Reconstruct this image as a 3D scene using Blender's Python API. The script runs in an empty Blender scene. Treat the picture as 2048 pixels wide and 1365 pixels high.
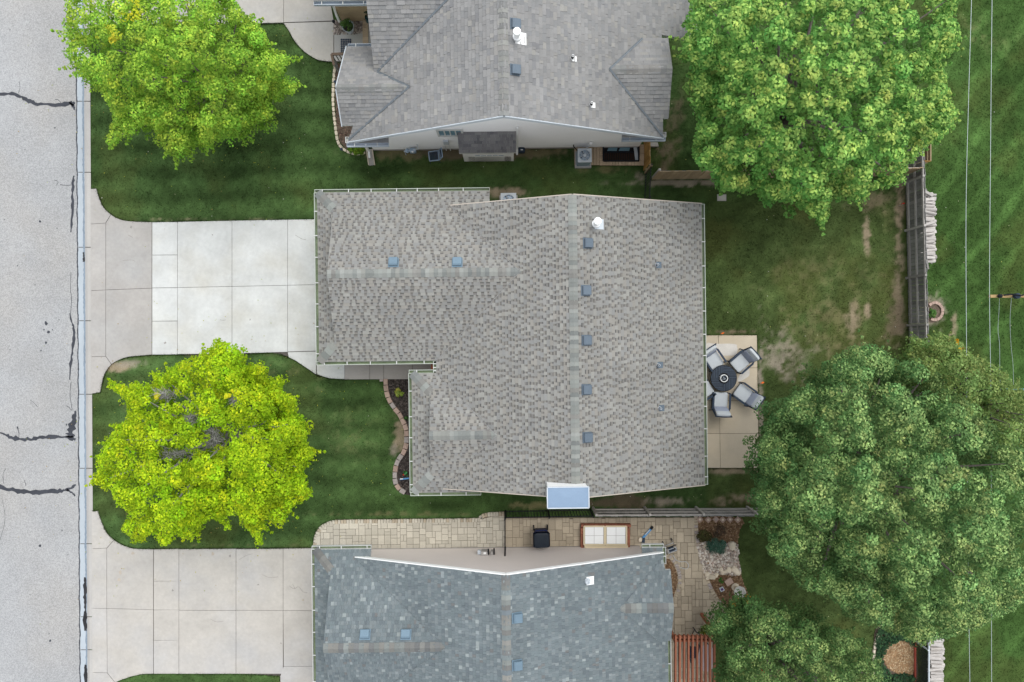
import bpy, math, random
import numpy as np
from mathutils import Vector, Matrix
random.seed(7)
rng = np.random.default_rng(7)

# ------------------------------------------------------------------ camera, sky, sun, exposure
S = 0.0185          # metres per photograph pixel at ground level
H = 27.0            # drone height
sc = bpy.context.scene
cd = bpy.data.cameras.new('drone_camera')
cd.sensor_width = 36.0
cd.lens = 36.0 * H / (2048 * S)
cd.clip_end = 2000.0
cam = bpy.data.objects.new('drone_camera', cd)
cam.location = (0, 0, H)
sc.collection.objects.link(cam)
sc.camera = cam

SUN_EL, SUN_AZ = math.radians(66), math.radians(36)     # azimuth clockwise from north (+Y)
wd = bpy.data.worlds.new('World'); sc.world = wd; wd.use_nodes = True
nt = wd.node_tree; nt.nodes.clear()
sky = nt.nodes.new('ShaderNodeTexSky'); sky.sky_type = 'NISHITA'; sky.sun_disc = False
sky.sun_elevation = SUN_EL; sky.sun_rotation = SUN_AZ
sky.dust_density = 0.8
hs = nt.nodes.new('ShaderNodeHueSaturation'); hs.inputs['Saturation'].default_value = 0.22
bg = nt.nodes.new('ShaderNodeBackground'); bg.inputs['Strength'].default_value = 0.15
wo = nt.nodes.new('ShaderNodeOutputWorld')
nt.links.new(sky.outputs[0], hs.inputs['Color']); nt.links.new(hs.outputs[0], bg.inputs['Color'])
nt.links.new(bg.outputs[0], wo.inputs['Surface'])
sl = bpy.data.lights.new('sun', 'SUN'); sl.energy = 1.05; sl.angle = math.radians(40); sl.color = (1.0, 0.985, 0.96)
so = bpy.data.objects.new('sun', sl); sc.collection.objects.link(so)
sd = Vector((math.sin(SUN_AZ) * math.cos(SUN_EL), math.cos(SUN_AZ) * math.cos(SUN_EL), math.sin(SUN_EL)))
so.rotation_euler = sd.to_track_quat('Z', 'Y').to_euler()
sc.view_settings.view_transform = 'Standard'
sc.view_settings.look = 'None'
sc.view_settings.gamma = 1.0
sc.view_settings.use_curve_mapping = False
sc.view_settings.exposure = 0.98

# ------------------------------------------------------------------ helpers
COL = sc.collection
ROOT = {}

def P(px, py, z=0.0):
    k = S * (H - z) / H
    return Vector(((px - 1024) * k, (682.5 - py) * k, z))

TH = 0.012
CT, ST = math.cos(TH), math.sin(TH)
def L(px, py, z):                      # photo point at height z -> lot-aligned plan coordinates
    w = P(px, py, z)
    return (w.x * CT + w.y * ST, -w.x * ST + w.y * CT)
def W(u, v, z):                        # lot-aligned -> world
    return Vector((u * CT - v * ST, u * ST + v * CT, z))

def setp(o, label=None, cat=None, group=None, kind=None):
    if label: o['label'] = label
    if cat: o['category'] = cat
    if group: o['group'] = group
    if kind: o['kind'] = kind
    return o

def empty(name, loc, label=None, cat=None, group=None, kind=None, rz=0.0, parent=None):
    o = bpy.data.objects.new(name, None)
    COL.objects.link(o)
    o.empty_display_size = 0.3
    loc = Vector(loc)
    if parent is not None:
        o.parent = parent; o.location = loc - ROOT[parent.name]
    else:
        o.location = loc
    o.rotation_euler = (0, 0, rz)
    ROOT[o.name] = loc
    return setp(o, label, cat, group, kind)

def mesh_from(name, V, F, mat, cols=None, smooth=False):
    me = bpy.data.meshes.new(name)
    me.from_pydata([tuple(v) for v in V], [], F)
    if mat is not None: me.materials.append(mat)
    if cols is not None:
        a = me.attributes.new('Col', 'FLOAT_COLOR', 'FACE')
        c = np.ones((len(F), 4), dtype=np.float32); c[:, :3] = np.asarray(cols, dtype=np.float32)
        a.data.foreach_set('color', c.ravel())
    if smooth:
        me.polygons.foreach_set('use_smooth', [True] * len(me.polygons))
    me.update()
    return me

def mk(name, mb, mat, parent=None, label=None, cat=None, group=None, kind=None, smooth=False, local=False, loc=None):
    V = mb.V
    if not local:
        if parent is not None: o0 = ROOT[parent.name]
        elif loc is not None: o0 = Vector(loc)
        else:
            A = np.array([tuple(v) for v in V])
            o0 = Vector((float(A[:, 0].mean()), float(A[:, 1].mean()), float(A[:, 2].min())))
        V = [Vector(v) - o0 for v in V]
    else:
        o0 = Vector(loc) if loc is not None else Vector((0, 0, 0))
    me = mesh_from(name, V, mb.F, mat, mb.C if len(mb.C) == len(mb.F) and mb.C else None, smooth)
    o = bpy.data.objects.new(name, me)
    COL.objects.link(o)
    if parent is not None:
        o.parent = parent
        ROOT[o.name] = ROOT.get(parent.name, Vector((0, 0, 0)))
    else:
        o.location = o0
        ROOT[o.name] = o0
    return setp(o, label, cat, group, kind)

def inst(name, me, parent, loc, rz=0.0, rot=None):      # shared mesh; loc in the parent's local space
    o = bpy.data.objects.new(name, me)
    COL.objects.link(o); o.parent = parent
    o.location = loc; o.rotation_euler = rot if rot is not None else (0, 0, rz)
    ROOT[o.name] = ROOT.get(parent.name, Vector((0, 0, 0)))
    return o

class MB:
    def __init__(s): s.V = []; s.F = []; s.C = []
    def add(s, V, F, c=None):
        n = len(s.V); s.V += [Vector(v) for v in V]
        for f in F:
            s.F.append([i + n for i in f])
            if c is not None: s.C.append(c)
        return s
    def box(s, c, d, rz=0.0, M=None, col=None):
        hx, hy, hz = d[0] / 2, d[1] / 2, d[2] / 2
        pts = [Vector((x, y, z)) for z in (-hz, hz) for x, y in ((-hx, -hy), (hx, -hy), (hx, hy), (-hx, hy))]
        R = M if M is not None else Matrix.Rotation(rz, 3, 'Z')
        c = Vector(c)
        return s.add([c + R @ p for p in pts],
                     [(0, 3, 2, 1), (4, 5, 6, 7), (0, 1, 5, 4), (1, 2, 6, 5), (2, 3, 7, 6), (3, 0, 4, 7)], col)
    def bar(s, a, b, w, h, col=None):               # bar from a to b, width w sideways, height h
        a = Vector(a); b = Vector(b); d = (b - a); ln = d.length
        if ln < 1e-6: return s
        x = d / ln
        up = Vector((0, 0, 1)) if abs(x.z) < 0.95 else Vector((0, 1, 0))
        y = up.cross(x).normalized(); z = x.cross(y)
        M = Matrix((x, y, z)).transposed()
        return s.box((a + b) / 2, (ln, w, h), M=M, col=col)
    def prism(s, pts, z0, z1, col=None):
        A = 0
        n = len(pts)
        for i in range(n):
            A += pts[i][0] * pts[(i + 1) % n][1] - pts[(i + 1) % n][0] * pts[i][1]
        if A < 0: pts = pts[::-1]
        V = [(p[0], p[1], z0) for p in pts] + [(p[0], p[1], z1) for p in pts]
        F = [tuple(range(n))[::-1], tuple(range(n, 2 * n))] + [(i, (i + 1) % n, n + (i + 1) % n, n + i) for i in range(n)]
        return s.add(V, F, col)
    def tube(s, pts, r, n=6, col=None, cap=True):
        pts = [Vector(p) for p in pts]
        if not hasattr(r, '__len__'): r = [r] * len(pts)
        V = []; F = []
        prev = None
        for i, p in enumerate(pts):
            t = (pts[min(i + 1, len(pts) - 1)] - pts[max(i - 1, 0)])
            t = t.normalized() if t.length > 1e-9 else Vector((0, 0, 1))
            ref = prev if prev is not None else (Vector((1, 0, 0)) if abs(t.x) < 0.8 else Vector((0, 1, 0)))
            y = t.cross(ref)
            if y.length < 1e-6: y = t.cross(Vector((0.3, 0.5, 0.7)))
            y.normalize(); x = y.cross(t); prev = x
            for k in range(n):
                a = 2 * math.pi * k / n
                V.append(p + (x * math.cos(a) + y * math.sin(a)) * r[i])
        for i in range(len(pts) - 1):
            for k in range(n):
                F.append((i * n + k, i * n + (k + 1) % n, (i + 1) * n + (k + 1) % n, (i + 1) * n + k))
        if cap:
            F.append(tuple(range(n))[::-1]); F.append(tuple(range((len(pts) - 1) * n, len(pts) * n)))
        return s.add(V, F, col)
    def lathe(s, c, prof, n=20, col=None):
        c = Vector(c); V = []; F = []
        for r, z in prof:
            for k in range(n):
                a = 2 * math.pi * k / n
                V.append(c + Vector((r * math.cos(a), r * math.sin(a), z)))
        for i in range(len(prof) - 1):
            for k in range(n):
                F.append((i * n + k, i * n + (k + 1) % n, (i + 1) * n + (k + 1) % n, (i + 1) * n + k))
        F.append(tuple(range(n))[::-1]); F.append(tuple(range((len(prof) - 1) * n, len(prof) * n)))
        return s.add(V, F, col)
    def sq(s, c, h, e=0.35, nu=16, nv=10, M=None, col=None, jit=0.0):   # superquadric: cushions, stones, moulded shells
        c = Vector(c); V = []; F = []
        def sp(a, k): return math.copysign(abs(a) ** k, a)
        for j in range(nv + 1):
            ph = -math.pi / 2 + math.pi * j / nv
            for i in range(nu):
                th = 2 * math.pi * i / nu
                p = Vector((h[0] * sp(math.cos(ph), e) * sp(math.cos(th), e), h[1] * sp(math.cos(ph), e) * sp(math.sin(th), e), h[2] * sp(math.sin(ph), e)))
                if jit: p = p * (1 + random.uniform(-jit, jit))
                V.append(c + (M @ p if M is not None else p))
        for j in range(nv):
            for i in range(nu):
                F.append((j * nu + i, j * nu + (i + 1) % nu, (j + 1) * nu + (i + 1) % nu, (j + 1) * nu + i))
        return s.add(V, F, col)

def clip_rect(poly, x0, y0, x1, y1):
    def cl(pts, ax, val, keep_less):
        out = []
        n = len(pts)
        for i in range(n):
            a = pts[i]; b = pts[(i + 1) % n]
            ia = (a[ax] <= val) if keep_less else (a[ax] >= val)
            ib = (b[ax] <= val) if keep_less else (b[ax] >= val)
            if ia: out.append(a)
            if ia != ib:
                t = (val - a[ax]) / (b[ax] - a[ax])
                out.append((a[0] + t * (b[0] - a[0]), a[1] + t * (b[1] - a[1])))
        return out
    p = poly
    for ax, val, kl in ((0, x0, False), (0, x1, True), (1, y0, False), (1, y1, True)):
        p = cl(p, ax, val, kl)
        if len(p) < 3: return []
    q = []
    for a in p:
        if not q or abs(a[0] - q[-1][0]) + abs(a[1] - q[-1][1]) > 1e-5: q.append(a)
    if len(q) > 2 and abs(q[0][0] - q[-1][0]) + abs(q[0][1] - q[-1][1]) < 1e-5: q.pop()
    return q if len(q) > 2 else []

def area(p):
    return abs(sum(p[i][0] * p[(i + 1) % len(p)][1] - p[(i + 1) % len(p)][0] * p[i][1] for i in range(len(p)))) / 2

def inpoly(X, Y, poly):
    r = np.zeros(X.shape, bool)
    n = len(poly)
    for i in range(n):
        x0, y0 = poly[i][0], poly[i][1]; x1, y1 = poly[(i + 1) % n][0], poly[(i + 1) % n][1]
        if y0 == y1: continue
        c = ((y0 > Y) != (y1 > Y)) & (X < (x1 - x0) * (Y - y0) / (y1 - y0) + x0)
        r ^= c
    return r

def smooth(pts, n=6, closed=False):
    pts = [np.array(p, float) for p in pts]; out = []
    N = len(pts)
    for i in range(N if closed else N - 1):
        g = lambda k: pts[k % N] if closed else pts[max(0, min(N - 1, k))]
        p0, p1, p2, p3 = g(i - 1), g(i), g(i + 1), g(i + 2)
        for k in range(n):
            t = k / n
            out.append(tuple(0.5 * ((2 * p1) + (-p0 + p2) * t + (2 * p0 - 5 * p1 + 4 * p2 - p3) * t * t + (-p0 + 3 * p1 - 3 * p2 + p3) * t ** 3)))
    if not closed: out.append(tuple(pts[-1]))
    return out

_ng = {}
def vnoise(X, Y, sc_, seed=0, octv=3):         # value noise 0..1
    out = np.zeros_like(X, float); amp = 1.0; tot = 0
    for o in range(octv):
        k = (seed, o)
        if k not in _ng: _ng[k] = np.random.default_rng(seed * 31 + o).random((256, 256))
        g = _ng[k]
        x = X / sc_ * 2 ** o + 57.3; y = Y / sc_ * 2 ** o + 91.7
        xi = np.floor(x).astype(int); yi = np.floor(y).astype(int)
        fx = x - xi; fy = y - yi
        fx = fx * fx * (3 - 2 * fx); fy = fy * fy * (3 - 2 * fy)
        a = g[xi % 256, yi % 256]; b = g[(xi + 1) % 256, yi % 256]; c = g[xi % 256, (yi + 1) % 256]; d = g[(xi + 1) % 256, (yi + 1) % 256]
        out += amp * ((a * (1 - fx) + b * fx) * (1 - fy) + (c * (1 - fx) + d * fx) * fy)
        tot += amp; amp *= 0.5
    return out / tot

# ------------------------------------------------------------------ materials
MATS = {}
def M(name, col=(0.5, 0.5, 0.5), k1=0.0, s1=1.0, k2=0.0, s2=40.0, rough=0.85, bump=0.0, bs=60.0, attr=False, rnd=0.0,
      metal=0.0, spec=0.12, trans=0.0, stretch=None, tint=None):
    m = bpy.data.materials.new(name); m.use_nodes = True
    t = m.node_tree; N = t.nodes; N.clear()
    out = N.new('ShaderNodeOutputMaterial'); b = N.new('ShaderNodeBsdfPrincipled')
    b.inputs['Roughness'].default_value = rough; b.inputs['Metallic'].default_value = metal
    b.inputs['Specular IOR Level'].default_value = spec
    geo = N.new('ShaderNodeNewGeometry'); src = geo.outputs['Position']
    if stretch is not None:
        mp = N.new('ShaderNodeMapping'); mp.inputs['Scale'].default_value = stretch
        t.links.new(src, mp.inputs['Vector']); src = mp.outputs[0]
    if attr:
        a = N.new('ShaderNodeAttribute'); a.attribute_name = 'Col'; cur = a.outputs['Color']
    else:
        r = N.new('ShaderNodeRGB'); r.outputs[0].default_value = (*col, 1); cur = r.outputs[0]
    def mul(cur, fac):
        v = N.new('ShaderNodeVectorMath'); v.operation = 'SCALE'
        t.links.new(cur, v.inputs[0]); t.links.new(fac, v.inputs['Scale']); return v.outputs[0]
    for kk, ss, dt in ((k1, s1, 4.0), (k2, s2, 3.0)):
        if kk > 0:
            n = N.new('ShaderNodeTexNoise'); n.inputs['Scale'].default_value = ss; n.inputs['Detail'].default_value = dt
            n.inputs['Roughness'].default_value = 0.62
            t.links.new(src, n.inputs['Vector'])
            mr = N.new('ShaderNodeMapRange'); mr.inputs['From Min'].default_value = 0.25; mr.inputs['From Max'].default_value = 0.75
            mr.inputs['To Min'].default_value = 1 - kk; mr.inputs['To Max'].default_value = 1 + kk
            t.links.new(n.outputs[0], mr.inputs['Value']); cur = mul(cur, mr.outputs[0])
            if tint is not None and kk == k1:
                n2 = N.new('ShaderNodeTexNoise'); n2.inputs['Scale'].default_value = ss * 0.55; n2.inputs['Detail'].default_value = 5
                t.links.new(src, n2.inputs['Vector'])
                mr2 = N.new('ShaderNodeMapRange'); mr2.inputs['From Min'].default_value = 0.45; mr2.inputs['From Max'].default_value = 0.7
                t.links.new(n2.outputs[0], mr2.inputs['Value'])
                mx = N.new('ShaderNodeMix'); mx.data_type = 'RGBA'
                t.links.new(mr2.outputs[0], mx.inputs['Factor']); t.links.new(cur, mx.inputs[6])
                mm = N.new('ShaderNodeMix'); mm.data_type = 'RGBA'; mm.blend_type = 'MULTIPLY'; mm.inputs['Factor'].default_value = 1
                t.links.new(cur, mm.inputs[6]); mm.inputs[7].default_value = (*tint, 1)
                t.links.new(mm.outputs[2], mx.inputs[7]); cur = mx.outputs[2]
    if rnd > 0:
        oi = N.new('ShaderNodeObjectInfo'); mr = N.new('ShaderNodeMapRange')
        mr.inputs['To Min'].default_value = 1 - rnd; mr.inputs['To Max'].default_value = 1 + rnd
        t.links.new(oi.outputs['Random'], mr.inputs['Value']); cur = mul(cur, mr.outputs[0])
    t.links.new(cur, b.inputs['Base Color'])
    if bump > 0:
        n = N.new('ShaderNodeTexNoise'); n.inputs['Scale'].default_value = bs; n.inputs['Detail'].default_value = 4
        t.links.new(src, n.inputs['Vector'])
        bp = N.new('ShaderNodeBump'); bp.inputs['Strength'].default_value = bump; bp.inputs['Distance'].default_value = 0.02
        t.links.new(n.outputs[0], bp.inputs['Height']); t.links.new(bp.outputs[0], b.inputs['Normal'])
    sh = b.outputs[0]
    if trans > 0:
        tr = N.new('ShaderNodeBsdfTranslucent'); t.links.new(cur, tr.inputs['Color'])
        ms = N.new('ShaderNodeMixShader'); ms.inputs[0].default_value = trans
        t.links.new(sh, ms.inputs[1]); t.links.new(tr.outputs[0], ms.inputs[2]); sh = ms.outputs[0]
    t.links.new(sh, out.inputs['Surface'])
    MATS[name] = m
    return m

m_asphalt = M('asphalt', (0.325, 0.327, 0.325), 0.10, 0.45, 0.32, 26.0, rough=0.95, bump=0.4, bs=50, tint=(1.03, 0.99, 0.94))
m_tar = M('tar', (0.05, 0.053, 0.062), 0.25, 3, 0.2, 40, rough=0.6)
m_newconc = M('new_concrete', (0.53, 0.535, 0.515), 0.11, 1.1, 0.06, 9, rough=0.9, rnd=0.025, tint=(0.90, 0.87, 0.82))
m_oldconc = M('old_concrete', (0.37, 0.35, 0.325), 0.10, 0.9, 0.07, 9, rough=0.9, rnd=0.03, tint=(0.97, 1.0, 1.03))
m_midconc = M('weathered_concrete', (0.42, 0.395, 0.355), 0.10, 1.0, 0.07, 9, rough=0.9, rnd=0.04, tint=(0.95, 0.98, 1.04))
m_patio = M('patio_concrete', (0.50, 0.43, 0.325), 0.08, 1.3, 0.06, 35, rough=0.9, rnd=0.03, tint=(1.06, 1.04, 1.0))
m_walk = M('entry_concrete', (0.36, 0.335, 0.31), 0.06, 1.0, 0.05, 30, rough=0.9, rnd=0.03)
m_joint = M('joint_filler', (0.10, 0.09, 0.08), 0.2, 5, rough=0.95)
m_pan = M('gutter_concrete', (0.38, 0.42, 0.45), 0.10, 0.7, 0.06, 25, rough=0.9, stretch=(2.5, 0.5, 1), rnd=0.02)
m_kerb = M('kerb_concrete', (0.40, 0.385, 0.36), 0.08, 0.8, 0.06, 25, rough=0.9, rnd=0.02)
m_damp = M('damp_concrete', (0.20, 0.245, 0.29), 0.15, 3, 0.2, 30, rough=0.7)
m_wet = M('wet_sediment', (0.03, 0.03, 0.032), 0.4, 6, 0.3, 30, rough=0.35)
m_lawn = M('lawn_grass', attr=True, k1=0.16, s1=2.2, k2=0.26, s2=30, rough=0.95, bump=0.3, bs=30, spec=0.03)
m_blade = M('grass_blades', attr=True, rough=0.8, trans=0.25, spec=0.04)
m_ground = M('far_ground', (0.05, 0.085, 0.028), 0.2, 0.4, 0.3, 10, rough=0.95)
m_soil = M('soil', (0.13, 0.10, 0.075), 0.25, 1.5, 0.35, 18, rough=0.98, bump=0.8, bs=25)
m_mulch = M('brown_mulch', (0.17, 0.105, 0.06), 0.25, 2.0, 0.45, 22, rough=0.95, bump=0.9, bs=30)
m_dmulch = M('dark_mulch', (0.055, 0.045, 0.04), 0.25, 2.0, 0.45, 22, rough=0.95, bump=0.9, bs=30)
m_chip = M('mulch_chips', attr=True, rough=0.9)
m_rockbed = M('rock_bed', (0.35, 0.30, 0.26), 0.2, 4, 0.4, 20, rough=0.9)
m_stone = M('pale_stone', (0.62, 0.54, 0.42), 0.10, 4, 0.12, 25, rough=0.9, rnd=0.12, bump=0.4, bs=30)
m_edgepink = M('edging_block', (0.40, 0.29, 0.235), 0.10, 5, 0.15, 30, rough=0.9, rnd=0.14, bump=0.3)
m_edgegrey = M('edging_block_grey', (0.37, 0.325, 0.30), 0.10, 5, 0.15, 30, rough=0.9, rnd=0.10, bump=0.3)
m_brick = M('red_brick', (0.30, 0.12, 0.075), 0.12, 5, 0.15, 40, rough=0.9, rnd=0.18)
m_shingle = M('shingle_granules', attr=True, k1=0.10, s1=0.7, k2=0.10, s2=55, rough=0.95, spec=0.05)
m_trim = M('white_trim', (0.52, 0.525, 0.50), 0.03, 2, rough=0.5)
m_gut = M('gutter_enamel', (0.43, 0.465, 0.40), 0.06, 1.2, rough=0.45)
m_gutb = M('gutter_enamel_blue', (0.42, 0.47, 0.52), 0.08, 1.2, rough=0.4)
m_silt = M('gutter_silt', (0.16, 0.20, 0.12), 0.35, 2.5, 0.2, 30, rough=0.9)
m_siding = M('white_siding', (0.87, 0.865, 0.85), 0.025, 0.8, 0.02, 20, rough=0.6)
m_sidbeige = M('beige_siding', (0.66, 0.60, 0.56), 0.03, 0.8, 0.02, 20, rough=0.6)
m_sidtan = M('tan_siding', (0.50, 0.44, 0.37), 0.03, 0.8, rough=0.65)
m_found = M('foundation', (0.36, 0.34, 0.32), 0.1, 2, rough=0.95)
m_vent = M('vent_metal', (0.115, 0.145, 0.175), 0.05, 5, rough=0.45, metal=0.2, rnd=0.06)
m_ventb = M('vent_metal_blue', (0.15, 0.215, 0.265), 0.05, 5, rough=0.45, metal=0.2, rnd=0.05)
m_valley = M('valley_metal', (0.17, 0.19, 0.205), 0.06, 3, rough=0.4, metal=0.3)
m_crease = M('valley_crease', (0.27, 0.265, 0.255), 0.12, 4, 0.15, 40, rough=0.95)
m_crease_blue = M('valley_crease_blue', (0.175, 0.205, 0.215), 0.12, 4, 0.15, 40, rough=0.95)
m_chase = M('chase_cap_metal', (0.205, 0.28, 0.375), 0.06, 2.0, 0.04, 25, rough=0.4, metal=0.15)
m_white = M('white_plastic', (0.82, 0.82, 0.80), rough=0.45)
m_black = M('black_metal', (0.015, 0.016, 0.02), rough=0.5)
m_rubber = M('black_rubber', (0.02, 0.021, 0.024), rough=0.8)
m_navy = M('navy_plastic', (0.012, 0.02, 0.075), rough=0.45)
m_lid = M('dark_lid_plastic', (0.02, 0.026, 0.035), 0.1, 8, rough=0.4)
m_dmet = M('dark_blue_metal', (0.035, 0.05, 0.075), 0.1, 6, rough=0.5)
m_cush = M('grey_cushion', (0.50, 0.53, 0.545), 0.04, 6, 0.05, 120, rough=0.95)
m_cush2 = M('slate_cushion', (0.30, 0.33, 0.40), 0.04, 6, 0.05, 120, rough=0.95)
m_slat = M('table_slat', (0.05, 0.065, 0.088), 0.15, 6, rough=0.5, rnd=0.15)
m_bluemet = M('grey_blue_metal', (0.30, 0.38, 0.47), 0.08, 6, rough=0.45, metal=0.2)
m_lgrey = M('light_grey_metal', (0.50, 0.54, 0.57), 0.05, 6, rough=0.45)
m_silver = M('silver_metal', (0.60, 0.62, 0.65), rough=0.3, metal=0.8)
m_brightblue = M('bright_blue_paint', (0.10, 0.28, 0.52), rough=0.4)
m_glass = M('dark_glass', (0.03, 0.04, 0.05), rough=0.08, spec=0.6)
m_glassb = M('sky_glass', (0.16, 0.28, 0.34), rough=0.08, spec=0.6)
m_wood_grey = M('weathered_wood', (0.36, 0.34, 0.315), 0.14, 3, 0.2, 30, rough=0.9, rnd=0.22, stretch=(6, 1, 1))
m_wood_dark = M('old_picket_wood', (0.22, 0.215, 0.205), 0.16, 3, 0.2, 30, rough=0.9, rnd=0.28)
m_wood_tan = M('tan_wood', (0.36, 0.27, 0.17), 0.14, 3, 0.15, 30, rough=0.85, rnd=0.14)
m_wood_gold = M('stained_wood', (0.32, 0.185, 0.06), 0.15, 3, 0.2, 30, rough=0.8, rnd=0.14)
m_deck = M('deck_wood', (0.47, 0.36, 0.25), 0.10, 4, 0.12, 30, rough=0.85, rnd=0.12)
m_pergola = M('redwood_stain', (0.34, 0.13, 0.075), 0.12, 3, 0.15, 30, rough=0.75, rnd=0.10)
m_pole = M('pole_wood', (0.36, 0.25, 0.12), 0.15, 3, rough=0.9)
m_wire = M('wire', (0.42, 0.47, 0.47), rough=0.4, metal=0.3)
m_bark = M('bark', (0.16, 0.135, 0.12), 0.2, 6, 0.2, 30, rough=0.95)
m_log = M('split_log', (0.46, 0.43, 0.40), 0.18, 5, 0.2, 30, rough=0.9, rnd=0.16, stretch=(1, 4, 4))
m_leaf = M('leaves', attr=True, rough=0.6, spec=0.10, trans=0.32)
m_flower = M('petals', attr=True, rough=0.7)
m_paverA = M('tan_paver', (0.49, 0.45, 0.37), 0.06, 2, 0.10, 35, rough=0.9, rnd=0.11)
m_paverB = M('brown_paver', (0.42, 0.355, 0.265), 0.08, 2, 0.10, 35, rough=0.9, rnd=0.15)
m_sand = M('paver_sand', (0.16, 0.13, 0.095), 0.2, 6, rough=0.98)
m_red = M('red_paint', (0.45, 0.03, 0.02), rough=0.6)
m_orange = M('orange_plastic', (0.75, 0.16, 0.03), rough=0.6)
m_pane = M('white_polycarbonate', (0.80, 0.81, 0.80), 0.02, 3, rough=0.35)
m_cream = M('cream_frame', (0.62, 0.53, 0.36), 0.05, 4, rough=0.6)
m_door = M('red_brown_door', (0.22, 0.05, 0.02), 0.1, 4, rough=0.5)
# ------------------------------------------------------------------ ground
NOGRASS = []        # photo-pixel outlines on the ground that carry no grass

def sstep(x, a, b):
    t = np.clip((x - a) / (b - a), 0, 1); return t * t * (3 - 2 * t)

TAN = np.array((0.27, 0.215, 0.145)); GREYTAN = np.array((0.25, 0.215, 0.165)); BROWN = np.array((0.15, 0.118, 0.078)); STRAW = np.array((0.155, 0.14, 0.068))
PATCH = [  # cx, cy, rx, ry, strength, colour : worn spots of the yards
    (1733, 472, 8, 30, 1.5, TAN), (1736, 616, 7, 17, 1.4, TAN), (1704, 640, 15, 34, 1.1, TAN), (1552, 690, 36, 55, 0.85, GREYTAN),
    (1590, 745, 36, 28, 0.7, GREYTAN), (1560, 640, 40, 22, 0.6, STRAW), (1640, 650, 110, 60, 0.6, STRAW), (1620, 700, 50, 22, 0.5, GREYTAN), (1798, 570, 11, 150, 0.85, TAN), (1800, 420, 10, 70, 1.0, TAN),
    (1790, 650, 22, 60, 0.8, BROWN), (1700, 700, 60, 30, 0.7, STRAW), (1775, 480, 26, 110, 0.45, STRAW), (1750, 400, 70, 25, 0.7, BROWN),
    (232, 735, 26, 9, 1.3, TAN), (260, 725, 30, 10, 0.8, GREYTAN), (800, 868, 13, 36, 1.6, TAN), (790, 905, 10, 16, 1.0, GREYTAN),
    (950, 306, 210, 12, 1.25, BROWN), (790, 312, 40, 14, 0.9, STRAW), (1090, 306, 60, 9, 0.8, STRAW), (1215, 340, 60, 8, 0.8, STRAW),
    (1360, 366, 110, 6, 1.5, GREYTAN), (1282, 352, 10, 12, 1.3, GREYTAN), (1015, 386, 40, 10, 1.2, TAN), (1350, 245, 24, 70, 0.7, BROWN), (1325, 320, 18, 30, 0.9, BROWN),
    (1240, 1003, 70, 12, 1.6, BROWN * 0.7), (1330, 1003, 40, 9, 1.3, GREYTAN), (1460, 1000, 60, 12, 0.9, TAN), (1060, 1012, 40, 8, 1.0, STRAW),
    (1465, 943, 60, 6, 1.0, TAN), (1520, 800, 7, 150, 1.1, GREYTAN), (1465, 664, 60, 5, 1.0, BROWN), (1868, 622, 30, 32, 1.4, GREYTAN), (1905, 660, 10, 40, 0.8, TAN),
    (290, 800, 60, 60, 0.35, STRAW), (640, 760, 40, 50, 0.4, STRAW), (700, 870, 90, 70, 0.38, STRAW), (560, 740, 60, 20, 0.45, STRAW), (1990, 80, 60, 60, 0.35, STRAW),
    (1925, 60, 60, 40, 0.45, STRAW), (1640, 560, 160, 80, 0.45, STRAW), (1440, 430, 60, 30, -0.3, STRAW),
    (1600, 1350, 60, 60, 0.6, BROWN), (780, 1028, 180, 4, 0.7, STRAW), (450, 1092, 200, 3, 0.6, STRAW), (420, 440, 200, 4, 0.5, TAN), (420, 710, 150, 4, 0.6, BROWN)]

def lawncol(px, py):
    px = np.asarray(px, float); py = np.asarray(py, float)
    n1 = vnoise(px, py, 70, 1, 4); n2 = vnoise(px, py, 14, 2, 3); n3 = vnoise(px, py, 240, 3, 2)
    g = np.stack([0.042 + 0 * px, 0.082 + 0 * px, 0.027 + 0 * px], -1)
    east = sstep(px, 1835, 1850)
    g = g * (1 - east[..., None]) + np.array((0.036, 0.078, 0.021)) * east[..., None]
    back = sstep(px, 1405, 1420) * (1 - east) * sstep(py, 370, 420)
    g = g * (1 - 0.8 * back[..., None]) + np.array((0.055, 0.084, 0.028)) * 0.8 * back[..., None]
    # mower passes: level in the front lawns, slanting behind the fence and in the back yard
    wob = (n1 - 0.5) * 30
    front = sstep(-px, -1000, -900)
    st = np.sin((py + 0.02 * px + wob) * 2 * math.pi / 52.0) * 0.22 * front
    sl_ = np.sin((px * 0.80 + py * 0.60 + wob * 0.8) * 2 * math.pi / 66.0)
    st = st + np.where(sl_ > 0.45, (sl_ - 0.45) * 0.85, 0) * east + sl_ * 0.10 * back
    n4 = vnoise(px, py, 7, 6, 2)
    val = (0.60 + 0.8 * n1) * (0.68 + 0.64 * n2) * (0.80 + 0.40 * n3) * (0.82 + 0.36 * n4) * (1 + st)
    g = g * val[..., None]
    yel = sstep(vnoise(px, py, 90, 9, 4), 0.48, 0.72) * (0.30 + 0.20 * back)
    g = g * (1 - yel[..., None]) + np.array((0.07, 0.083, 0.026)) * yel[..., None]
    g = g * np.array((1.22, 1.12, 1.05))
    bare = np.zeros_like(px)
    rag = (vnoise(px, py, 26, 5, 4) - 0.5) * 1.6 + (n2 - 0.5) * 1.0 + (n4 - 0.5) * 1.2
    for cx, cy, rx, ry, s, c in PATCH:
        d = ((px - cx) / rx) ** 2 + ((py - cy) / ry) ** 2
        f = s * np.exp(-d * 0.9)
        f = np.clip(sstep(f + rag * np.minimum(1, f * 2.2) * 0.9, 0.2, 1.05), 0, 1) * min(0.92, abs(s))
        if s < 0: continue
        g = g * (1 - f[..., None]) + (np.asarray(c) * (0.8 + 0.4 * n2[..., None])) * f[..., None]
        bare = np.maximum(bare, f)
    return g, bare

def G2(pts): return [(P(x, y).x, P(x, y).y) for x, y in pts]

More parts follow.
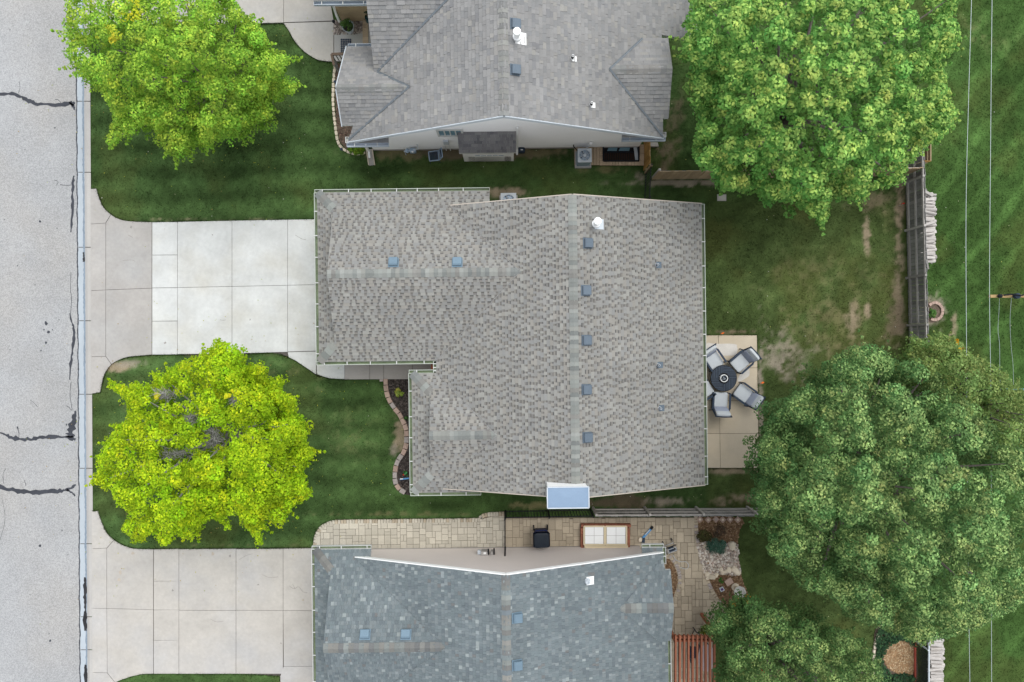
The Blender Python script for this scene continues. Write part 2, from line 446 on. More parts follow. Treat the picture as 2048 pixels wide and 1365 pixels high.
gm = MB(); gm.add([(-300, -300, -0.16), (300, -300, -0.16), (300, 300, -0.16), (-300, 300, -0.16)], [(0, 1, 2, 3)])
mk('ground', gm, m_ground, kind='structure', loc=(0, 0, -0.16))

nx, ny = 640, 470
gx = np.linspace(181, 2600, nx); gy = np.linspace(-420, 1780, ny)
GX, GY = np.meshgrid(gx, gy)
gc, gb = lawncol(GX.ravel(), GY.ravel())
wx = (GX.ravel() - 1024) * S; wy = (682.5 - GY.ravel()) * S
wz = (vnoise(wx, wy, 0.8, 11, 2) - 0.5) * 0.014
lm = bpy.data.meshes.new('lawn')
idx = np.arange(nx * ny).reshape(ny, nx)
quads = np.stack([idx[1:, :-1], idx[1:, 1:], idx[:-1, 1:], idx[:-1, :-1]], -1).reshape(-1, 4)
lm.vertices.add(nx * ny); lm.vertices.foreach_set('co', np.stack([wx, wy, wz], -1).astype(np.float32).ravel())
lm.loops.add(quads.size); lm.loops.foreach_set('vertex_index', quads.ravel().astype(np.int32))
lm.polygons.add(len(quads)); lm.polygons.foreach_set('loop_start', (np.arange(len(quads)) * 4).astype(np.int32))
lm.update(calc_edges=True)
at = lm.attributes.new('Col', 'FLOAT_COLOR', 'POINT'); cc = np.ones((nx * ny, 4), np.float32); cc[:, :3] = gc; at.data.foreach_set('color', cc.ravel())
lm.materials.append(m_lawn)
lawn = bpy.data.objects.new('lawn', lm); COL.objects.link(lawn); setp(lawn, kind='structure')

# ---- road with sealed cracks
def kx(y): return 150 + (y / 1365.0) * 8.0        # left edge of the gutter pan
rm = MB(); rm.prism(G2([(-900, -400), (kx(-400) + 1, -400), (kx(1765) + 1, 1765), (-900, 1765)]), -0.16, -0.10)
road = mk('road', rm, m_asphalt, kind='structure', loc=(0, 0, 0))
NOGRASS.append([(-900, -400), (kx(-400) + 31, -400), (kx(1765) + 31, 1765), (-900, 1765)])
def ribbon(pts, w, z, jit=0.35, fine=5):
    pts = smooth(pts, fine)
    mb = MB(); Lh = []; Rh = []
    if not hasattr(w, '__len__'): w = [w] * len(pts)
    else: w = np.interp(np.linspace(0, 1, len(pts)), np.linspace(0, 1, len(w)), w)
    for i, p in enumerate(pts):
        a = np.array(pts[max(0, i - 1)]); b = np.array(pts[min(len(pts) - 1, i + 1)]); t = b - a; t = t / (np.linalg.norm(t) + 1e-9)
        n = np.array((-t[1], t[0]))
        l = np.array(p) + n * w[i] * (0.5 + random.uniform(-jit, jit)); r = np.array(p) - n * w[i] * (0.5 + random.uniform(-jit, jit))
        Lh.append(P(l[0], l[1], z)); Rh.append(P(r[0], r[1], z))
    n = len(pts)
    mb.add(Lh + Rh, [(i, i + 1, n + i + 1, n + i) for i in range(n - 1)])
    return mb
for pts, w in [
    ([(-160, 170), (-60, 188), (0, 187), (35, 191), (55, 201), (75, 208), (110, 210), (140, 208), (150, 207)], [5, 5, 7, 8, 5, 7, 7]),
    ([(138, 205), (146, 213), (150, 221)], [4, 5, 2]),
    ([(-160, 850), (-60, 862), (0, 866), (15, 873), (35, 878), (60, 879), (80, 876), (110, 874), (140, 876), (151, 880)], [5, 6, 8, 6, 6, 7]),
    ([(151, 822), (147, 840), (141, 866), (140, 876)], [2, 9, 14, 12]),
    ([(-160, 970), (-40, 972), (0, 975), (30, 982), (60, 985), (90, 984), (120, 982), (135, 980), (152, 970)], [5, 6, 9, 8, 7, 6, 3]),
    ([(133, 980), (143, 985), (150, 993)], [5, 4, 2]),
    ([(147, 352), (145, 380), (144, 420), (142, 465)], [4, 5, 5, 3]),
    ([(139, 627), (144, 645), (148, 660), (146, 690), (142, 720), (139, 760)], [3, 4, 4, 5, 5, 2]),
    ([(35, 856), (38, 868), (37, 877)], [2, 1.5, 1.5])]:
    mk('crack_seal', ribbon(pts, w, -0.096), m_tar, road)
for pts, w in [
    ([(kx(y) + 2 + math.sin(y * 0.13) * 0.7, y) for y in range(-100, 1480, 18)], 2.2),
    ([(8, 968), (6, 950), (12, 937)], 0.8), ([(52, 972), (49, 961)], 1.0), ([(142, 765), (140, 790), (144, 820), (138, 815), (132, 812)], 0.9),
    ([(37, 187), (40, 175), (38, 163)], 0.8), ([(110, 200), (116, 200), (122, 206)], 1.0), ([(60, 800), (70, 808), (75, 815)], 0.7),
    ([(142, 545), (141, 580), (143, 600), (140, 640)], 0.9), ([(5, 1000), (10, 1040), (0, 1080)], 0.6), ([(120, 370), (136, 371), (146, 370)], 1.0), ([(108, 360), (116, 364), (112, 372)], 0.8)]:
    mk('crack', ribbon(pts, w, -0.097, 0.2), m_tar, road)
for i in range(26):     # oil drips and tar spots
    x, y, r = [(80, 443, 2.4), (92, 647, 3.6), (97, 664, 3.0), (92, 686, 2.6), (88, 660, 1.6), (82, 702, 1.4), (105, 660, 1.2), (80, 1092, 2.6), (100, 1282, 2.2), (98, 1268, 1.2), (133, 850, 1.6),
               (110, 256, 1.5), (114, 457, 1.2), (35, 855, 2), (124, 1061, 1.4), (20, 60, 1.2), (9, 440, 1.0), (35, 532, 1.2), (76, 740, 1), (104, 742, 1), (136, 1110, 1), (60, 1190, 1), (20, 700, 1), (118, 640, 1), (50, 300, 1), (70, 570, 1)][i]
    mb = MB(); n = 9
    mb.add([P(x + r * random.uniform(0.6, 1.2) * math.cos(2 * math.pi * k / n), y + r * 1.2 * random.uniform(0.6, 1.2) * math.sin(2 * math.pi * k / n), -0.0965) for k in range(n)], [tuple(range(n))[::-1]])
    mk('tar_spot', mb, m_tar, road)

# ---- kerb and gutter, cast section by section
kr = MB(); kr.prism(G2([(kx(-400) + 1, -400), (kx(-400) + 30, -400), (kx(1765) + 30, 1765), (kx(1765) + 1, 1765)]), -0.15, -0.125)
kerb = mk('kerb', kr, m_joint, kind='structure', loc=(0, 0, 0))
cuts = [-400, -200, 60, 203, 345, 495, 642, 789, 937, 1088, 1234, 1300, 1440, 1600, 1765]
for a, b in zip(cuts[:-1], cuts[1:]):
    a2, b2 = a + 0.7, b - 0.7
    pr = [(3, -0.098), (13.5, -0.118), (17.0, -0.112), (19.5, -0.02), (22, 0.028), (29.5, 0.032)]
    mb = MB()
    Va = [P(kx(a2) + o, a2, z) for o, z in pr] + [P(kx(a2) + 29.5, a2, -0.13), P(kx(a2) + 3, a2, -0.13)]
    Vb = [P(kx(b2) + o, b2, z) for o, z in pr] + [P(kx(b2) + 29.5, b2, -0.13), P(kx(b2) + 3, b2, -0.13)]
    n = len(Va)
    mb.add(Va[:3] + Vb[:3], [(3, 4, 1, 0), (4, 5, 2, 1)])
    mk('gutter_pan', mb, m_pan, kerb)
    mb = MB(); k = n - 2
    mb.add(Va[2:] + Vb[2:], [(k + i, k + i + 1, i + 1, i) for i in range(k - 1)] + [tuple(range(k)), tuple(range(k, 2 * k))[::-1]])
    mk('kerb_stone', mb, m_kerb, kerb)
for pts, w in [([(167.2, 505), (167.5, 516), (167.4, 524)], 4.0), ([(169.5, 1155), (170.2, 1175), (170, 1200), (170.6, 1222)], [4, 7, 6, 2]),
               ([(170.5, 1222), (170.6, 1240), (171, 1262)], [3, 8, 4]), ([(171.2, 1330), (171.5, 1350), (172, 1390)], [4, 7, 6])]:
    mk('gutter_sediment', ribbon(pts, w, -0.1065, 0.25), m_wet, kerb)

mk('damp_line', ribbon([(kx(y) + 15.2 + math.sin(y * 0.05) * 0.5, y) for y in range(-300, 1700, 15)], 3.6, -0.1105, 0.22, 3), m_damp, kerb)
# ---- concrete flatwork
def slabs(name, outline, pieces, mat, zt=0.05, joint=0.75, base_mat=None):
    """outline: photo px of the pour; pieces: (polygon px, material)."""
    mb = MB(); mb.prism(G2(outline), -0.05, zt - 0.03)
    o = mk(name, mb, base_mat or m_joint, kind='structure', loc=(0, 0, 0))
    NOGRASS.append(outline)
    for pg, mt in pieces:
        c = np.mean(np.array(pg), 0)
        q = []
        for x, y in pg:
            d = np.array((x, y)) - c
            q.append((x - math.copysign(min(joint * 0.5, abs(d[0])), d[0]), y - math.copysign(min(joint * 0.5, abs(d[1])), d[1])))
        m2 = MB(); m2.prism(G2(q), -0.03, zt + random.uniform(-0.002, 0.002))
        mk('slab', m2, mt, o)
    return o

flT = smooth([(193, 378), (200, 400), (210, 418), (223, 430), (237, 438), (258, 443), (305, 445)], 4)
flB = smooth([(305, 710), (260, 714), (240, 720), (224, 729), (212, 745), (205, 765), (201, 785)], 4)
dw_out = [(182, 378)] + flT + [(465, 442), (628, 439.5), (640, 439), (640, 706), (634, 752), (700, 759), (690, 759.5), (660, 757), (640, 751)] + smooth([(640, 751), (612, 735), (592, 722), (576, 714), (556, 708), (540, 706)], 3) + [(465, 708), (305, 710)] + flB + [(183, 789)]
ap = [([(182.5, 379)] + [p for p in flT if p[1] < 430] + [(223, 430), (213, 447), (182.5, 449)], m_oldconc),
      ([(223, 430)] + [p for p in flT if p[1] > 431] + [(305, 445), (305, 577), (213, 580.5), (213, 447)], m_oldconc),
      ([(182.5, 449), (213, 447), (213, 580.5), (182.8, 582)], m_oldconc),
      ([(182.8, 582), (213, 580.5), (213, 713), (183, 714)], m_oldconc),
      ([(213, 580.5), (305, 577), (305, 710)] + [p for p in flB if p[1] < 729] + [(224, 729), (213, 713)], m_oldconc),
      ([(183, 714), (213, 713), (224, 729)] + [p for p in flB if p[1] > 730] + [(183, 788)], m_oldconc)]
ys = [(305, 445, 710), (356, 444.5, 709), (465, 442, 708), (576, 440, 705)]
side = []
for i, (a, b) in enumerate([(445, 511), (511, 576.5), (576.5, 643), (643, 710)]):
    side.append(([(305.5, a), (356, a - 0.3), (356, b - 0.6), (305.5, b)], m_newconc))
mid = []
def yc(x): return 577 - (x - 305) * 7 / 325
for x0, x1, t0, t1, b0, b1 in [(356, 465, 444.5, 442, 709, 708), (465, 576, 442, 440, 708, 704.5), (576, 640, 440, 439, 704, 702)]:
    bot = [(x1, b1)] + ([(540, 705.5)] if x0 == 465 else []) + [(x0, b0)]
    mid.append(([(x0, t0), (x1, t1), (x1, yc(x1)), (x0, yc(x0))], m_newconc))
    mid.append(([(x0, yc(x0)), (x1, yc(x1))] + bot, m_newconc))
wk = [([(576, 704.5), (633, 703), (633, 749), (612, 735), (592, 722), (578, 714.5)], m_newconc)]
drive = slabs('driveway', dw_out, ap + side + mid + wk, m_newconc)
wk2 = [([(634, 727), (690, 727), (690, 759), (660, 757), (645, 753), (634, 749)], m_newconc), ([(690, 722), (740, 722), (740, 759), (690, 759.5)], m_walk),
       ([(740, 722), (768, 722), (768, 759), (740, 759)], m_walk), ([(768, 722), (825, 722), (825, 759), (768, 759)], m_walk), ([(825, 722), (885, 722), (885, 750), (825, 750)], m_walk)]
slabs('entry_walk', [(634, 722), (885, 722), (885, 759), (690, 759.5), (660, 757), (634, 750)], wk2, m_walk)

fT = smooth([(196, 1022), (204, 1045), (216, 1068), (229, 1080), (246, 1090), (270, 1097), (308, 1098)], 4)
fB = smooth([(480, 1347), (308, 1347), (275, 1350), (250, 1357), (232, 1365), (216, 1385), (206, 1410)], 4)
d2_out = [(184, 1022)] + fT + [(470, 1097), (566, 1096), (640, 1095), (640, 1400), (562, 1400), (560, 1352), (480, 1347)] + fB + [(186, 1412)]
d2 = [([(184.5, 1023)] + [p for p in fT if p[1] < 1080] + [(229, 1080), (215, 1096), (184.8, 1097)], m_midconc),
      ([(229, 1080)] + [p for p in fT if p[1] > 1081] + [(308, 1098), (308, 1219), (215, 1216.5), (215, 1096)], m_midconc),
      ([(184.8, 1097), (215, 1096), (215, 1216.5), (185, 1216)], m_midconc), ([(185, 1216), (215, 1216.5), (216, 1345), (186, 1344)], m_midconc),
      ([(215, 1216.5), (308, 1219), (308, 1347)] + [p for p in fB if p[1] < 1366 and p[0] < 308] + [(216, 1345)], m_midconc),
      ([(186, 1344), (216, 1345), (232, 1365)] + [p for p in fB if p[1] > 1366] + [(186, 1411)], m_midconc)]
for a, b in [(1098, 1162), (1162, 1219.5), (1219.5, 1280), (1280, 1347)]: d2.append(([(308.6, a), (359, a - 0.5), (359, b), (308.6, b)], m_midconc))
for x0, x1 in [(359, 473), (473, 567)]:
    d2.append(([(x0, 1098), (x1, 1097), (x1, 1220.5), (x0, 1220)], m_midconc)); d2.append(([(x0, 1220), (x1, 1220.5), (x1, 1347), (x0, 1347)], m_midconc))
d2 += [([(567, 1097), (640, 1096), (640, 1221), (567, 1220.5)], m_midconc), ([(567, 1220.5), (640, 1221), (640, 1332), (568, 1332)], m_midconc), ([(568, 1332), (640, 1332), (640, 1400), (562, 1400), (561, 1352)], m_midconc)]
drive2 = slabs('driveway', d2_out, d2, m_midconc)

wc = smooth([(568, 48), (578, 62), (588, 80), (602, 98), (620, 112), (640, 122), (668, 125)], 4)
d3_out = [(183, -120), (640, -120), (668, 44), (695, 44), (745, 75), (745, 125), (668, 125)] + wc[::-1] + [(460, 50), (300, 50), (183, 52)]
d3 = [([(183.5, -119), (300, -119), (300, 50), (183.5, 52)], m_midconc), ([(300, -119), (460, -119), (460, 50), (300, 50)], m_midconc), ([(460, -119), (568, -119), (568, 47), (460, 50)], m_midconc),
      ([(568, -119), (640, -119), (668, 43), (568, 46.5)], m_midconc), (wc + [(668, 44.5), (568, 47.5)], m_midconc),
      ([(668.6, 68), (745, 68), (745, 124), (668.6, 124)], m_kerb)]
slabs('driveway', d3_out, d3, m_midconc)

# back patio of the middle house
pat_out = [(1395, 671), (1513, 671), (1517, 936), (1395, 937)]
def pxx(y): return 1513 + (y - 671) * 4 / 265
jx = lambda y: 1436 + (y - 671) * 4 / 265
pp = []
for a, b in [(671, 736), (736, 801.5), (801.5, 867), (867, 936)]:
    pp.append(([(1395, a), (jx(a), a), (jx(b), b), (1395, b)], m_patio)); pp.append(([(jx(a), a), (pxx(a), a), (pxx(b), b), (jx(b), b)], m_patio))
patio = slabs('patio', pat_out, pp, m_patio, zt=0.055)
m_stain = M('pale_spill', (0.58, 0.55, 0.50), 0.10, 3, 0.06, 30, rough=0.9)
mb = MB(); pl = smooth([(1414, 688), (1430, 688), (1468, 688), (1474, 694), (1474, 707), (1466, 712), (1450, 711), (1430, 712), (1414, 709)], 3, True)
mb.add([P(x + random.uniform(-.8, .8), y + random.uniform(-.8, .8), 0.0595) for x, y in pl], [tuple(range(len(pl)))[::-1]]); mk('pale_stain', mb, m_stain, patio)
mb = MB(); pl = smooth([(1487, 737), (1497, 736), (1499, 750), (1490, 758), (1478, 764), (1476, 758)], 3, True)
mb.add([P(x, y, 0.0595) for x, y in pl], [tuple(range(len(pl)))[::-1]]); mk('pale_stain', mb, m_stain, patio)

# drips, scuffs and hairline cracks on the concrete
m_scuff = M('concrete_grime', (0.27, 0.255, 0.235), 0.2, 6, rough=0.95)
m_rust = M('rust_tint', (0.40, 0.35, 0.29), 0.1, 5, rough=0.95)
def hairline(parent, pts, w, z, mat):
    mk('hairline_crack', ribbon(pts, w, z, 0.3, 4), mat, parent)
for pts in ([(578, 1172), (588, 1178), (597, 1174), (606, 1184), (615, 1186)], [(585, 1168), (590, 1178)], [(478, 1120), (492, 1112), (505, 1108)], [(420, 1238), (432, 1244), (447, 1243)], [(525, 1150), (540, 1156), (556, 1154)]):
    hairline(drive2, pts, 0.7, 0.0535, m_scuff)
for pts in ([(440, 640), (447, 641), (452, 640)], [(245, 522), (262, 520), (270, 523)], [(256, 470), (266, 476)], [(590, 470), (603, 478), (612, 480)]):
    hairline(drive, pts, 0.7, 0.0535, m_scuff)
for par, x, y, r in ((drive2, 241, 1145, 5), (drive2, 238, 1160, 4), (drive2, 425, 1108, 5), (drive2, 345, 1182, 3), (drive2, 265, 1108, 4), (drive2, 460, 1112, 3), (drive2, 562, 1287, 2), (drive2, 516, 1170, 2.4), (drive, 425, 470, 2), (drive, 330, 686, 3), (drive, 262, 455, 3), (drive, 500, 640, 2)):
    n = 9; mb = MB()
    mb.add([P(x + r * random.uniform(0.3, 1.1) * math.cos(2 * math.pi * k / n), y + r * 1.1 * random.uniform(0.3, 1.1) * math.sin(2 * math.pi * k / n), 0.0532) for k in range(n)], [tuple(range(n))[::-1]])
    mk('drip_stain', mb, m_scuff if r < 4 else m_rust, par)
# ------------------------------------------------------------------ houses
def srgb(r, g, b):
    r, g, b = r * 0.965, g * 0.965, b * 0.965
    return tuple(((c / 255) / 12.92 if c / 255 < 0.04045 else ((c / 255 + 0.055) / 1.055) ** 2.4) for c in (r, g, b))

class Roof:
    def __init__(s, house, style):
        s.house = house; s.style = style; s.tabs = []; s.deck = MB(); s.root = None
    def facet(s, plan, plane):
        a, b, c = plane
        # deck slab with fascia depth
        n = len(plan)
        A = sum(plan[i][0] * plan[(i + 1) % n][1] - plan[(i + 1) % n][0] * plan[i][1] for i in range(n))
        if A < 0: plan = plan[::-1]
        Vt = [W(u, v, a + b * u + c * v - 0.012) for u, v in plan]; Vb = [W(u, v, a + b * u + c * v - 0.13) for u, v in plan]
        s.deck.add(Vt + Vb, [tuple(range(n)), tuple(range(n, 2 * n))[::-1]] + [(i, n + i, n + (i + 1) % n, (i + 1) % n) for i in range(n)])
        g = math.hypot(b, c); dx, dy = b / g, c / g
        q = math.sqrt(1 + g * g)
        eu = Vector((dy, -dx, 0)); ev = Vector((dx / q, dy / q, g / q)); nn = eu.cross(ev)
        o = Vector((0, 0, a))
        pu = []
        for u, v in plan:
            p = Vector((u, v, a + b * u + c * v)) - o; pu.append((p.dot(eu), p.dot(ev)))
        u0 = min(p[0] for p in pu); u1 = max(p[0] for p in pu); v0 = min(p[1] for p in pu); v1 = max(p[1] for p in pu)
        st = s.style; e = st['e']
        def put(x0, y0, x1, y1, lo, hi, col):
            r = clip_rect(pu, x0, y0, x1, y1)
            if not r or area(r) < 0.0006: return
            s.tabs.append((r, y0, y1, lo, hi, col, o, eu, ev, nn, area(r)))
        y = v0
        row = 0
        while y < v1:
            x = u0 - random.uniform(0, 0.35); row += 1
            tooth = random.random() < 0.5
            # occasional runs of one colour batch, as bundles are laid
            while x < u1:
                if st['kind'] == 'dash':
                    w = random.choice((0.07, 0.10, 0.13, 0.16, 0.21)) if tooth else random.choice((0.06, 0.08, 0.10, 0.125))
                    mv = random.random()
                    if tooth:
                        cb = random.choice(st['light']); f = random.uniform(0.94, 1.05)
                        put(x, y, x + w, y + e, 0.004, 0.019, tuple(k * f for k in cb))
                    else:
                        cb = random.choice(st['mid']); f = random.uniform(0.9, 1.06)
                        put(x, y, x + w, y + e * 0.52, 0.001, 0.006, tuple(k * f for k in cb))
                        cb = random.choice(st['dark']); f = random.uniform(0.85, 1.12)
                        put(x, y + e * 0.52, x + w, y + e, 0.0, 0.002, tuple(k * f for k in cb))
                    tooth = not tooth
                else:
                    w = random.choice(st['w'])
                    r_ = random.random(); acc = 0
                    for cb, pr in st['cols']:
                        acc += pr
                        if r_ <= acc: break
                    f = random.uniform(0.93, 1.07)
                    hi = random.choice(st['th'])
                    put(x, y, x + w - 0.003, y + e, 0.001, hi, tuple(k * f for k in cb))
                x += w
            y += e
    def finish(s, mat):
        s.root = mk('roof', s.deck, m_trim, s.house)
        s.tabs.sort(key=lambda t: -t[-1])
        def geo(mb, t):
            r, y0, y1, lo, hi, col, o, eu, ev, nn, _ = t
            n = len(r); V = []
            for u, v in r:
                h = lo + (hi - lo) * (y1 - v) / (y1 - y0)
                V.append(o + eu * u + ev * v + nn * h)
            for u, v in r: V.append(o + eu * u + ev * v - nn * 0.004)
            V = [W(*p) for p in V]
            mb.add(V, [tuple(range(n))] + [(i, n + i, n + (i + 1) % n, (i + 1) % n) for i in range(n)], col)
        sing = s.tabs[:40] + [t for t in s.tabs[40:] if False]
        # the 300 largest full tabs singly, the remainder as one part
        for t in s.tabs[:300]:
            mb = MB(); geo(mb, t); mk('shingle', mb, mat, s.root)
        mb = MB()
        for t in s.tabs[300:]: geo(mb, t)
        mk('shingles', mb, mat, s.root, kind='stuff')
        return s.root
    def caps(s, p0, p1, n1, n2, cols, w=0.15, e=0.135, lift=0.020):
        """ridge or hip caps from p0 to p1 (lot coords 3D); n1, n2 = upward plane normals."""
        p0 = Vector(p0); p1 = Vector(p1); t = (p1 - p0); ln = t.length; t.normalize()
        ds = []
        for nn in (n1, n2):
            d = Vector(nn).normalized().cross(t).normalized(); ds.append(d)
        # point each away from the other
        mid = (Vector(n1).normalized() + Vector(n2).normalized()).normalized()
        if ds[0].z > 0 or (abs(ds[0].z) < 1e-6): ds[0] = -ds[0]
        if ds[1].z > 0: ds[1] = -ds[1]
        if ds[0].dot(ds[1]) > 0: ds[1] = -ds[1]
        k = max(1, int(round(ln / e)))
        for i in range(k):
            a = p0 + t * (ln * i / k); b = p0 + t * (ln * (i + 1.12) / k)
            if i == k - 1: b = p0 + t * ln
            la, lb = lift + 0.008, lift - 0.004
            ww = w * random.uniform(0.96, 1.04)
            V = []
            for q, l in ((a, la), (b, lb)):
                for d in (ds[0] * ww + mid * (l * 0.9), mid * l, ds[1] * ww + mid * (l * 0.9)):
                    V.append(q + d)
            V += [v - mid * 0.03 for v in V]
            mb = MB(); c = random.choice(cols); f = random.uniform(0.88, 1.12)
            mb.add([W(*v) for v in V], [(0, 1, 4, 3), (1, 2, 5, 4), (0, 6, 7, 1), (1, 7, 8, 2), (0, 3, 9, 6), (2, 8, 11, 5), (3, 4, 10, 9), (4, 5, 11, 10)], tuple(x * f for x in c))
            mk('ridge_cap', mb, m_shingle, s.root)

def nrm(plane): return (-plane[1], -plane[2], 1.0)

def gutter(house, a, b, out, z, mat=None, hang=0.8, silt=True, w=0.115, first=0.25):
    """eave gutter from a to b (lot plan), out = outward plan direction."""
    mat = mat or m_gut
    a = Vector((a[0], a[1])); b = Vector((b[0], b[1])); t = (b - a); ln = t.length; t.normalize(); out = Vector(out).normalized()
    def q(s_, o_, z_): p = a + t * s_ + out * o_; return W(p.x, p.y, z_)
    mb = MB(); th = 0.012
    for o0, o1, z0, z1 in ((0.0, th, z - 0.11, z), (w - 0.018, w, z - 0.11, z + 0.005), (th, w - 0.018, z - 0.11, z - 0.10)):
        V = [q(s_, o_, z_) for s_ in (0, ln) for o_, z_ in ((o0, z0), (o1, z0), (o1, z1), (o0, z1))]
        mb.add(V, [(0, 1, 2, 3), (7, 6, 5, 4), (0, 4, 5, 1), (1, 5, 6, 2), (2, 6, 7, 3), (3, 7, 4, 0)])
    for s_ in (0.0, ln - 0.01):
        V = [q(ss, o_, z_) for ss in (s_, s_ + 0.01) for o_, z_ in ((th, z - 0.1), (w - 0.018, z - 0.1), (w - 0.018, z), (th, z))]
        mb.add(V, [(0, 1, 2, 3), (7, 6, 5, 4), (0, 4, 5, 1), (1, 5, 6, 2), (2, 6, 7, 3), (3, 7, 4, 0)])
    g = mk('gutter', mb, mat, house)
    if silt:
        mb = MB(); V = [q(0.02, th, z - 0.094), q(ln - 0.02, th, z - 0.094), q(ln - 0.02, w - 0.018, z - 0.094), q(0.02, w - 0.018, z - 0.094)]
        mb.add(V, [(0, 1, 2, 3)]); mk('gutter_silt', mb, m_silt, g)
    s_ = first
    while s_ < ln - 0.1:
        mb = MB(); V = [q(ss, o_, z_) for ss in (s_, s_ + 0.03) for o_, z_ in ((-0.05, z + 0.012), (w, z + 0.006), (w, z + 0.014), (-0.05, z + 0.024))]
        mb.add(V, [(0, 1, 2, 3), (7, 6, 5, 4), (0, 4, 5, 1), (1, 5, 6, 2), (2, 6, 7, 3), (3, 7, 4, 0)])
        mk('hanger', mb, m_trim, g)
        s_ += hang * random.uniform(0.85, 1.15)
    return g

def fascia(house, p, q, mat=None, h=0.16, w=0.03, name='rake_board'):     # lot 3D points
    mb = MB(); mb.bar(W(*p), W(*q), w, h); return mk(name, mb, mat or m_trim, house)

def boxvent(roof, px, py, zr, plane, mat, size=0.27):
    """square roof vent: flange plate and a hood that opens downhill."""
    for _ in range(6):
        u, v = L(px, py, zr + 0.12); zr = plane[0] + plane[1] * u + plane[2] * v
    g = math.hypot(plane[1], plane[2]); dx, dy = plane[1] / g, plane[2] / g; q = math.sqrt(1 + g * g)
    eu = Vector((dy, -dx, 0)); ev = Vector((dx / q, dy / q, g / q)); nn = eu.cross(ev)
    c = Vector((u, v, zr)); h = size / 2
    def w3(a, b, k): return W(*(c + eu * a + ev * b + nn * k))
    mb = MB()
    mb.add([w3(-h * 1.25, -h * 1.1, 0.03), w3(h * 1.25, -h * 1.1, 0.03), w3(h * 1.25, h * 1.3, 0.03), w3(-h * 1.25, h * 1.3, 0.03)], [(0, 1, 2, 3)])
    prof = [(h * 1.05, 0.03), (h * 0.95, 0.10), (h * 0.6, 0.13), (-h * 0.9, 0.145), (-h * 1.05, 0.12), (-h * 1.05, 0.075)]
    V = [w3(-h, y, k) for y, k in prof] + [w3(h, y, k) for y, k in prof]; n = len(prof)
    F = [(i, n + i, n + i + 1, i + 1) for i in range(n - 1)] + [tuple(range(n)), tuple(range(n, 2 * n))[::-1], (0, n - 1, 2 * n - 1, n)]
    mb.add(V, F)
    return mk('roof_vent', mb, mat, roof)

def pipe(roof, px, py, zr, plane, r, h, mat, mcap=None, plate=0.2, mplate=None, cap=False):
    for _ in range(6):
        u, v = L(px, py, zr + h); zr = plane[0] + plane[1] * u + plane[2] * v
    b = W(u, v, zr)
    mb = MB()
    if cap:
        mb.lathe(b, [(r * 1.5, -0.05), (r * 1.5, 0.12), (r, 0.14), (r, h * 0.72), (r * 1.35, h * 0.74), (r * 1.35, h * 0.98), (r * 0.6, h)], 16)
    else:
        mb.lathe(b, [(r * 1.7, -0.05), (r * 1.6, 0.05), (r, 0.08), (r, h), (r * 0.7, h), (r * 0.7, h - 0.06)], 14)
    o = mk('flue_pipe' if cap else 'vent_pipe', mb, mat, roof, smooth=False)
    g = math.hypot(plane[1], plane[2]); dx, dy = plane[1] / g, plane[2] / g; q = math.sqrt(1 + g * g)
    eu = Vector((dy, -dx, 0)); ev = Vector((dx / q, dy / q, g / q)); nn = eu.cross(ev); c = Vector((u, v, zr))
    def w3(a, b_, k): return W(*(c + eu * a + ev * b_ + nn * k))
    mb = MB(); p = plate / 2; off = -p * 0.7
    V = [w3(-p, off - p, 0.022), w3(p, off - p, 0.022), w3(p, off + p, 0.022), w3(-p, off + p, 0.022)]
    V += [w3(-p, off - p, 0.014), w3(p, off - p, 0.014), w3(p, off + p, 0.014), w3(-p, off + p, 0.014)]
    mb.add(V, [(0, 1, 2, 3), (0, 4, 5, 1), (1, 5, 6, 2), (2, 6, 7, 3), (3, 7, 4, 0)]); mk('flashing', mb, mplate or m_white, roof)
    if mcap is not None:
        mb = MB(); mb.lathe(b, [(r * 1.25, 0.06), (r * 1.25, h * 0.8), (r * 1.05, h * 0.8)], 14); mk('rubber_boot', mb, mcap, roof)
    return o

def wallbox(house, plan, z0, z1, mat, name='wall'):
    mb = MB(); mb.prism([(W(u, v, 0).x, W(u, v, 0).y) for u, v in plan], z0, z1)
    return mk(name, mb, mat, house)

def opening(house, c, n, w, h, mat, name='window', mull=1):   # c lot 3D centre on a wall, n outward plan
    n = Vector((n[0], n[1], 0)).normalized(); t = Vector((-n.y, n.x, 0)); c = Vector(c)
    def bx(mb, a0, a1, z0, z1, d0, d1):
        V = [W(*(c + t * a + Vector((0, 0, z)) + n * d)) for d in (d0, d1) for a, z in ((a0, z0), (a1, z0), (a1, z1), (a0, z1))]
        mb.add(V, [(0, 1, 2, 3), (7, 6, 5, 4), (0, 4, 5, 1), (1, 5, 6, 2), (2, 6, 7, 3), (3, 7, 4, 0)])
    mb = MB(); f = 0.07
    bx(mb, -w / 2 - f, w / 2 + f, h / 2, h / 2 + f, -0.02, 0.035); bx(mb, -w / 2 - f, w / 2 + f, -h / 2 - f, -h / 2, -0.02, 0.035)
    bx(mb, -w / 2 - f, -w / 2, -h / 2, h / 2, -0.02, 0.035); bx(mb, w / 2, w / 2 + f, -h / 2, h / 2, -0.02, 0.035)
    for i in range(1, mull + 1):
        x = -w / 2 + w * i / (mull + 1); bx(mb, x - 0.02, x + 0.02, -h / 2, h / 2, 0.006, 0.03)
    o = mk(name, mb, m_trim, house)
    mb = MB(); bx(mb, -w / 2, w / 2, -h / 2, h / 2, -0.02, 0.006); mk('pane' if name == 'window' else 'panel', mb, mat, o)
    return o

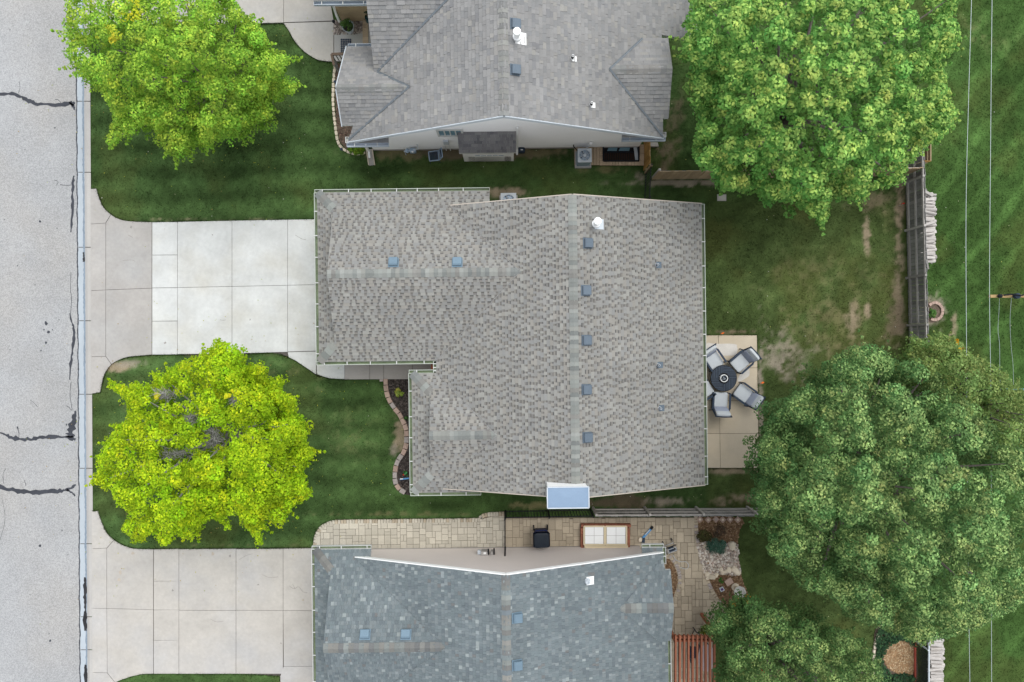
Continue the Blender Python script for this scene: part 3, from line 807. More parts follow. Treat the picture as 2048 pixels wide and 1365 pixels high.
def siding(wall, poly_uz, vw, nsign, mat, e=0.15):
    """lap boards on a wall lying at lot v = vw, facing nsign*v; poly in (u, z)."""
    z0 = min(p[1] for p in poly_uz); z1 = max(p[1] for p in poly_uz); u0 = min(p[0] for p in poly_uz); u1 = max(p[0] for p in poly_uz)
    z = z0
    while z < z1:
        r = clip_rect(poly_uz, u0, z, u1, z + e)
        if r and area(r) > 0.001:
            n = len(r); V = []
            for u, zz in r: V.append(W(u, vw + nsign * (0.026 - 0.020 * (zz - z) / e), zz))
            for u, zz in r: V.append(W(u, vw - nsign * 0.004, zz))
            mb = MB(); F = [tuple(range(n))] + [(i, n + i, n + (i + 1) % n, (i + 1) % n) for i in range(n)]
            mb.add(V, F); mk('siding_board', mb, mat, wall)
        z += e

def gwall(house, poly_uz, v0, v1, mat):      # gable wall slab between lot v0 and v1
    mb = MB(); n = len(poly_uz)
    V = [W(u, v0, z) for u, z in poly_uz] + [W(u, v1, z) for u, z in poly_uz]
    mb.add(V, [tuple(range(n)), tuple(range(n, 2 * n))[::-1]] + [(i, n + i, n + (i + 1) % n, (i + 1) % n) for i in range(n)])
    return mk('wall', mb, mat, house)

# ================= middle house
zE, zR = 2.8, 4.6
uR = L(1148.5, 690, zR)[0]; uE = L(1406, 690, zE)[0]; p = (zR - zE) / (uE - uR)
vN = L(1407, 408, zE)[1]; vS = L(1415, 970, zE)[1]; uWm = uR - (uE - uR)
plE = (zR + p * uR, -p, 0.0); plW = (zR - p * uR, p, 0.0)
zat = lambda pl, u, v: pl[0] + pl[1] * u + pl[2] * v
A = empty('house', W((-6.5 + uE) / 2, 0, 0), 'single storey house with mottled grey brown shingle roof, between the two neighbours', 'house', 'houses along the street')
# garage wing
gN = L(800, 384, zE)[1]; gS = L(760, 722.5, zE)[1]; gr = (gN + gS) / 2; zG = zE + p * (gN - gS) / 2
gW = L(636.5, 550, zE)[0]; gK = L(654, 547, zG)[0]; gE = L(979, 378, zE)[0]; d1 = gK - gW
plGN = (zE + p * gN, 0, -p); plGS = (zE - p * gS, 0, p); plGW = (zE - p * gW, p, 0)
uj = uR - (zR - zG) / p; uv = uR - (zR - zat(plGN, 0, vN)) / p
# front room wing
wN = L(845, 747, zE)[1]; wS = L(890, 985, zE)[1]; wr = (wN + wS) / 2; zW = zE + p * (wN - wS) / 2
wW = L(825, 870, zE)[0]; wK = L(858, 871, zW)[0]; wE = L(962, 990, zE)[0]; d2_ = wK - wW
plWN = (zE + p * wN, 0, -p); plWS = (zE - p * wS, 0, p); plWW = (zE - p * wW, p, 0)
uj2 = uR - (zR - zW) / p; uv2 = uR - (zR - zat(plWS, 0, vS)) / p
LA = [srgb(141, 140, 135), srgb(145, 144, 138), srgb(137, 136, 132), srgb(141, 138, 131), srgb(135, 135, 132)]
MA = [srgb(128, 126, 120), srgb(132, 129, 122), srgb(125, 123, 119), srgb(134, 131, 125)]
DA = [srgb(106, 104, 100), srgb(112, 109, 104), srgb(100, 99, 97)]
CAPA = [srgb(135, 138, 133), srgb(126, 129, 125), srgb(141, 143, 138), srgb(128, 127, 122), srgb(119, 122, 119), srgb(138, 139, 133)]
RA = Roof(A, dict(kind='dash', e=0.108, light=LA, mid=MA, dark=DA))
RA.facet([(uR, vS), (uE, vS), (uE, vN), (uR, vN)], plE)
RA.facet([(uR, vN), (uv, vN), (uj, gr), (uWm, gS), (uWm, wN), (uj2, wr), (uv2, vS), (uR, vS)], plW)
RA.facet([(gW, gN), (gK, gN - d1), (gK, gr), (uj, gr), (uv, vN), (gE, vN), (gE, gN)], plGN)
RA.facet([(gW, gS), (gK, gS + d1), (gK, gr), (uj, gr), (uWm, gS)], plGS)
RA.facet([(gW, gN), (gK, gN - d1), (gK + 0.25, gN - d1 - 0.25), (gK + 0.25, gS + d1 + 0.25), (gK, gS + d1), (gW, gS)], plGW)
RA.facet([(wW, wN), (wK, wN - d2_), (wK, wr), (uj2, wr), (uWm, wN)], plWN)
RA.facet([(wW, wS), (wK, wS + d2_), (wK, wr), (uj2, wr), (uv2, vS), (wE, vS), (wE, wS)], plWS)
RA.facet([(wW, wN), (wK, wN - d2_), (wK + 0.25, wN - d2_ - 0.25), (wK + 0.25, wS + d2_ + 0.25), (wK, wS + d2_), (wW, wS)], plWW)
RA.finish(m_shingle)
RA.caps((uR, vS, zR), (uR, vN, zR), nrm(plE), nrm(plW), CAPA)
RA.caps((gK, gr, zG), (uj + 0.1, gr, zG), nrm(plGN), nrm(plGS), CAPA)
RA.caps((wK, wr, zW), (uj2 + 0.1, wr, zW), nrm(plWN), nrm(plWS), CAPA)
for (a, b, na, nb) in [((gW, gN, zE), (gK, gN - d1, zE + p * d1), plGN, plGW), ((gW, gS, zE), (gK, gS + d1, zE + p * d1), plGS, plGW),
                       ((wW, wN, zE), (wK, wN - d2_, zE + p * d2_), plWN, plWW), ((wW, wS, zE), (wK, wS + d2_, zE + p * d2_), plWS, plWW)]:
    RA.caps(a, b, nrm(na), nrm(nb), CAPA, e=0.2)
zg = zE - 0.02
gutter(A, (gW, gS), (gW, gN), (-1, 0), zg); gutter(A, (gW - 0.1, gN), (gE, gN), (0, 1), zg); gutter(A, (gW - 0.1, gS), (uWm + 0.1, gS), (0, -1), zg)
gutter(A, (uWm, wN), (uWm, gS - 0.02), (-1, 0), zg, hang=0.12, first=0.06); gutter(A, (wW - 0.1, wN), (uWm - 0.02, wN), (0, 1), zg)
gutter(A, (wW, wS), (wW, wN), (-1, 0), zg); gutter(A, (wW - 0.1, wS), (wE, wS), (0, -1), zg); gutter(A, (uE, vS), (uE, vN), (1, 0), zg)
for a, b in [((uR, vN + 0.014, zR - 0.09), (uE, vN + 0.014, zE - 0.09)), ((uR, vN + 0.014, zR - 0.09), (uv, vN + 0.014, zat(plW, uv, 0) - 0.09)),
             ((uR, vS - 0.014, zR - 0.09), (uE, vS - 0.014, zE - 0.09)), ((uR, vS - 0.014, zR - 0.09), (uv2, vS - 0.014, zat(plW, uv2, 0) - 0.09))]:
    fascia(A, a, b, m_sidtan)
io = 0.34
wpl = [(uE - io, vS + io), (uE - io, vN - io), (gE - 0.02, vN - io), (gE - 0.02, gN - io), (gW + io, gN - io), (gW + io, gS + io), (uWm + io, gS + io), (uWm + io, wN - io), (wW + io, wN - io), (wW + io, wS + io), (wE - 0.02, wS + io), (wE - 0.02, vS + io)]
wa = wallbox(A, wpl, -0.05, zE - 0.0, m_sidtan)
for vv, s_ in ((vN - io, -1), (vS + io, 1)):
    gwall(A, [(uWm + io + 0.3, zE - 0.05), (uE - io - 0.3, zE - 0.05), (uR, zR - 0.2)], vv, vv + s_ * 0.1, m_sidtan)
for kk, rr, zz, hw in ((gK, gr, zG, (gN - gS) / 2 - d1), (wK, wr, zW, (wN - wS) / 2 - d2_)):
    mb = MB(); mb.add([W(kk + 0.24, rr - hw + 0.3, zE + 0.25), W(kk + 0.24, rr + hw - 0.3, zE + 0.25), W(kk + 0.24, rr, zz - 0.14)], [(0, 1, 2)]); mk('gable_wall', mb, m_sidtan, A)
opening(A, (gW + io, gr, 1.15), (-1, 0), 4.4, 2.1, m_white, 'garage_door', 3)
opening(A, (wW + io, wr, 1.4), (-1, 0), 1.6, 1.2, m_glass); opening(A, (uE - io, 2.4, 1.4), (1, 0), 1.4, 1.1, m_glass); opening(A, (uE - io, -1.2, 1.08), (1, 0), 1.8, 2.0, m_glass, 'window', 1); opening(A, (uE - io, -3.4, 1.4), (1, 0), 1.2, 1.1, m_glass)
opening(A, (uWm + io, (gS + wN) / 2, 1.07), (-1, 0), 0.9, 2.0, m_door, 'door', 0)
ft = MB(); ft.box(W(uWm - 0.05, (gS + wN) / 2 + 0.005, 2.52), (0.32, 0.2, 0.03), TH); mk('porch_lamp', ft, m_door, A)
for px_, py_ in ((1176, 486), (1172, 581), (1173, 681), (1173, 780), (1175, 876)): boxvent(RA.root, px_, py_, 4.4, plE, m_vent)
for px_, py_ in ((786, 525), (914, 525)): boxvent(RA.root, px_, py_, 3.8, plGN, m_ventb)
for px_, py_ in ((1316, 529), (1319, 731), (1322, 818)): pipe(RA.root, px_, py_, 3.4, plE, 0.035, 0.22, m_lgrey, m_dmet, 0.2, m_vent)
pipe(RA.root, 1196, 442, 4.3, plE, 0.085, 0.62, m_white, None, 0.32, m_lgrey, cap=True)
# fireplace chase on the gable end, with a sheet-metal cap
cu0, cv0 = L(1094.5, 975, 5.2); cu1, cv1 = L(1178, 1016, 5.2)
ch = wallbox(A, [(cu0 + 0.03, cv1 + 0.03), (cu1 - 0.03, cv1 + 0.03), (cu1 - 0.03, cv0 - 0.03), (cu0 + 0.03, cv0 - 0.03)], 0.0, 5.15, m_siding, 'chimney_chase')
mb = MB(); hi = 5.212; mid_ = [(cu0 + cu1) / 2, (cv0 + cv1) / 2]
V = [W(cu0, cv1, 5.11), W(cu1, cv1, 5.11), W(cu1, cv0, 5.11), W(cu0, cv0, 5.11), W(cu0, cv1, 5.2), W(cu1, cv1, 5.2), W(cu1, cv0, 5.2), W(cu0, cv0, 5.2), W(mid_[0], mid_[1], hi)]
mb.add(V, [(0, 1, 5, 4), (1, 2, 6, 5), (2, 3, 7, 6), (3, 0, 4, 7), (4, 5, 8), (5, 6, 8), (6, 7, 8), (7, 4, 8)]); mk('chase_cap', mb, m_chase, ch)
mb = MB()
for a, b in ((4, 5), (5, 6), (6, 7), (7, 4)): mb.bar(V[a] + Vector((0, 0, 0.006)), V[b] + Vector((0, 0, 0.006)), 0.03, 0.03)
mk('cap_rim', mb, m_lgrey, ch)
NOGRASS.append([(x, y) for x, y in [(632 + 30, 400), (985, 400), (985, 420), (1385, 425), (1390, 950), (960, 960), (840, 975), (840, 765), (860, 720), (650, 715)]])

# ================= north neighbour
zR2 = 5.4
B_uR = L(1008, 230, zR2)[0]; B_uE = L(1326, 270, zE)[0]; B_uW = L(697, 280, zE)[0]; B_vS = L(1322, 276, zE)[1]
pe = (zR2 - zE) / (B_uE - B_uR); pw = (zR2 - zE) / (B_uR - B_uW)
bE = (zR2 + pe * B_uR, -pe, 0.0); bW = (zR2 - pw * B_uR, pw, 0.0)
B = empty('house', W(B_uR, 10.5, 0), 'house with taupe grey shingles and white siding gable, nearest the top edge', 'house', 'houses along the street')
RB = Roof(B, dict(kind='plain', e=0.125, w=(0.09, 0.13, 0.17, 0.21, 0.26), th=(0.010, 0.017, 0.026),
    cols=[(srgb(136, 135, 133), .32), (srgb(141, 140, 138), .28), (srgb(131, 131, 130), .22), (srgb(146, 144, 139), .07), (srgb(126, 126, 126), .06), (srgb(140, 138, 134), .05)]))
zr = 3.9; evr = L(740, 175, zr)[1]; ps = 0.81; eK = L(672, 175, zr)[0]
enS = (zr - ps * evr, 0, ps); enN = (zr + ps * evr, 0, -ps)
euj = B_uR - (zR2 - zr) / pw; evv = evr - (zr - zE) / ps
veS = L(690, 250, 3.15)[1]; veN = evr + (zr - 2.35) / ps
gv0 = evr + 0.69; gz0 = zr - ps * 0.69; gu0 = B_uR - (zR2 - gz0) / pw
pg_ = 0.69; plG = (gz0 - pg_ * gv0, 0, pg_); gtop = gv0 + (5.0 - gz0) / pg_; gutop = B_uR - (zR2 - 5.0) / pw
gWk = L(741, 45, 3.9)[0]; plGb = (5.0 + pg_ * gtop, 0, -pg_)
RB.facet([(B_uR, B_vS), (B_uE, B_vS), (B_uE, 10.1), (6.3, 10.1), (6.3, 14.5), (B_uR, 14.5)], bE)
RB.facet([(B_uR, B_vS), (B_uW, B_vS), (B_uW, evv), (euj, evr), (gu0, gv0), (gutop, gtop), (B_uR - 0.05, 14.5), (B_uR, 14.5)], bW)
RB.facet([(eK, evr), (euj, evr), (B_uW + 0.02, evv), (B_uW + 0.02, evv + 0.02), (L(706, 250, 3.15)[0], veS), (eK, veS)], enS)
RB.facet([(eK, evr), (eK, veN), (gu0 + 0.1, veN), (gu0, gv0), (euj, evr)], enN)
RB.facet([(gWk, gv0), (gu0, gv0), (gutop, gtop), (gWk, gtop)], plG)
RB.facet([(gWk, gtop), (gutop, gtop), (gutop, gtop + 2.5), (gWk, gtop + 2.5)], plGb)
gaV = L(680, 2, zE)[1]; gaW = L(627, 0, zE)[0]
RB.facet([(gaW, gaV), (gWk - 0.05, gaV), (gWk - 0.05, gaV + 3.5), (gaW, gaV + 3.5)], (zE - 0.5 * gaV, 0, 0.5))
zr3 = 3.73; fv = L(1300, 138, zr3)[1]; pf = 0.48; fK = L(1345, 138, zr3)[0]; fuj = B_uR + (zR2 - zr3) / pe
fS = (zr3 - pf * fv, 0, pf); fN = (zr3 + pf * fv, 0, -pf)
vfS = L(1341, 236, 3.08)[1]; vfN = L(1340, 78, 3.1)[1]
RB.facet([(fuj, fv), (fK, fv), (fK, vfS), (L(1326, 236, 3.08)[0], vfS), (B_uE, fv - (zr3 - zE) / pf)], fS)
RB.facet([(fuj, fv), (fK, fv), (fK, vfN), (B_uR + (zR2 - (zr3 - pf * (vfN - fv))) / pe, vfN)], fN)
rv = L(735, 286, 2.75)[1]; ruL = B_uW + 0.02; ruL1 = L(777, 285, 2.75)[0]; rvE = L(1285, 275, 2.75)[1]; ruR0 = L(1244, 275, 2.75)[0]; ruR1 = B_uE
RB.facet([(ruL, rv), (ruL1, rv), (ruL1, rv + 0.75), (ruL, rv + 0.25)], (2.73 - 0.22 * rv, 0, 0.22))
RB.facet([(ruR0, rvE), (ruR1, rvE), (ruR1, rvE + 0.2), (ruR0, rvE + 0.7)], (2.73 - 0.22 * rvE, 0, 0.22))
RB.finish(m_shingle)
CAPB = [srgb(130, 131, 128), srgb(138, 138, 133), srgb(125, 125, 123), srgb(133, 131, 127)]
RB.caps((B_uR, B_vS, zR2), (B_uR, 14.4, zR2), nrm(bE), nrm(bW), CAPB, w=0.17, e=0.16, lift=0.016)
RB.caps((eK, evr, zr), (euj, evr, zr), nrm(enS), nrm(enN), CAPB, w=0.17, e=0.18, lift=0.016)
RB.caps((fuj, fv, zr3), (fK, fv, zr3), nrm(fS), nrm(fN), CAPB, w=0.17, e=0.18, lift=0.016)
def valley(roof, a, b, name='valley_flashing', w=0.034, mat=None):
    a = Vector(a); b = Vector(b); t = (b - a).normalized(); s_ = Vector((-t.y, t.x, 0)).normalized()
    mb = MB(); V = []
    for q in (a, b):
        for o, z in ((-w, 0.028 + w * 0.4), (0, 0.026), (w, 0.028 + w * 0.4)): V.append(W(*(q + s_ * o + Vector((0, 0, z)))))
    mb.add(V, [(0, 1, 4, 3), (1, 2, 5, 4)]); return mk(name, mb, mat or m_valley, roof)
valley(RB.root, (euj, evr, zr), (B_uW, evv, zE)); valley(RB.root, (euj, evr, zr), (gu0, gv0, gz0)); valley(RB.root, (gu0, gv0, gz0), (gutop, gtop, 5.0))
valley(RB.root, (fuj, fv, zr3), (B_uE, fv - (zr3 - zE) / pf, zE)); valley(RB.root, (fuj, fv, zr3), (B_uR + (zR2 - (zr3 - pf * (vfN - fv))) / pe, vfN, zr3 - pf * (vfN - fv)))
gutter(B, (ruL - 0.1, rv), (ruL1, rv), (0, -1), 2.72, m_gutb, silt=False); gutter(B, (ruR0, rvE), (ruR1 + 0.1, rvE), (0, -1), 2.72, m_gutb, silt=False)
gutter(B, (B_uW, rv), (B_uW, evv + 0.12), (-1, 0), 2.76, m_trim, silt=False); gutter(B, (B_uE, rvE), (B_uE, fv - 1.75), (1, 0), 2.76, m_trim, silt=False)
gutter(B, (eK + 0.05, veN), (gWk + 0.25, veN), (0, 1), 2.33, m_gutb, silt=False); gutter(B, (gaW, gaV), (gWk - 0.05, gaV), (0, -1), 2.77, m_gutb, silt=False)
gutter(B, (6.3, 10.1), (6.3, 14.4), (1, 0), zat(bE, 6.3, 0) - 0.02, m_trim)
for a, b in [((B_uR, B_vS - 0.014, zR2 - 0.085), (B_uE, B_vS - 0.014, zE - 0.085)), ((B_uR, B_vS - 0.014, zR2 - 0.085), (B_uW, B_vS - 0.014, zE - 0.085))]: fascia(B, a, b, m_lgrey)
fascia(B, (eK - 0.014, evr, zr - 0.085), (eK - 0.014, veN, 2.35 - 0.085), m_lgrey); fascia(B, (eK - 0.014, evr, zr - 0.085), (eK - 0.014, veS, zat(enS, 0, veS) - 0.085), m_lgrey)
bw = L(1000, 297, 0.1)[1]
wallbox(B, [(B_uW + io, bw + 0.12), (B_uE - io, bw + 0.12), (B_uE - io, 14.2), (gWk, 14.2), (gWk, 9.2), (B_uW + io, 9.2)], -0.05, zE - 0.02, m_siding)
gzz = lambda u: (zat(bE, u, 0) if u > B_uR else zat(bW, u, 0)) - 0.15
gp = [(B_uW + io, 0.22), (B_uE - io, 0.22), (B_uE - io, gzz(B_uE - io)), (B_uR, gzz(B_uR)), (B_uW + io, gzz(B_uW + io))]
gw = gwall(B, gp, bw, bw + 0.11, m_siding); siding(gw, gp, bw, -1, m_siding)
wallbox(B, [(B_uW + io - 0.03, bw - 0.012), (B_uE - io + 0.03, bw - 0.012), (B_uE - io + 0.03, bw + 0.2), (B_uW + io - 0.03, bw + 0.2)], -0.05, 0.215, m_found, 'foundation')
# garage wall over the entry bed, brick at its foot
gwv = L(690, 42, 0.0)[1]
wallbox(B, [(gaW + 0.35, gwv), (gWk + 0.2, gwv), (gWk + 0.2, 14.4), (gaW + 0.35, 14.4)], 1.15, 2.72, m_siding)
wallbox(B, [(gaW + 0.31, gwv - 0.04), (gWk + 0.2, gwv - 0.04), (gWk + 0.2, 14.4), (gaW + 0.31, 14.4)], -0.05, 1.15, m_wood_tan, 'brick_veneer')
# shed-roofed bump-out with a glazed box below it
s0 = L(918, 255, 2.75); s1 = L(1031, 290, 1.55)
RB2 = Roof(B, dict(kind='plain', e=0.13, w=(0.1, 0.14, 0.2), th=(0.006, 0.012), cols=[(srgb(118, 117, 118), .5), (srgb(128, 127, 126), .3), (srgb(106, 106, 108), .2)]))
su0 = L(918, 285, 1.6)[0]; su1 = L(1032, 285, 1.6)[0]; svt = bw - 0.03; svb = L(970, 291, 1.5)[1] 
svb = min(svb, bw - 0.55)
sm_ = (2.35 - 1.62) / (svt - svb)
fR = (1.62 - sm_ * svb, 0, sm_)
RB2.facet([(su0, svb), (su1, svb), (su1, svt), (su0, svt)], fR); RB2.house = B; RB2.finish(m_shingle)
wallbox(B, [(su0 + 0.08, svb + 0.1), (su1 - 0.08, svb + 0.1), (su1 - 0.08, bw), (su0 + 0.08, bw)], 0.0, 1.52, m_siding)
b0 = L(950, 298, 0.55)[0]; b1 = L(1008, 298, 0.55)[0]; bv1 = svb + 0.1; bv0 = L(975, 304, 0.4)[1] - 0.08
wb = wallbox(B, [(b0, bv0), (b1, bv0), (b1, bv1), (b0, bv1)], 0.0, 0.62, m_siding, 'bay_box')
for k in range(5):
    ua = b0 + (b1 - b0) * (k + 0.06) / 5; ub = b0 + (b1 - b0) * (k + 0.94) / 5
    mb = MB(); mb.add([W(ua, bv0 + 0.04, 0.64), W(ub, bv0 + 0.04, 0.64), W(ub, bv1 - 0.02, 0.86), W(ua, bv1 - 0.02, 0.86)], [(0, 1, 2, 3)]); mk('pane', mb, m_glassb, wb)
mb = MB()
for k in range(6):
    ua = b0 + (b1 - b0) * k / 5; mb.bar(W(ua, bv0 + 0.02, 0.645), W(ua, bv1, 0.88), 0.04, 0.04)
mb.bar(W(b0, bv0 + 0.01, 0.635), W(b1, bv0 + 0.01, 0.635), 0.05, 0.05); mk('mullion', mb, m_white, wb)
for uu in (b0 - 0.13, b1 + 0.13):
    wallbox(B, [(uu - 0.115, bv0 - 0.02), (uu + 0.115, bv0 - 0.02), (uu + 0.115, bv1), (uu - 0.115, bv1)], 0.0, 0.66, m_edgegrey, 'side_pier')
o = opening(B, (L(900, 266, 2.35)[0], bw - 0.03, 2.3), (0, -1), 0.75, 0.62, m_glassb, 'window', 3)
def downspout(house, u, v, zt, vo, mat=None):
    mb = MB(); mb.bar(W(u, v, zt), W(u, v + vo, 0.35), 0.07, 0.06); mb.bar(W(u, v + vo, 0.35), W(u, v + vo * 1.6, 0.1), 0.07, 0.06); return mk('downspout', mb, mat or m_white, house)
mb = MB(); q0 = L(733, 294, 2.6); q1 = L(738, 302, 0.25)
mb.bar(W(q0[0], q0[1] + 0.06, 2.62), W(q1[0], bw - 0.09, 2.2), 0.07, 0.07); mb.bar(W(q1[0], bw - 0.09, 2.2), W(q1[0], bw - 0.09, 0.3), 0.07, 0.07); mb.bar(W(q1[0], bw - 0.09, 0.3), W(q1[0], bw - 0.3, 0.16), 0.07, 0.07)
mk('downspout', mb, m_white, B)
mb = MB(); uu = L(1034, 298, 0.1)[0]; mb.bar(W(uu, bw - 0.07, 2.9), W(uu, bw - 0.07, 0.3), 0.07, 0.07); mb.bar(W(uu, bw - 0.07, 0.3), W(uu, bw - 0.24, 0.12), 0.07, 0.07); mk('downspout', mb, m_white, B)
mb = MB(); q0 = L(683, 5, 2.6); mb.bar(W(L(664, 5, 2.6)[0], gaV + 0.1, 2.65), W(L(676, 40, 0.5)[0], gwv - 0.08, 0.9), 0.07, 0.07); mb.bar(W(L(676, 40, 0.5)[0], gwv - 0.08, 0.9), W(L(676, 40, 0.3)[0], gwv - 0.08, 0.12), 0.07, 0.07); mk('downspout', mb, m_siding, B)
boxvent(RB.root, 1030, 46, 5.1, bE, m_vent); boxvent(RB.root, 1030, 138, 5.1, bE, m_vent)
pipe(RB.root, 1034, 62, 5.0, bE, 0.085, 0.5, m_white, None, 0.36, m_white, cap=True)
pipe(RB.root, 1146, 111, 4.2, bE, 0.035, 0.26, m_white, m_rubber, 0.17, m_white); pipe(RB.root, 1184, 205, 4.0, bE, 0.035, 0.26, m_white, m_rubber, 0.17, m_white)
NOGRASS.append([(735, 296), (1285, 296), (1300, 40), (1330, -200), (600, -200), (650, 30), (735, 60)])

# ================= south neighbour
zR4 = 4.95
C_uR = L(1012, 1200, zR4)[0]; C_uE = L(1336, 1320, zE)[0]; C_vN = L(1310, 1106, zE)[1]; pc = (zR4 - zE) / (C_uE - C_uR); C_uWm = C_uR - (zR4 - zE) / pc
cE = (zR4 + pc * C_uR, -pc, 0.0); cW = (zR4 - pc * C_uR, pc, 0.0)
Cc = empty('house', W(C_uR, -11, 0), 'house with blue grey speckled shingles and beige siding, nearest the bottom edge', 'house', 'houses along the street')
RC = Roof(Cc, dict(kind='plain', e=0.118, w=(0.07, 0.085, 0.10, 0.12), th=(0.008, 0.012, 0.020),
    cols=[(srgb(108, 117, 119), .34), (srgb(113, 121, 123), .27), (srgb(103, 111, 114), .20), (srgb(118, 125, 126), .10), (srgb(130, 137, 138), .045), (srgb(139, 146, 145), .025), (srgb(111, 112, 111), .02)]))
zc = 4.17; cr = L(770, 1297, zc)[1]; cgN = L(680, 1099, zE)[1]; pq = (zc - zE) / (cgN - cr); cgS = 2 * cr - cgN
cWx = L(631, 1250, zE)[0]; cK = L(646, 1297, zc)[0]; dc = cK - cWx; cuj = C_uR - (zR4 - zc) / pc
cN_ = (zE + pq * cgN, 0, -pq); cS_ = (zE - pq * cgS, 0, pq); cWs = (zE - pq * cWx, pq, 0)
zv = zat(cN_, 0, C_vN); cuv = C_uR - (zR4 - zv) / pc; cEnd = L(742, 1095, zE)[0]
RC.facet([(cWx, cgN), (cK, cgN - dc), (cK, cr), (cuj, cr), (cuv, C_vN), (cEnd, C_vN - 0.02), (cEnd, cgN)], cN_)
RC.facet([(cWx, cgS), (cK, cgS + dc), (cK, cr), (cuj, cr), (C_uWm, cgS)], cS_)
RC.facet([(cWx, cgN), (cK, cgN - dc), (cK + 0.25, cgN - dc - 0.25), (cK + 0.25, cgS + dc + 0.25), (cK, cgS + dc), (cWx, cgS)], cWs)
RC.facet([(C_uR, C_vN), (C_uR, -15), (C_uWm, -15), (C_uWm, cgS), (cuj, cr), (cuv, C_vN)], cW)
zr5 = 3.47; hv = L(1290, 1218, zr5)[1]; hK = L(1348, 1218, zr5)[0]; huj = C_uR + (zR4 - zr5) / pc
hN = (zr5 + pc * hv, 0, -pc); hS = (zr5 - pc * hv, 0, pc); C_uE2 = L(1326, 1110, zE)[0]
vh1 = hv + 1.1; vh2 = hv - 1.25
RC.facet([(C_uR, C_vN), (C_uE2, C_vN), (C_uE2, vh2), (C_uE, vh2), (C_uE, -15), (C_uR, -15)], cE)
RC.facet([(huj, hv), (hK, hv), (hK, vh1), (C_uE2 + 0.02, vh1), (C_uR + (zR4 - (zr5 - pc * 1.5)) / pc, hv + 1.5)], hN)
RC.facet([(huj, hv), (hK, hv), (hK, vh2), (C_uE - 0.1, vh2), (C_uE - 0.1, hv - 1.5)], hS)
rvc = L(1300, 1096, 2.75)[1]; rc0 = L(1284, 1092, 2.75)[0]; rc1 = C_uE2
RC.facet([(rc0, rvc), (rc1, rvc), (rc1, rvc - 0.25), (rc0, rvc - 0.75)], (2.73 + 0.22 * rvc, 0, -0.22))
RC.finish(m_shingle)
CAPC = [srgb(122, 122, 118), srgb(116, 116, 113), srgb(128, 127, 122), srgb(110, 111, 110), srgb(124, 128, 125)]
CAPD = [srgb(122, 130, 130), srgb(132, 136, 132), srgb(112, 120, 124), srgb(126, 128, 124)]
RC.caps((C_uR, -14.8, zR4), (C_uR, C_vN, zR4), nrm(cE), nrm(cW), CAPC + CAPD, w=0.15, e=0.15, lift=0.016)
RC.caps((cK, cr, zc), (cuj, cr, zc), nrm(cN_), nrm(cS_), CAPC, w=0.17, e=0.16); RC.caps((huj, hv, zr5), (hK, hv, zr5), nrm(hN), nrm(hS), CAPC + CAPD, w=0.17, e=0.17)
RC.caps((cWx, cgN, zE), (cK, cgN - dc, zE + pq * dc), nrm(cN_), nrm(cWs), CAPC, e=0.2)
gutter(Cc, (cWx, cgS), (cWx, cgN), (-1, 0), zg, m_trim); gutter(Cc, (cWx - 0.1, cgN), (cEnd, cgN), (0, 1), zg, m_trim)
gutter(Cc, (rc0, rvc), (rc1 + 0.05, rvc), (0, 1), 2.72, m_trim); gutter(Cc, (C_uE2, rvc - 0.55), (C_uE2, rvc), (1, 0), 2.74, m_trim); gutter(Cc, (C_uE, -14.8), (C_uE, vh2 + 0.05), (1, 0), zg, m_trim)
for a, b in [((C_uR, C_vN + 0.014, zR4 - 0.085), (C_uE2, C_vN + 0.014, zat(cE, C_uE2, 0) - 0.085)), ((C_uR, C_vN + 0.014, zR4 - 0.085), (cuv, C_vN + 0.014, zv - 0.085))]: fascia(Cc, a, b, m_white)
cw_ = L(1000, 1096, 0.1)[1]
wallbox(Cc, [(cWx + io, cw_ - 0.12), (C_uE2 - io, cw_ - 0.12), (C_uE2 - io, -14.6), (cWx + io, -14.6)], -0.05, zE - 0.02, m_sidbeige)
czz = lambda u: (zat(cE, u, 0) if u > C_uR else zat(cW, u, 0)) - 0.15
cp_ = [(cEnd - 0.6, 0.2), (C_uE2 - io, 0.2), (C_uE2 - io, czz(C_uE2 - io)), (C_uR, czz(C_uR)), (cEnd - 0.6, czz(cEnd - 0.6))]
gw2 = gwall(Cc, cp_, cw_, cw_ - 0.11, m_sidbeige); siding(gw2, cp_, cw_, 1, m_sidbeige)
wallbox(Cc, [(cWx + io - 0.03, cw_ + 0.012), (C_uE2 - io + 0.03, cw_ + 0.012), (C_uE2 - io + 0.03, cw_ - 0.2), (cWx + io - 0.03, cw_ - 0.2)], -0.05, 0.195, m_found, 'foundation')
boxvent(RC.root, 729, 1272, 3.9, cN_, m_ventb); boxvent(RC.root, 811, 1272, 3.9, cN_, m_ventb); boxvent(RC.root, 1034, 1238, 4.8, cE, m_ventb); boxvent(RC.root, 1034, 1333, 4.8, cE, m_ventb)
pipe(RC.root, 1176, 1166, 4.2, cE, 0.06, 0.18, m_lgrey, m_lgrey, 0.26, m_white)
NOGRASS.append([(640, 1096), (1330, 1092), (1345, 1500), (640, 1500)])

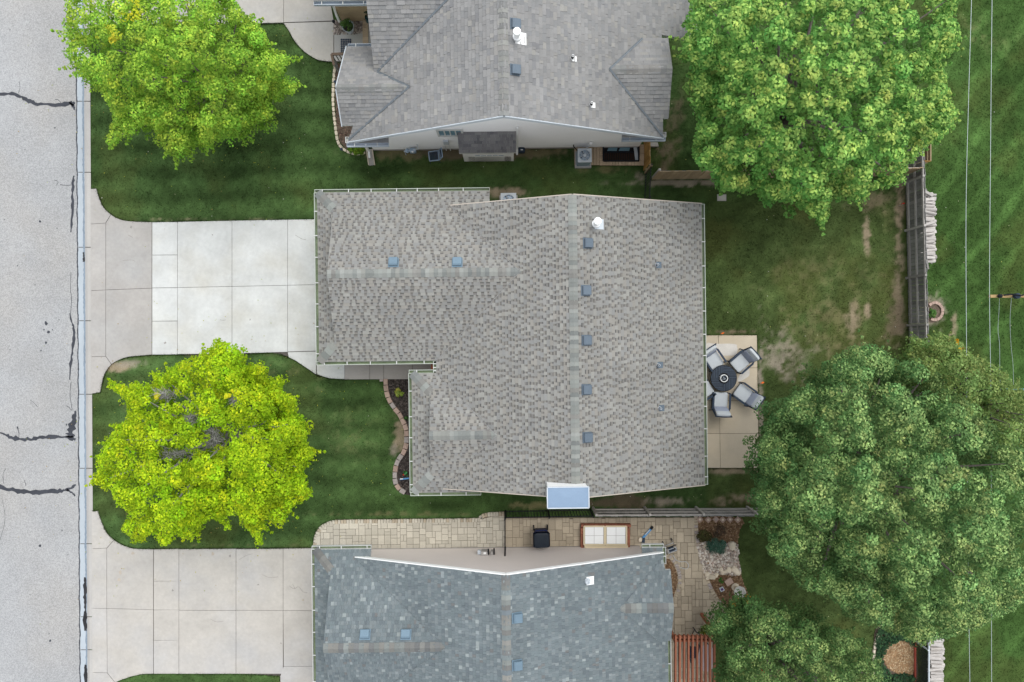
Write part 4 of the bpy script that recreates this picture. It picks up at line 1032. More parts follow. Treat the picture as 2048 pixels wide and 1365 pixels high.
for a, b in [((uj, gr, zG), (uv, vN, zat(plGN, 0, vN))), ((uj, gr, zG), (uWm, gS, zE)), ((uj2, wr, zW), (uWm, wN, zE)), ((uj2, wr, zW), (uv2, vS, zat(plWS, 0, vS)))]:
    valley(RA.root, a, b, 'valley_crease', 0.007, m_crease)
for a, b in [((cuj, cr, zc), (cuv, C_vN, zv)), ((cuj, cr, zc), (C_uWm, cgS, zE)), ((huj, hv, zr5), (C_uR + (zR4 - (zr5 - pc * 1.5)) / pc, hv + 1.5, zr5 - pc * 1.5)), ((huj, hv, zr5), (C_uE - 0.1, hv - (zr5 - zat(cE, C_uE - 0.1, 0)) / pc, zat(cE, C_uE - 0.1, 0)))]:
    valley(RC.root, a, b, 'valley_crease', 0.005, m_crease_blue)
# ------------------------------------------------------------------ pavers, beds, edging
def ashlar(parent, outline, cell, zt, mats, sizes, rot=TH, gap=0.012, origin=(0, 0)):
    c, s = math.cos(-rot), math.sin(-rot)
    loc = [(x * c - y * s, x * s + y * c) for x, y in G2(outline)]
    x0 = min(p[0] for p in loc) - origin[0]; y0 = min(p[1] for p in loc) - origin[1]
    nx_ = int((max(p[0] for p in loc) - x0) / cell) + 3; ny_ = int((max(p[1] for p in loc) - y0) / cell) + 3
    occ = np.zeros((nx_ + 4, ny_ + 4), bool)
    for j in range(ny_):
        for i in range(nx_):
            if occ[i, j]: continue
            opts = sizes[:]; random.shuffle(opts)
            for a, b in opts + [(1, 1)]:
                if not occ[i:i + a, j:j + b].any(): break
            occ[i:i + a, j:j + b] = True
            r = clip_rect(loc, x0 + i * cell + gap / 2, y0 + j * cell + gap / 2, x0 + (i + a) * cell - gap / 2, y0 + (j + b) * cell - gap / 2)
            if not r or area(r) < 0.003: continue
            q = [(x * c + y * s, -x * s + y * c) for x, y in r]
            mb = MB(); mb.prism(q, zt - 0.03, zt + random.uniform(-0.003, 0.003)); mk('paver', mb, random.choice(mats), parent)

def along(pts, step):
    pts = [np.array(p, float) for p in smooth(pts, 8)]
    out = []; acc = 0.0
    for a, b in zip(pts[:-1], pts[1:]):
        d = np.linalg.norm(b - a)
        while acc < d:
            out.append((a + (b - a) * acc / d, math.atan2(-(b - a)[1], (b - a)[0]))); acc += step
        acc -= d
    return out

def blocks(parent, pts, step, size, zt, mats, name='edging_block', jit=0.04, rounded=False, zb=0.0):
    for p, a in along(pts, step):
        w = P(p[0], p[1]); mb = MB()
        l = step * S * random.uniform(0.88, 0.95); d = size * random.uniform(0.93, 1.05); h = zt - zb
        Mr = Matrix.Rotation(a + random.uniform(-jit, jit), 3, 'Z')
        if rounded: mb.sq((w.x, w.y, zb + h * 0.5), (l / 2, d / 2, h / 2), 0.3, 10, 6, M=Mr, jit=0.05)
        else:
            t = [(-l / 2, -d / 2), (l / 2, -d / 2), (l / 2, d / 2), (-l / 2, d / 2)]; b = 0.012
            V = [Vector((x, y, zb)) for x, y in t] + [Vector((x, y, zt - b)) for x, y in t] + [Vector((x - math.copysign(b, x), y - math.copysign(b, y), zt)) for x, y in t]
            V = [Mr @ v + Vector((w.x, w.y, 0)) for v in V]
            mb.add(V, [(8, 9, 10, 11)] + [(i, (i + 1) % 4, 4 + (i + 1) % 4, 4 + i) for i in range(4)] + [(4 + i, 4 + (i + 1) % 4, 8 + (i + 1) % 4, 8 + i) for i in range(4)])
        mk(name, mb, random.choice(mats), parent)

def sheet(name, outline, z, mat, parent=None, kind='structure', nog=True):
    mb = MB(); mb.prism(G2(outline), -0.04, z)
    if nog: NOGRASS.append(outline)
    return mk(name, mb, mat, parent, kind=kind if parent is None else None, loc=(0, 0, 0) if parent is None else None)

def scatter(name, parent, outline, n, size, cols, z, mat, kind='stuff', rock=False, lift=0.0):
    xs = np.array([p[0] for p in outline]); ys = np.array([p[1] for p in outline])
    X = rng.uniform(xs.min(), xs.max(), n * 3); Y = rng.uniform(ys.min(), ys.max(), n * 3)
    k = inpoly(X, Y, outline); X = X[k][:n]; Y = Y[k][:n]
    mb = MB()
    for x, y in zip(X, Y):
        w = P(x, y); s_ = size * random.uniform(0.6, 1.4); c = random.choice(cols); f = random.uniform(0.8, 1.2); c = tuple(q * f for q in c)
        a = random.uniform(0, 6.28)
        if rock:
            Mr = Matrix.Rotation(a, 3, 'Z')
            hx, hy, hz = s_ * 0.6, s_ * random.uniform(0.35, 0.6), s_ * random.uniform(0.25, 0.4)
            V = [(hx, 0, 0), (hx * .4, hy, 0), (-hx * .6, hy * .8, 0), (-hx, -hy * .2, 0), (-hx * .2, -hy, 0), (hx * .7, -hy * .7, 0)]
            V = [Mr @ Vector(v) for v in V] + [Mr @ (Vector(v) * 0.55) + Vector((0, 0, hz)) for v in V]
            V = [v + Vector((w.x, w.y, z + lift)) for v in V]
            mb.add(V, [(6, 7, 8, 9, 10, 11)] + [(i, (i + 1) % 6, 6 + (i + 1) % 6, 6 + i) for i in range(6)], c)
        else:
            dx, dy = math.cos(a) * s_, math.sin(a) * s_; ex, ey = -math.sin(a) * s_ * 0.28, math.cos(a) * s_ * 0.28
            t1, t2 = random.uniform(0, s_ * 0.5), random.uniform(0, s_ * 0.5)
            zz = z + 0.004 + lift * random.random()
            mb.add([(w.x - dx / 2 - ex, w.y - dy / 2 - ey, zz), (w.x + dx / 2 - ex, w.y + dy / 2 - ey, zz + t1), (w.x + dx / 2 + ex, w.y + dy / 2 + ey, zz + t1 + t2 * .4), (w.x - dx / 2 + ex, w.y - dy / 2 + ey, zz + t2 * .4)], [(0, 1, 2, 3)], c)
    return mk(name, mb, mat, parent, kind=kind)

BRN = [(0.20, 0.12, 0.065), (0.26, 0.165, 0.10), (0.12, 0.07, 0.04), (0.32, 0.22, 0.13)]
DRK = [(0.06, 0.05, 0.045), (0.10, 0.085, 0.075), (0.03, 0.027, 0.025), (0.14, 0.115, 0.10)]
RIV = [(0.50, 0.44, 0.37), (0.38, 0.32, 0.27), (0.60, 0.55, 0.49), (0.30, 0.25, 0.21), (0.46, 0.36, 0.30)]

# front path of the south neighbour
pth = [(629, 1096), (633, 1076), (641, 1060), (655, 1050), (680, 1047), (958, 1044), (968, 1037), (985, 1033), (1009.5, 1032), (1009.5, 1099), (629, 1099)]
path = sheet('paver_path', pth[:1] + [(626, 1085), (632, 1064), (645, 1048), (665, 1041), (690, 1039), (955, 1036), (965, 1029), (980, 1025), (1009.5, 1024)] + pth[-2:], 0.012, m_sand)
ashlar(path, pth, 0.118, 0.045, [m_paverA], [(2, 2), (3, 2), (2, 3), (2, 2), (1, 2), (2, 1)])
blocks(path, [(630, 1094), (633, 1074), (643, 1056), (662, 1046), (690, 1043.5), (820, 1042), (950, 1040), (960, 1036), (968, 1031), (985, 1028.5), (1007, 1027.5)], 5.7, 0.15, 0.05, [m_paverA, m_paverB], "border_brick", 0.02)
# rear paver patio
ro = smooth([(1388, 1035), (1389, 1062), (1394, 1095), (1402, 1130), (1413, 1165), (1426, 1192), (1440, 1210), (1458, 1226)], 3)
pat2 = [(1011, 1037)] + ro + [(1446, 1245), (1425, 1275), (1415, 1420), (1325, 1420), (1325, 1100), (1011, 1099)]
rp = sheet('paver_patio', [(1010.5, 1035)] + [(x + 7 if y > 1060 else x, y) for x, y in ro] + [(1452, 1250), (1430, 1280), (1420, 1420), (1325, 1420), (1325, 1100), (1010.5, 1100)], 0.012, m_sand)
ashlar(rp, pat2, 0.132, 0.045, [m_paverB], [(2, 2), (3, 2), (2, 3), (2, 2), (1, 2), (2, 1)])
blocks(rp, [(x + 3.5, y) for x, y in ro], 6.0, 0.14, 0.05, [m_paverB, m_edgegrey], 'border_brick', 0.02)
cb_ = smooth([(1338, 1118), (1346, 1128), (1353, 1145), (1354, 1165), (1350, 1182), (1344, 1196), (1332, 1200)], 4)
crs = sheet('planting_bed', cb_ + [(1330, 1116)], 0.052, m_mulch)
blocks(crs, [(1340, 1114), (1350, 1125), (1358, 1145), (1359, 1166), (1355, 1184), (1349, 1199)], 5.2, 0.12, 0.06, [m_paverB, m_edgegrey], 'border_brick', 0.02, zb=0.03)
scatter('mulch_chips', crs, cb_ + [(1330, 1116)], 200, 0.05, BRN, 0.052, m_chip)

# front bed of the middle house
bA = [(768, 760), (835, 758), (835, 992), (815, 990), (800, 982), (791, 970), (788, 955), (789, 940), (795, 924), (805, 910), (812, 896), (815, 880), (815, 862), (810, 848), (802, 836), (790, 822), (779, 802), (771, 782)]
fb = sheet('planting_bed', bA, 0.02, m_dmulch)
scatter('mulch_chips', fb, bA, 1500, 0.05, DRK, 0.02, m_chip)
blocks(fb, [(772, 764), (773, 778), (776, 792), (782, 805), (791, 818), (800, 830), (807, 843), (812, 856), (813.5, 868), (813.5, 880), (812, 893), (807, 906), (799, 917), (793.5, 929), (791, 942), (790.5, 955), (793, 968), (801, 979), (813, 986)], 12.6, 0.165, 0.10, [m_edgepink, m_edgegrey, m_edgepink], 'edging_block', 0.05)
mb = MB(); w = P(763, 761); mb.box((w.x, w.y, 0.03), (0.12, 0.08, 0.06), TH); mk('edging_block', mb, m_edgegrey, fb)

# bed in front of the north neighbour
bB = [(674, 130), (692, 126), (705, 250), (735, 262), (738, 302), (728, 305), (705, 303), (690, 297), (680, 284), (675, 260), (672, 230), (671, 190), (672, 150)]
nb_ = sheet('planting_bed', bB, 0.02, m_soil)
scatter('mulch_chips', nb_, bB, 700, 0.05, [(0.16, 0.10, 0.075), (0.22, 0.15, 0.11), (0.09, 0.06, 0.05)], 0.02, m_chip)
blocks(nb_, [(671, 134), (669, 152), (667.5, 178), (667, 205), (669, 232), (672, 256), (675, 278), (681, 293), (693, 303), (708, 308), (722, 308), (731, 305)], 9.6, 0.10, 0.10, [m_stone], 'edging_stone', 0.10, True)
# gravel bed and step by the north neighbour's door
rb0 = [(668, 43), (745, 43), (745, 68), (715, 67), (715, 70), (668, 70)]
rb_ = sheet('rock_bed', rb0, 0.03, m_rockbed)
scatter('river_rock', rb_, rb0, 420, 0.085, [(0.34, 0.29, 0.25), (0.24, 0.20, 0.18), (0.44, 0.38, 0.33), (0.17, 0.14, 0.12)], 0.03, m_chip, rock=True)

# garden of the south neighbour
bC = smooth([(1389, 1036), (1484, 1036), (1479, 1060), (1475, 1090), (1477, 1120), (1482, 1150), (1492, 1180), (1505, 1205), (1515, 1225), (1500, 1240), (1462, 1232), (1440, 1208), (1426, 1190), (1413, 1163), (1403, 1130), (1395, 1095), (1390, 1062)], 2, True)
bc = sheet('planting_bed', bC, 0.02, m_mulch)
scatter('mulch_chips', bc, bC, 2600, 0.055, BRN, 0.02, m_chip)
rk = smooth([(1393, 1090), (1410, 1084), (1440, 1087), (1474, 1088), (1475, 1120), (1480, 1146), (1460, 1150), (1440, 1148), (1410, 1150), (1403, 1125)], 2, True)
rs = sheet('rock_bed', rk, 0.03, m_rockbed, bc, nog=False)
scatter('river_rock', bc, rk, 900, 0.085, RIV + [(0.62, 0.56, 0.48)], 0.03, m_chip, rock=True)
for i, (x, y, r) in enumerate([(1463, 1091, 0.17), (1410, 1091, 0.10), (1469, 1140, 0.17), (1457, 1139, 0.11), (1444, 1144, 0.10), (1441, 1138, 0.08), (1423, 1153, 0.15), (1432, 1150, 0.09), (1414, 1156, 0.08), (1476, 1145, 0.10), (1451, 1142, 0.09), (1505, 1217, 0.17), (1413, 1148, 0.10)]):
    mb = MB(); w = P(x, y); mb.sq((w.x, w.y, 0.06), (r, r * random.uniform(0.65, 0.9), r * 0.6), 0.7, 9, 6, Matrix.Rotation(random.uniform(0, 3), 3, 'Z'), jit=0.12)
    bd = ['by the blue green shrub', 'beside the olive shrub at the patio edge', 'at the gravel corner near the lawn', 'fifth from the patio in the row below the gravel', 'third from the patio in the row below the gravel', 'smallest, tucked into the row below the gravel', 'largest tan one below the gravel by the patio', 'second from the patio in the row below the gravel', 'nearest the patio in the row below the gravel', 'last one at the lawn end of the gravel row', 'fourth from the patio in the row below the gravel', 'alone at the tip of the mulch bed', 'on the gravel beside the patio border'][i]
    mk('boulder', mb, m_stone, label='pale garden boulder ' + bd, cat='boulder', group='boulders in the garden bed')
ordn = ['first', 'second', 'third', 'fourth', 'fifth', 'sixth']
for i, x in enumerate((1399, 1415.5, 1431, 1444.5, 1459, 1474.5)):
    w = P(x, 1038.5 + (i % 2) * 0.6); mb = MB(); mb.box((w.x, w.y, 0.045), (0.18, 0.18, 0.05), 0.78 + random.uniform(-.08, .08))
    t = mk('stepping_stone', mb, m_edgepink, label=ordn[i] + ' diamond shaped pink tile from the patio, below the wooden fence', cat='garden tile', group='diamond tiles along the fence')
    m2 = MB(); m2.lathe((w.x, w.y, 0.07), [(0.045, 0), (0.045, 0.006), (0.02, 0.008)], 8); mk('relief', m2, m_stone if i != 2 else m_edgegrey, t)
w = P(1443, 1178); mb = MB(); mb.box((w.x, w.y, 0.045), (0.15, 0.15, 0.05), 0.5)
t = mk('garden_tile', mb, m_lgrey, label='small purple and white square tile in the brown mulch', cat='garden tile')
m2 = MB(); m2.box((w.x, w.y, 0.073), (0.09, 0.09, 0.006), 0.5); mk('inlay', m2, M('purple_glaze', (0.10, 0.05, 0.16), rough=0.4), t)
w = P(1457, 1163); mb = MB(); mb.box((w.x, w.y, 0.05), (0.27, 0.22, 0.06), 0.6); mk('paving_stone', mb, m_edgepink, label='pink paving slab tucked beside the bird bath', cat='paving slab')
w = P(1470, 1174); r = empty('bird_bath', (w.x, w.y, 0), 'pale grey octagonal bird bath standing in brown mulch', 'bird bath')
mb = MB(); mb.lathe((w.x, w.y, 0.02), [(0.15, 0), (0.15, 0.05), (0.07, 0.10), (0.06, 0.42), (0.10, 0.48)], 8); mk('pedestal', mb, m_stone, r)
m_bath = M('bath_concrete', (0.50, 0.49, 0.45), 0.1, 6, 0.08, 30, rough=0.9)
mb = MB(); mb.lathe((w.x, w.y, 0.5), [(0.10, 0), (0.215, 0.05), (0.225, 0.09), (0.185, 0.09), (0.15, 0.055), (0.02, 0.045)], 8); mk('bowl', mb, m_bath, r)

# bed under the trees by the wire fence
bD = smooth([(1752, 1255), (1790, 1240), (1828, 1260), (1828, 1420), (1745, 1420), (1747, 1330), (1748, 1290)], 2, True)
bd_ = sheet('planting_bed', bD, 0.02, m_soil)
md = smooth([(1765, 1310), (1775, 1285), (1800, 1275), (1826, 1285), (1826, 1345), (1800, 1348), (1775, 1335)], 3, True)
sheet('mulch', md, 0.03, M('tan_mulch', (0.30, 0.19, 0.10), 0.2, 2, 0.35, 20, rough=0.95), bd_, nog=False)
scatter('mulch_chips', bd_, md, 900, 0.055, [(0.36, 0.24, 0.13), (0.28, 0.17, 0.09), (0.45, 0.33, 0.2)], 0.03, m_chip)
blocks(bd_, [(1763, 1245), (1757, 1262), (1750, 1285), (1746, 1310), (1745, 1340), (1744, 1390)], 8.5, 0.09, 0.09, [m_stone], 'edging_stone', 0.1, True)
# little ring bed behind the fence
rg = smooth([(1864 + 19 * math.cos(a), 625 + 21 * math.sin(a)) for a in np.linspace(0, 6.28, 12, endpoint=False)], 3, True)
rgb_ = sheet('planting_bed', rg, 0.016, m_soil)
for k, a in enumerate(np.linspace(-2.2, 1.9, 11)):
    w = P(1868 + 15 * math.cos(a), 623 + 17 * math.sin(a)); mb = MB(); mb.box((w.x, w.y, 0.045), (0.10, 0.115, 0.07), -a + random.uniform(-.1, .1)); mk('edging_block', mb, m_edgepink, rgb_)

# ------------------------------------------------------------------ fences
def fence(label, a, b, h, pmat, rmat, side, rails, post_sp=2.4, pw=0.14, cat='fence', group='wooden fences of the yards'):
    a = Vector((a.x, a.y, 0)); b = Vector((b.x, b.y, 0)); d = b - a; ln = d.length; rz = math.atan2(d.y, d.x)
    r = empty('fence', a, label, cat, group, rz=rz)
    b1 = MB(); b1.box((0, 0, h / 2), (pw - 0.012, 0.02, h)); pm = mesh_from('picket', b1.V, b1.F, pmat)
    n = int(ln / pw)
    for i in range(n):
        inst('picket', pm, r, (pw * (i + 0.5), 0, random.uniform(-0.02, 0.015)), rot=(random.uniform(-.012, .012), random.uniform(-.01, .01), 0))
    for z in rails:
        b2 = MB()
        x = 0.0
        while x < ln - 0.05:
            x1 = min(ln, x + post_sp); b3 = MB(); b3.box(((x + x1) / 2, side * 0.032, z + random.uniform(-.01, .01)), (x1 - x - 0.01, 0.042, 0.09)); mk('rail', b3, rmat, r, local=True); x = x1
    x = 0.05
    while x < ln + 0.01:
        b3 = MB(); b3.box((x, side * 0.06, h / 2 + 0.02), (0.075, 0.075, h + 0.04)); mk('post', b3, rmat, r, local=True); x += post_sp
    return r
fence('long weathered grey picket fence beside the stacked firewood', P(1809.5, 270), P(1821, 790), 1.25, m_wood_dark, m_wood_grey, -1, (0.2, 0.66, 1.16), 1.75)
fence('grey wooden fence along the south neighbour\'s paver patio', P(1183, 1018.5), P(1570, 1017), 1.15, m_wood_dark, m_wood_grey, 1, (0.2, 0.62, 1.08), 1.9)
fence('brown weathered fence running under the bright maple tree', P(1303, 359), P(1812, 352), 1.25, m_wood_tan, m_wood_grey, 1, (0.25, 1.05), 2.4)
fence('short golden brown stained fence beside the wooden deck', P(1287.5, 284), P(1287.5, 346), 1.2, m_wood_gold, m_wood_tan, 1, (0.25, 1.0), 1.1, 0.12)
def metal_fence(label, a, b, h, sp, mat, name='fence', post=2.0, pk=0.018):
    a = Vector((a.x, a.y, 0)); b = Vector((b.x, b.y, 0)); d = b - a; ln = d.length
    r = empty(name, a, label, 'fence', 'black metal fences', rz=math.atan2(d.y, d.x))
    b1 = MB(); b1.box((0, 0, h / 2), (pk, pk, h - 0.06)); pm = mesh_from('picket', b1.V, b1.F, mat)
    for i in range(int(ln / sp)): inst('picket', pm, r, (sp * (i + 0.5), 0, 0.0))
    for z in (0.12, h - 0.12):
        b2 = MB(); b2.box((ln / 2, 0, z), (ln, 0.03, 0.03)); mk('rail', b2, mat, r, local=True)
    x = 0.0
    while x < ln + 0.02:
        b2 = MB(); b2.box((x, 0, h / 2 + 0.03), (0.055, 0.055, h + 0.06)); mk('post', b2, mat, r, local=True); x += post
    return r
metal_fence('black metal picket fence between the lawn and the bin patio', P(1011, 1022), P(1181, 1019), 1.15, 0.11, m_black, post=1.56)
metal_fence('black metal gate line closing the paver path beside the bin', P(1010.5, 1024), P(1010.5, 1095), 1.15, 0.11, m_black, post=1.3)
metal_fence('dark metal fence crossing the lawn from the brown fence to the roof', P(1291, 346), P(1288, 408), 1.2, 0.10, m_black, post=1.15)
# wire fence with a red foot board
a, b = P(1828, 1262), P(1827.5, 1420)
wf = empty('fence', a, 'low wire fence with red foot board and pale top rail', 'fence')
mb = MB(); mb.bar(a + Vector((0, 0, 0.06)), b + Vector((0, 0, 0.06)), 0.05, 0.12); mk('foot_board', mb, M('red_board', (0.40, 0.09, 0.06), 0.15, 5, rough=0.8), wf)
mb = MB(); mb.tube([a + Vector((0, 0, 0.97)), b + Vector((0, 0, 0.97))], 0.03, 8); mk('top_rail', mb, m_lgrey, wf)
mb = MB(); ln = (a - b).length
for i in range(int(ln / 0.06)):
    y = a.y - i * 0.06
    mb.bar((a.x, y, 0.1), (a.x, y - 0.6, 0.96), 0.008, 0.008); mb.bar((a.x + 0.006, y - 0.6, 0.1), (a.x + 0.006, y, 0.96), 0.008, 0.008)
mk('wire_mesh', mb, m_black, wf, kind='stuff')
for y in (a.y - 0.3, a.y - 2.0):
    mb = MB(); mb.tube([(a.x - 0.03, y, 0), (a.x - 0.03, y, 1.0)], 0.03, 8); mk('post', mb, m_lgrey, wf)

# ------------------------------------------------------------------ firewood
def logs(x0, y0, y1, z_top, label, group, ln=0.47, layers=3):
    ms = []
    for k in range(6):
        mb = MB(); r_ = random.uniform(0.052, 0.072); n = 7
        V = []; rad = [r_ * random.uniform(0.75, 1.2) for _ in range(n)]
        for xx in (-ln / 2, -ln / 6, ln / 6, ln / 2):
            for j in range(n):
                a = 2 * math.pi * j / n; q = rad[j] * random.uniform(0.92, 1.08); V.append((xx, q * math.cos(a), q * math.sin(a)))
        F = [(i * n + j, i * n + (j + 1) % n, (i + 1) * n + (j + 1) % n, (i + 1) * n + j) for i in range(3) for j in range(n)] + [tuple(range(n))[::-1], tuple(range(3 * n, 4 * n))]
        mb.add(V, F); ms.append(mesh_from('firewood_log', mb.V, mb.F, m_log))
    lay = ['bottom', 'middle', 'top']
    on = 'first second third fourth fifth sixth seventh eighth ninth tenth eleventh twelfth thirteenth fourteenth fifteenth sixteenth seventeenth eighteenth nineteenth twentieth twenty-first twenty-second twenty-third'.split()
    for l in range(layers):
        y = y0 + (3 if l % 2 else 0) - 1
        z = z_top - 0.065 - (layers - 1 - l) * 0.115
        k = 0
        while y < y1:
            if not (l == layers - 1 and random.random() < 0.12):
                k += 1
                o = bpy.data.objects.new('firewood_log', random.choice(ms)); COL.objects.link(o)
                w = P(x0 + random.uniform(-2.0, 3.0), y, z + random.uniform(-0.015, 0.02)); o.location = w; o.rotation_euler = (random.uniform(0, 6), random.uniform(-.06, .06), random.gauss(0, 0.11)); o.scale = (random.uniform(0.85, 1.15), random.uniform(0.8, 1.25), random.uniform(0.8, 1.25))
                setp(o, '%s pale log from the upper end, %s layer of the %s' % (on[k - 1], lay[l], label), 'log', group)
            y += random.uniform(6.2, 8.0)
logs(1855, 392, 525, 0.62, 'stack by the grey fence', 'firewood logs by the grey fence')
logs(1871, 1282, 1400, 0.62, 'stack by the wire fence', 'firewood logs by the wire fence')
for x0, y0, y1, lb in ((1855, 388, 528, 'grey log rack cradle under the stack by the grey fence'), (1871, 1278, 1402, 'grey log rack cradle under the stack by the wire fence')):
    z = 0.02
    r = empty('log_rack', P(x0, (y0 + y1) / 2), lb, 'log rack')
    for dx in (-8, 8):
        mb = MB(); mb.bar(P(x0 + dx, y0, 0.235), P(x0 + dx, y1, 0.235), 0.05, 0.05); mk('runner', mb, m_wood_grey, r)
    for yy in (y0, y1):
        mb = MB(); mb.bar(P(x0, yy, 0.0), P(x0, yy, 0.6), 0.4, 0.05); mk('upright', mb, m_wood_grey, r)
w0, w1 = P(1846, 381, 0.62), P(1866, 392, 0.66); mb = MB(); mb.bar(w0, w1, 0.09, 0.03); mk('plank', mb, m_wood_grey, label='loose grey plank lying across the top end of the firewood', cat='plank')

# ------------------------------------------------------------------ patio furniture
def chair(px, py, label, rz_off=0.0):
    w = P(px, py, 0.45); t = P(1447, 757, 0.6); d = Vector((t.x - w.x, t.y - w.y, 0)); rz = math.atan2(d.y, d.x) - math.pi / 2 + rz_off
    r = empty('patio_chair', (w.x, w.y, 0.055), label, 'chair', 'patio chairs round the fire table', rz=rz)
    for sx in (-1, 1):
        mb = MB(); x = sx * 0.325
        mb.tube([(x, 0.33, 0.40), (x, 0.31, 0.57), (x, 0.1, 0.60), (x, -0.22, 0.58), (x * 0.97, -0.36, 0.55)], 0.028, 6); mb.box((x, 0.02, 0.605), (0.075, 0.62, 0.03)); mk('armrest', mb, m_dmet, r, local=True)
        for y, q in ((0.33, 0.0), (-0.34, -0.06)):
            m2 = MB(); m2.tube([(x, y, 0.55), (x, y + q, 0.0)], [0.026, 0.02], 6); mk('leg', m2, m_dmet, r, local=True)
    mb = MB(); mb.box((0, 0.02, 0.27), (0.62, 0.68, 0.05)); mk('seat_frame', mb, m_dmet, r, local=True)
    mb = MB(); Rb = Matrix.Rotation(math.radians(22), 3, 'X')
    mb.box((0, -0.43, 0.66), (0.64, 0.03, 0.62), M=Rb); mb.tube([(-0.33, -0.55, 0.97), (0, -0.57, 0.985), (0.33, -0.55, 0.97)], 0.025, 6); mk('back_frame', mb, m_dmet, r, local=True)
    mb = MB(); mb.sq((0, 0.06, 0.37), (0.285, 0.31, 0.085), 0.28, 20, 10); mk('seat_cushion', mb, m_cush, r, local=True, smooth=True)
    mb = MB(); mb.sq((0, -0.335, 0.60), (0.28, 0.075, 0.20), 0.35, 20, 10, M=Rb); mk('lumbar_cushion', mb, m_cush2, r, local=True, smooth=True)
    mb = MB(); mb.sq((0, -0.45, 0.86), (0.285, 0.07, 0.15), 0.4, 20, 10, M=Rb); mk('head_cushion', mb, m_cush, r, local=True, smooth=True)
    r.scale = (0.92, 0.92, 0.92)
chair(1427, 720, 'grey cushioned patio chair at the upper left of the fire table, under the eave', 0.15)
chair(1482, 724, 'grey cushioned patio chair at the upper right of the fire table')
chair(1489, 789, 'grey cushioned patio chair at the lower right of the fire table, near the lawn')
chair(1441, 803, 'grey cushioned patio chair directly below the fire table', 0.03)
chair(1407, 782, 'patio chair left of the fire table, mostly hidden beneath the gutter', -0.05)
w = P(1447.5, 757, 0.6); ft = empty('fire_table', (w.x, w.y, 0.055), 'round dark slatted fire pit table in the ring of chairs', 'fire table')
mb = MB(); mb.lathe((0, 0, 0), [(0.30, 0), (0.30, 0.05), (0.26, 0.07), (0.26, 0.5)], 24); mk('base', mb, m_dmet, ft, local=True)
mb = MB(); mb.lathe((0, 0, 0.47), [(0.30, 0), (0.475, 0.03), (0.485, 0.06), (0.475, 0.075)], 36); mk('table_top', mb, m_rubber, ft, local=True)
circ = [(0.462 * math.cos(a), 0.462 * math.sin(a)) for a in np.linspace(0, 2 * math.pi, 40, endpoint=False)]
for qx, qy, hor in ((0, 0, False), (-1, 0, False), (-1, -1, True), (0, -1, True)):
    pass
for k in range(-8, 8):          # basket weave: slats run one way in two quarters and the other way in the others
    for qd in range(4):
        x0, y0 = (0.0 if qd in (0, 3) else -0.48), (0.0 if qd in (0, 1) else -0.48)
        if k < 0: continue
        if qd in (0, 2): rc_ = (x0, y0 + k * 0.06 + 0.006, x0 + 0.48, y0 + k * 0.06 + 0.054)
        else: rc_ = (x0 + k * 0.06 + 0.006, y0, x0 + k * 0.06 + 0.054, y0 + 0.48)
        q = clip_rect(circ, rc_[0] + 0.003, rc_[1] + 0.003, rc_[2] - 0.003, rc_[3] - 0.003)
        if q and area(q) > 0.001:
            mb = MB(); mb.prism(q, 0.53, 0.556); mk('slat', mb, m_slat, ft, local=True)
mb = MB(); mb.lathe((0, 0, 0.54), [(0.20, 0), (0.20, 0.022), (0.17, 0.028), (0.16, 0.02)], 28); mk('burner_pan', mb, m_rubber, ft, local=True)
mb = MB(); mb.tube([(0.125 * math.cos(a), 0.125 * math.sin(a), 0.59) for a in np.linspace(0, 2 * math.pi, 25)], 0.016, 6, cap=False); mk('burner_ring', mb, m_white, ft, local=True)
mb = MB()
for k in range(40):
    a = random.uniform(0, 6.28); q = random.uniform(0, 0.17); mb.sq((q * math.cos(a), q * math.sin(a), 0.572), (0.022, 0.02, 0.016), 0.8, 6, 4)
mk('lava_rock', mb, m_slat, ft, local=True, kind='stuff')
mb = MB()
for k in range(14):
    a = random.uniform(0, 6.28); q = random.choice((0.04, 0.16)) + random.uniform(-.02, .02); mb.sq((q * math.cos(a), q * math.sin(a), 0.585), (0.014, 0.012, 0.01), 0.8, 6, 4)
mk('glass_pebbles', mb, m_lgrey, ft, local=True, kind='stuff')

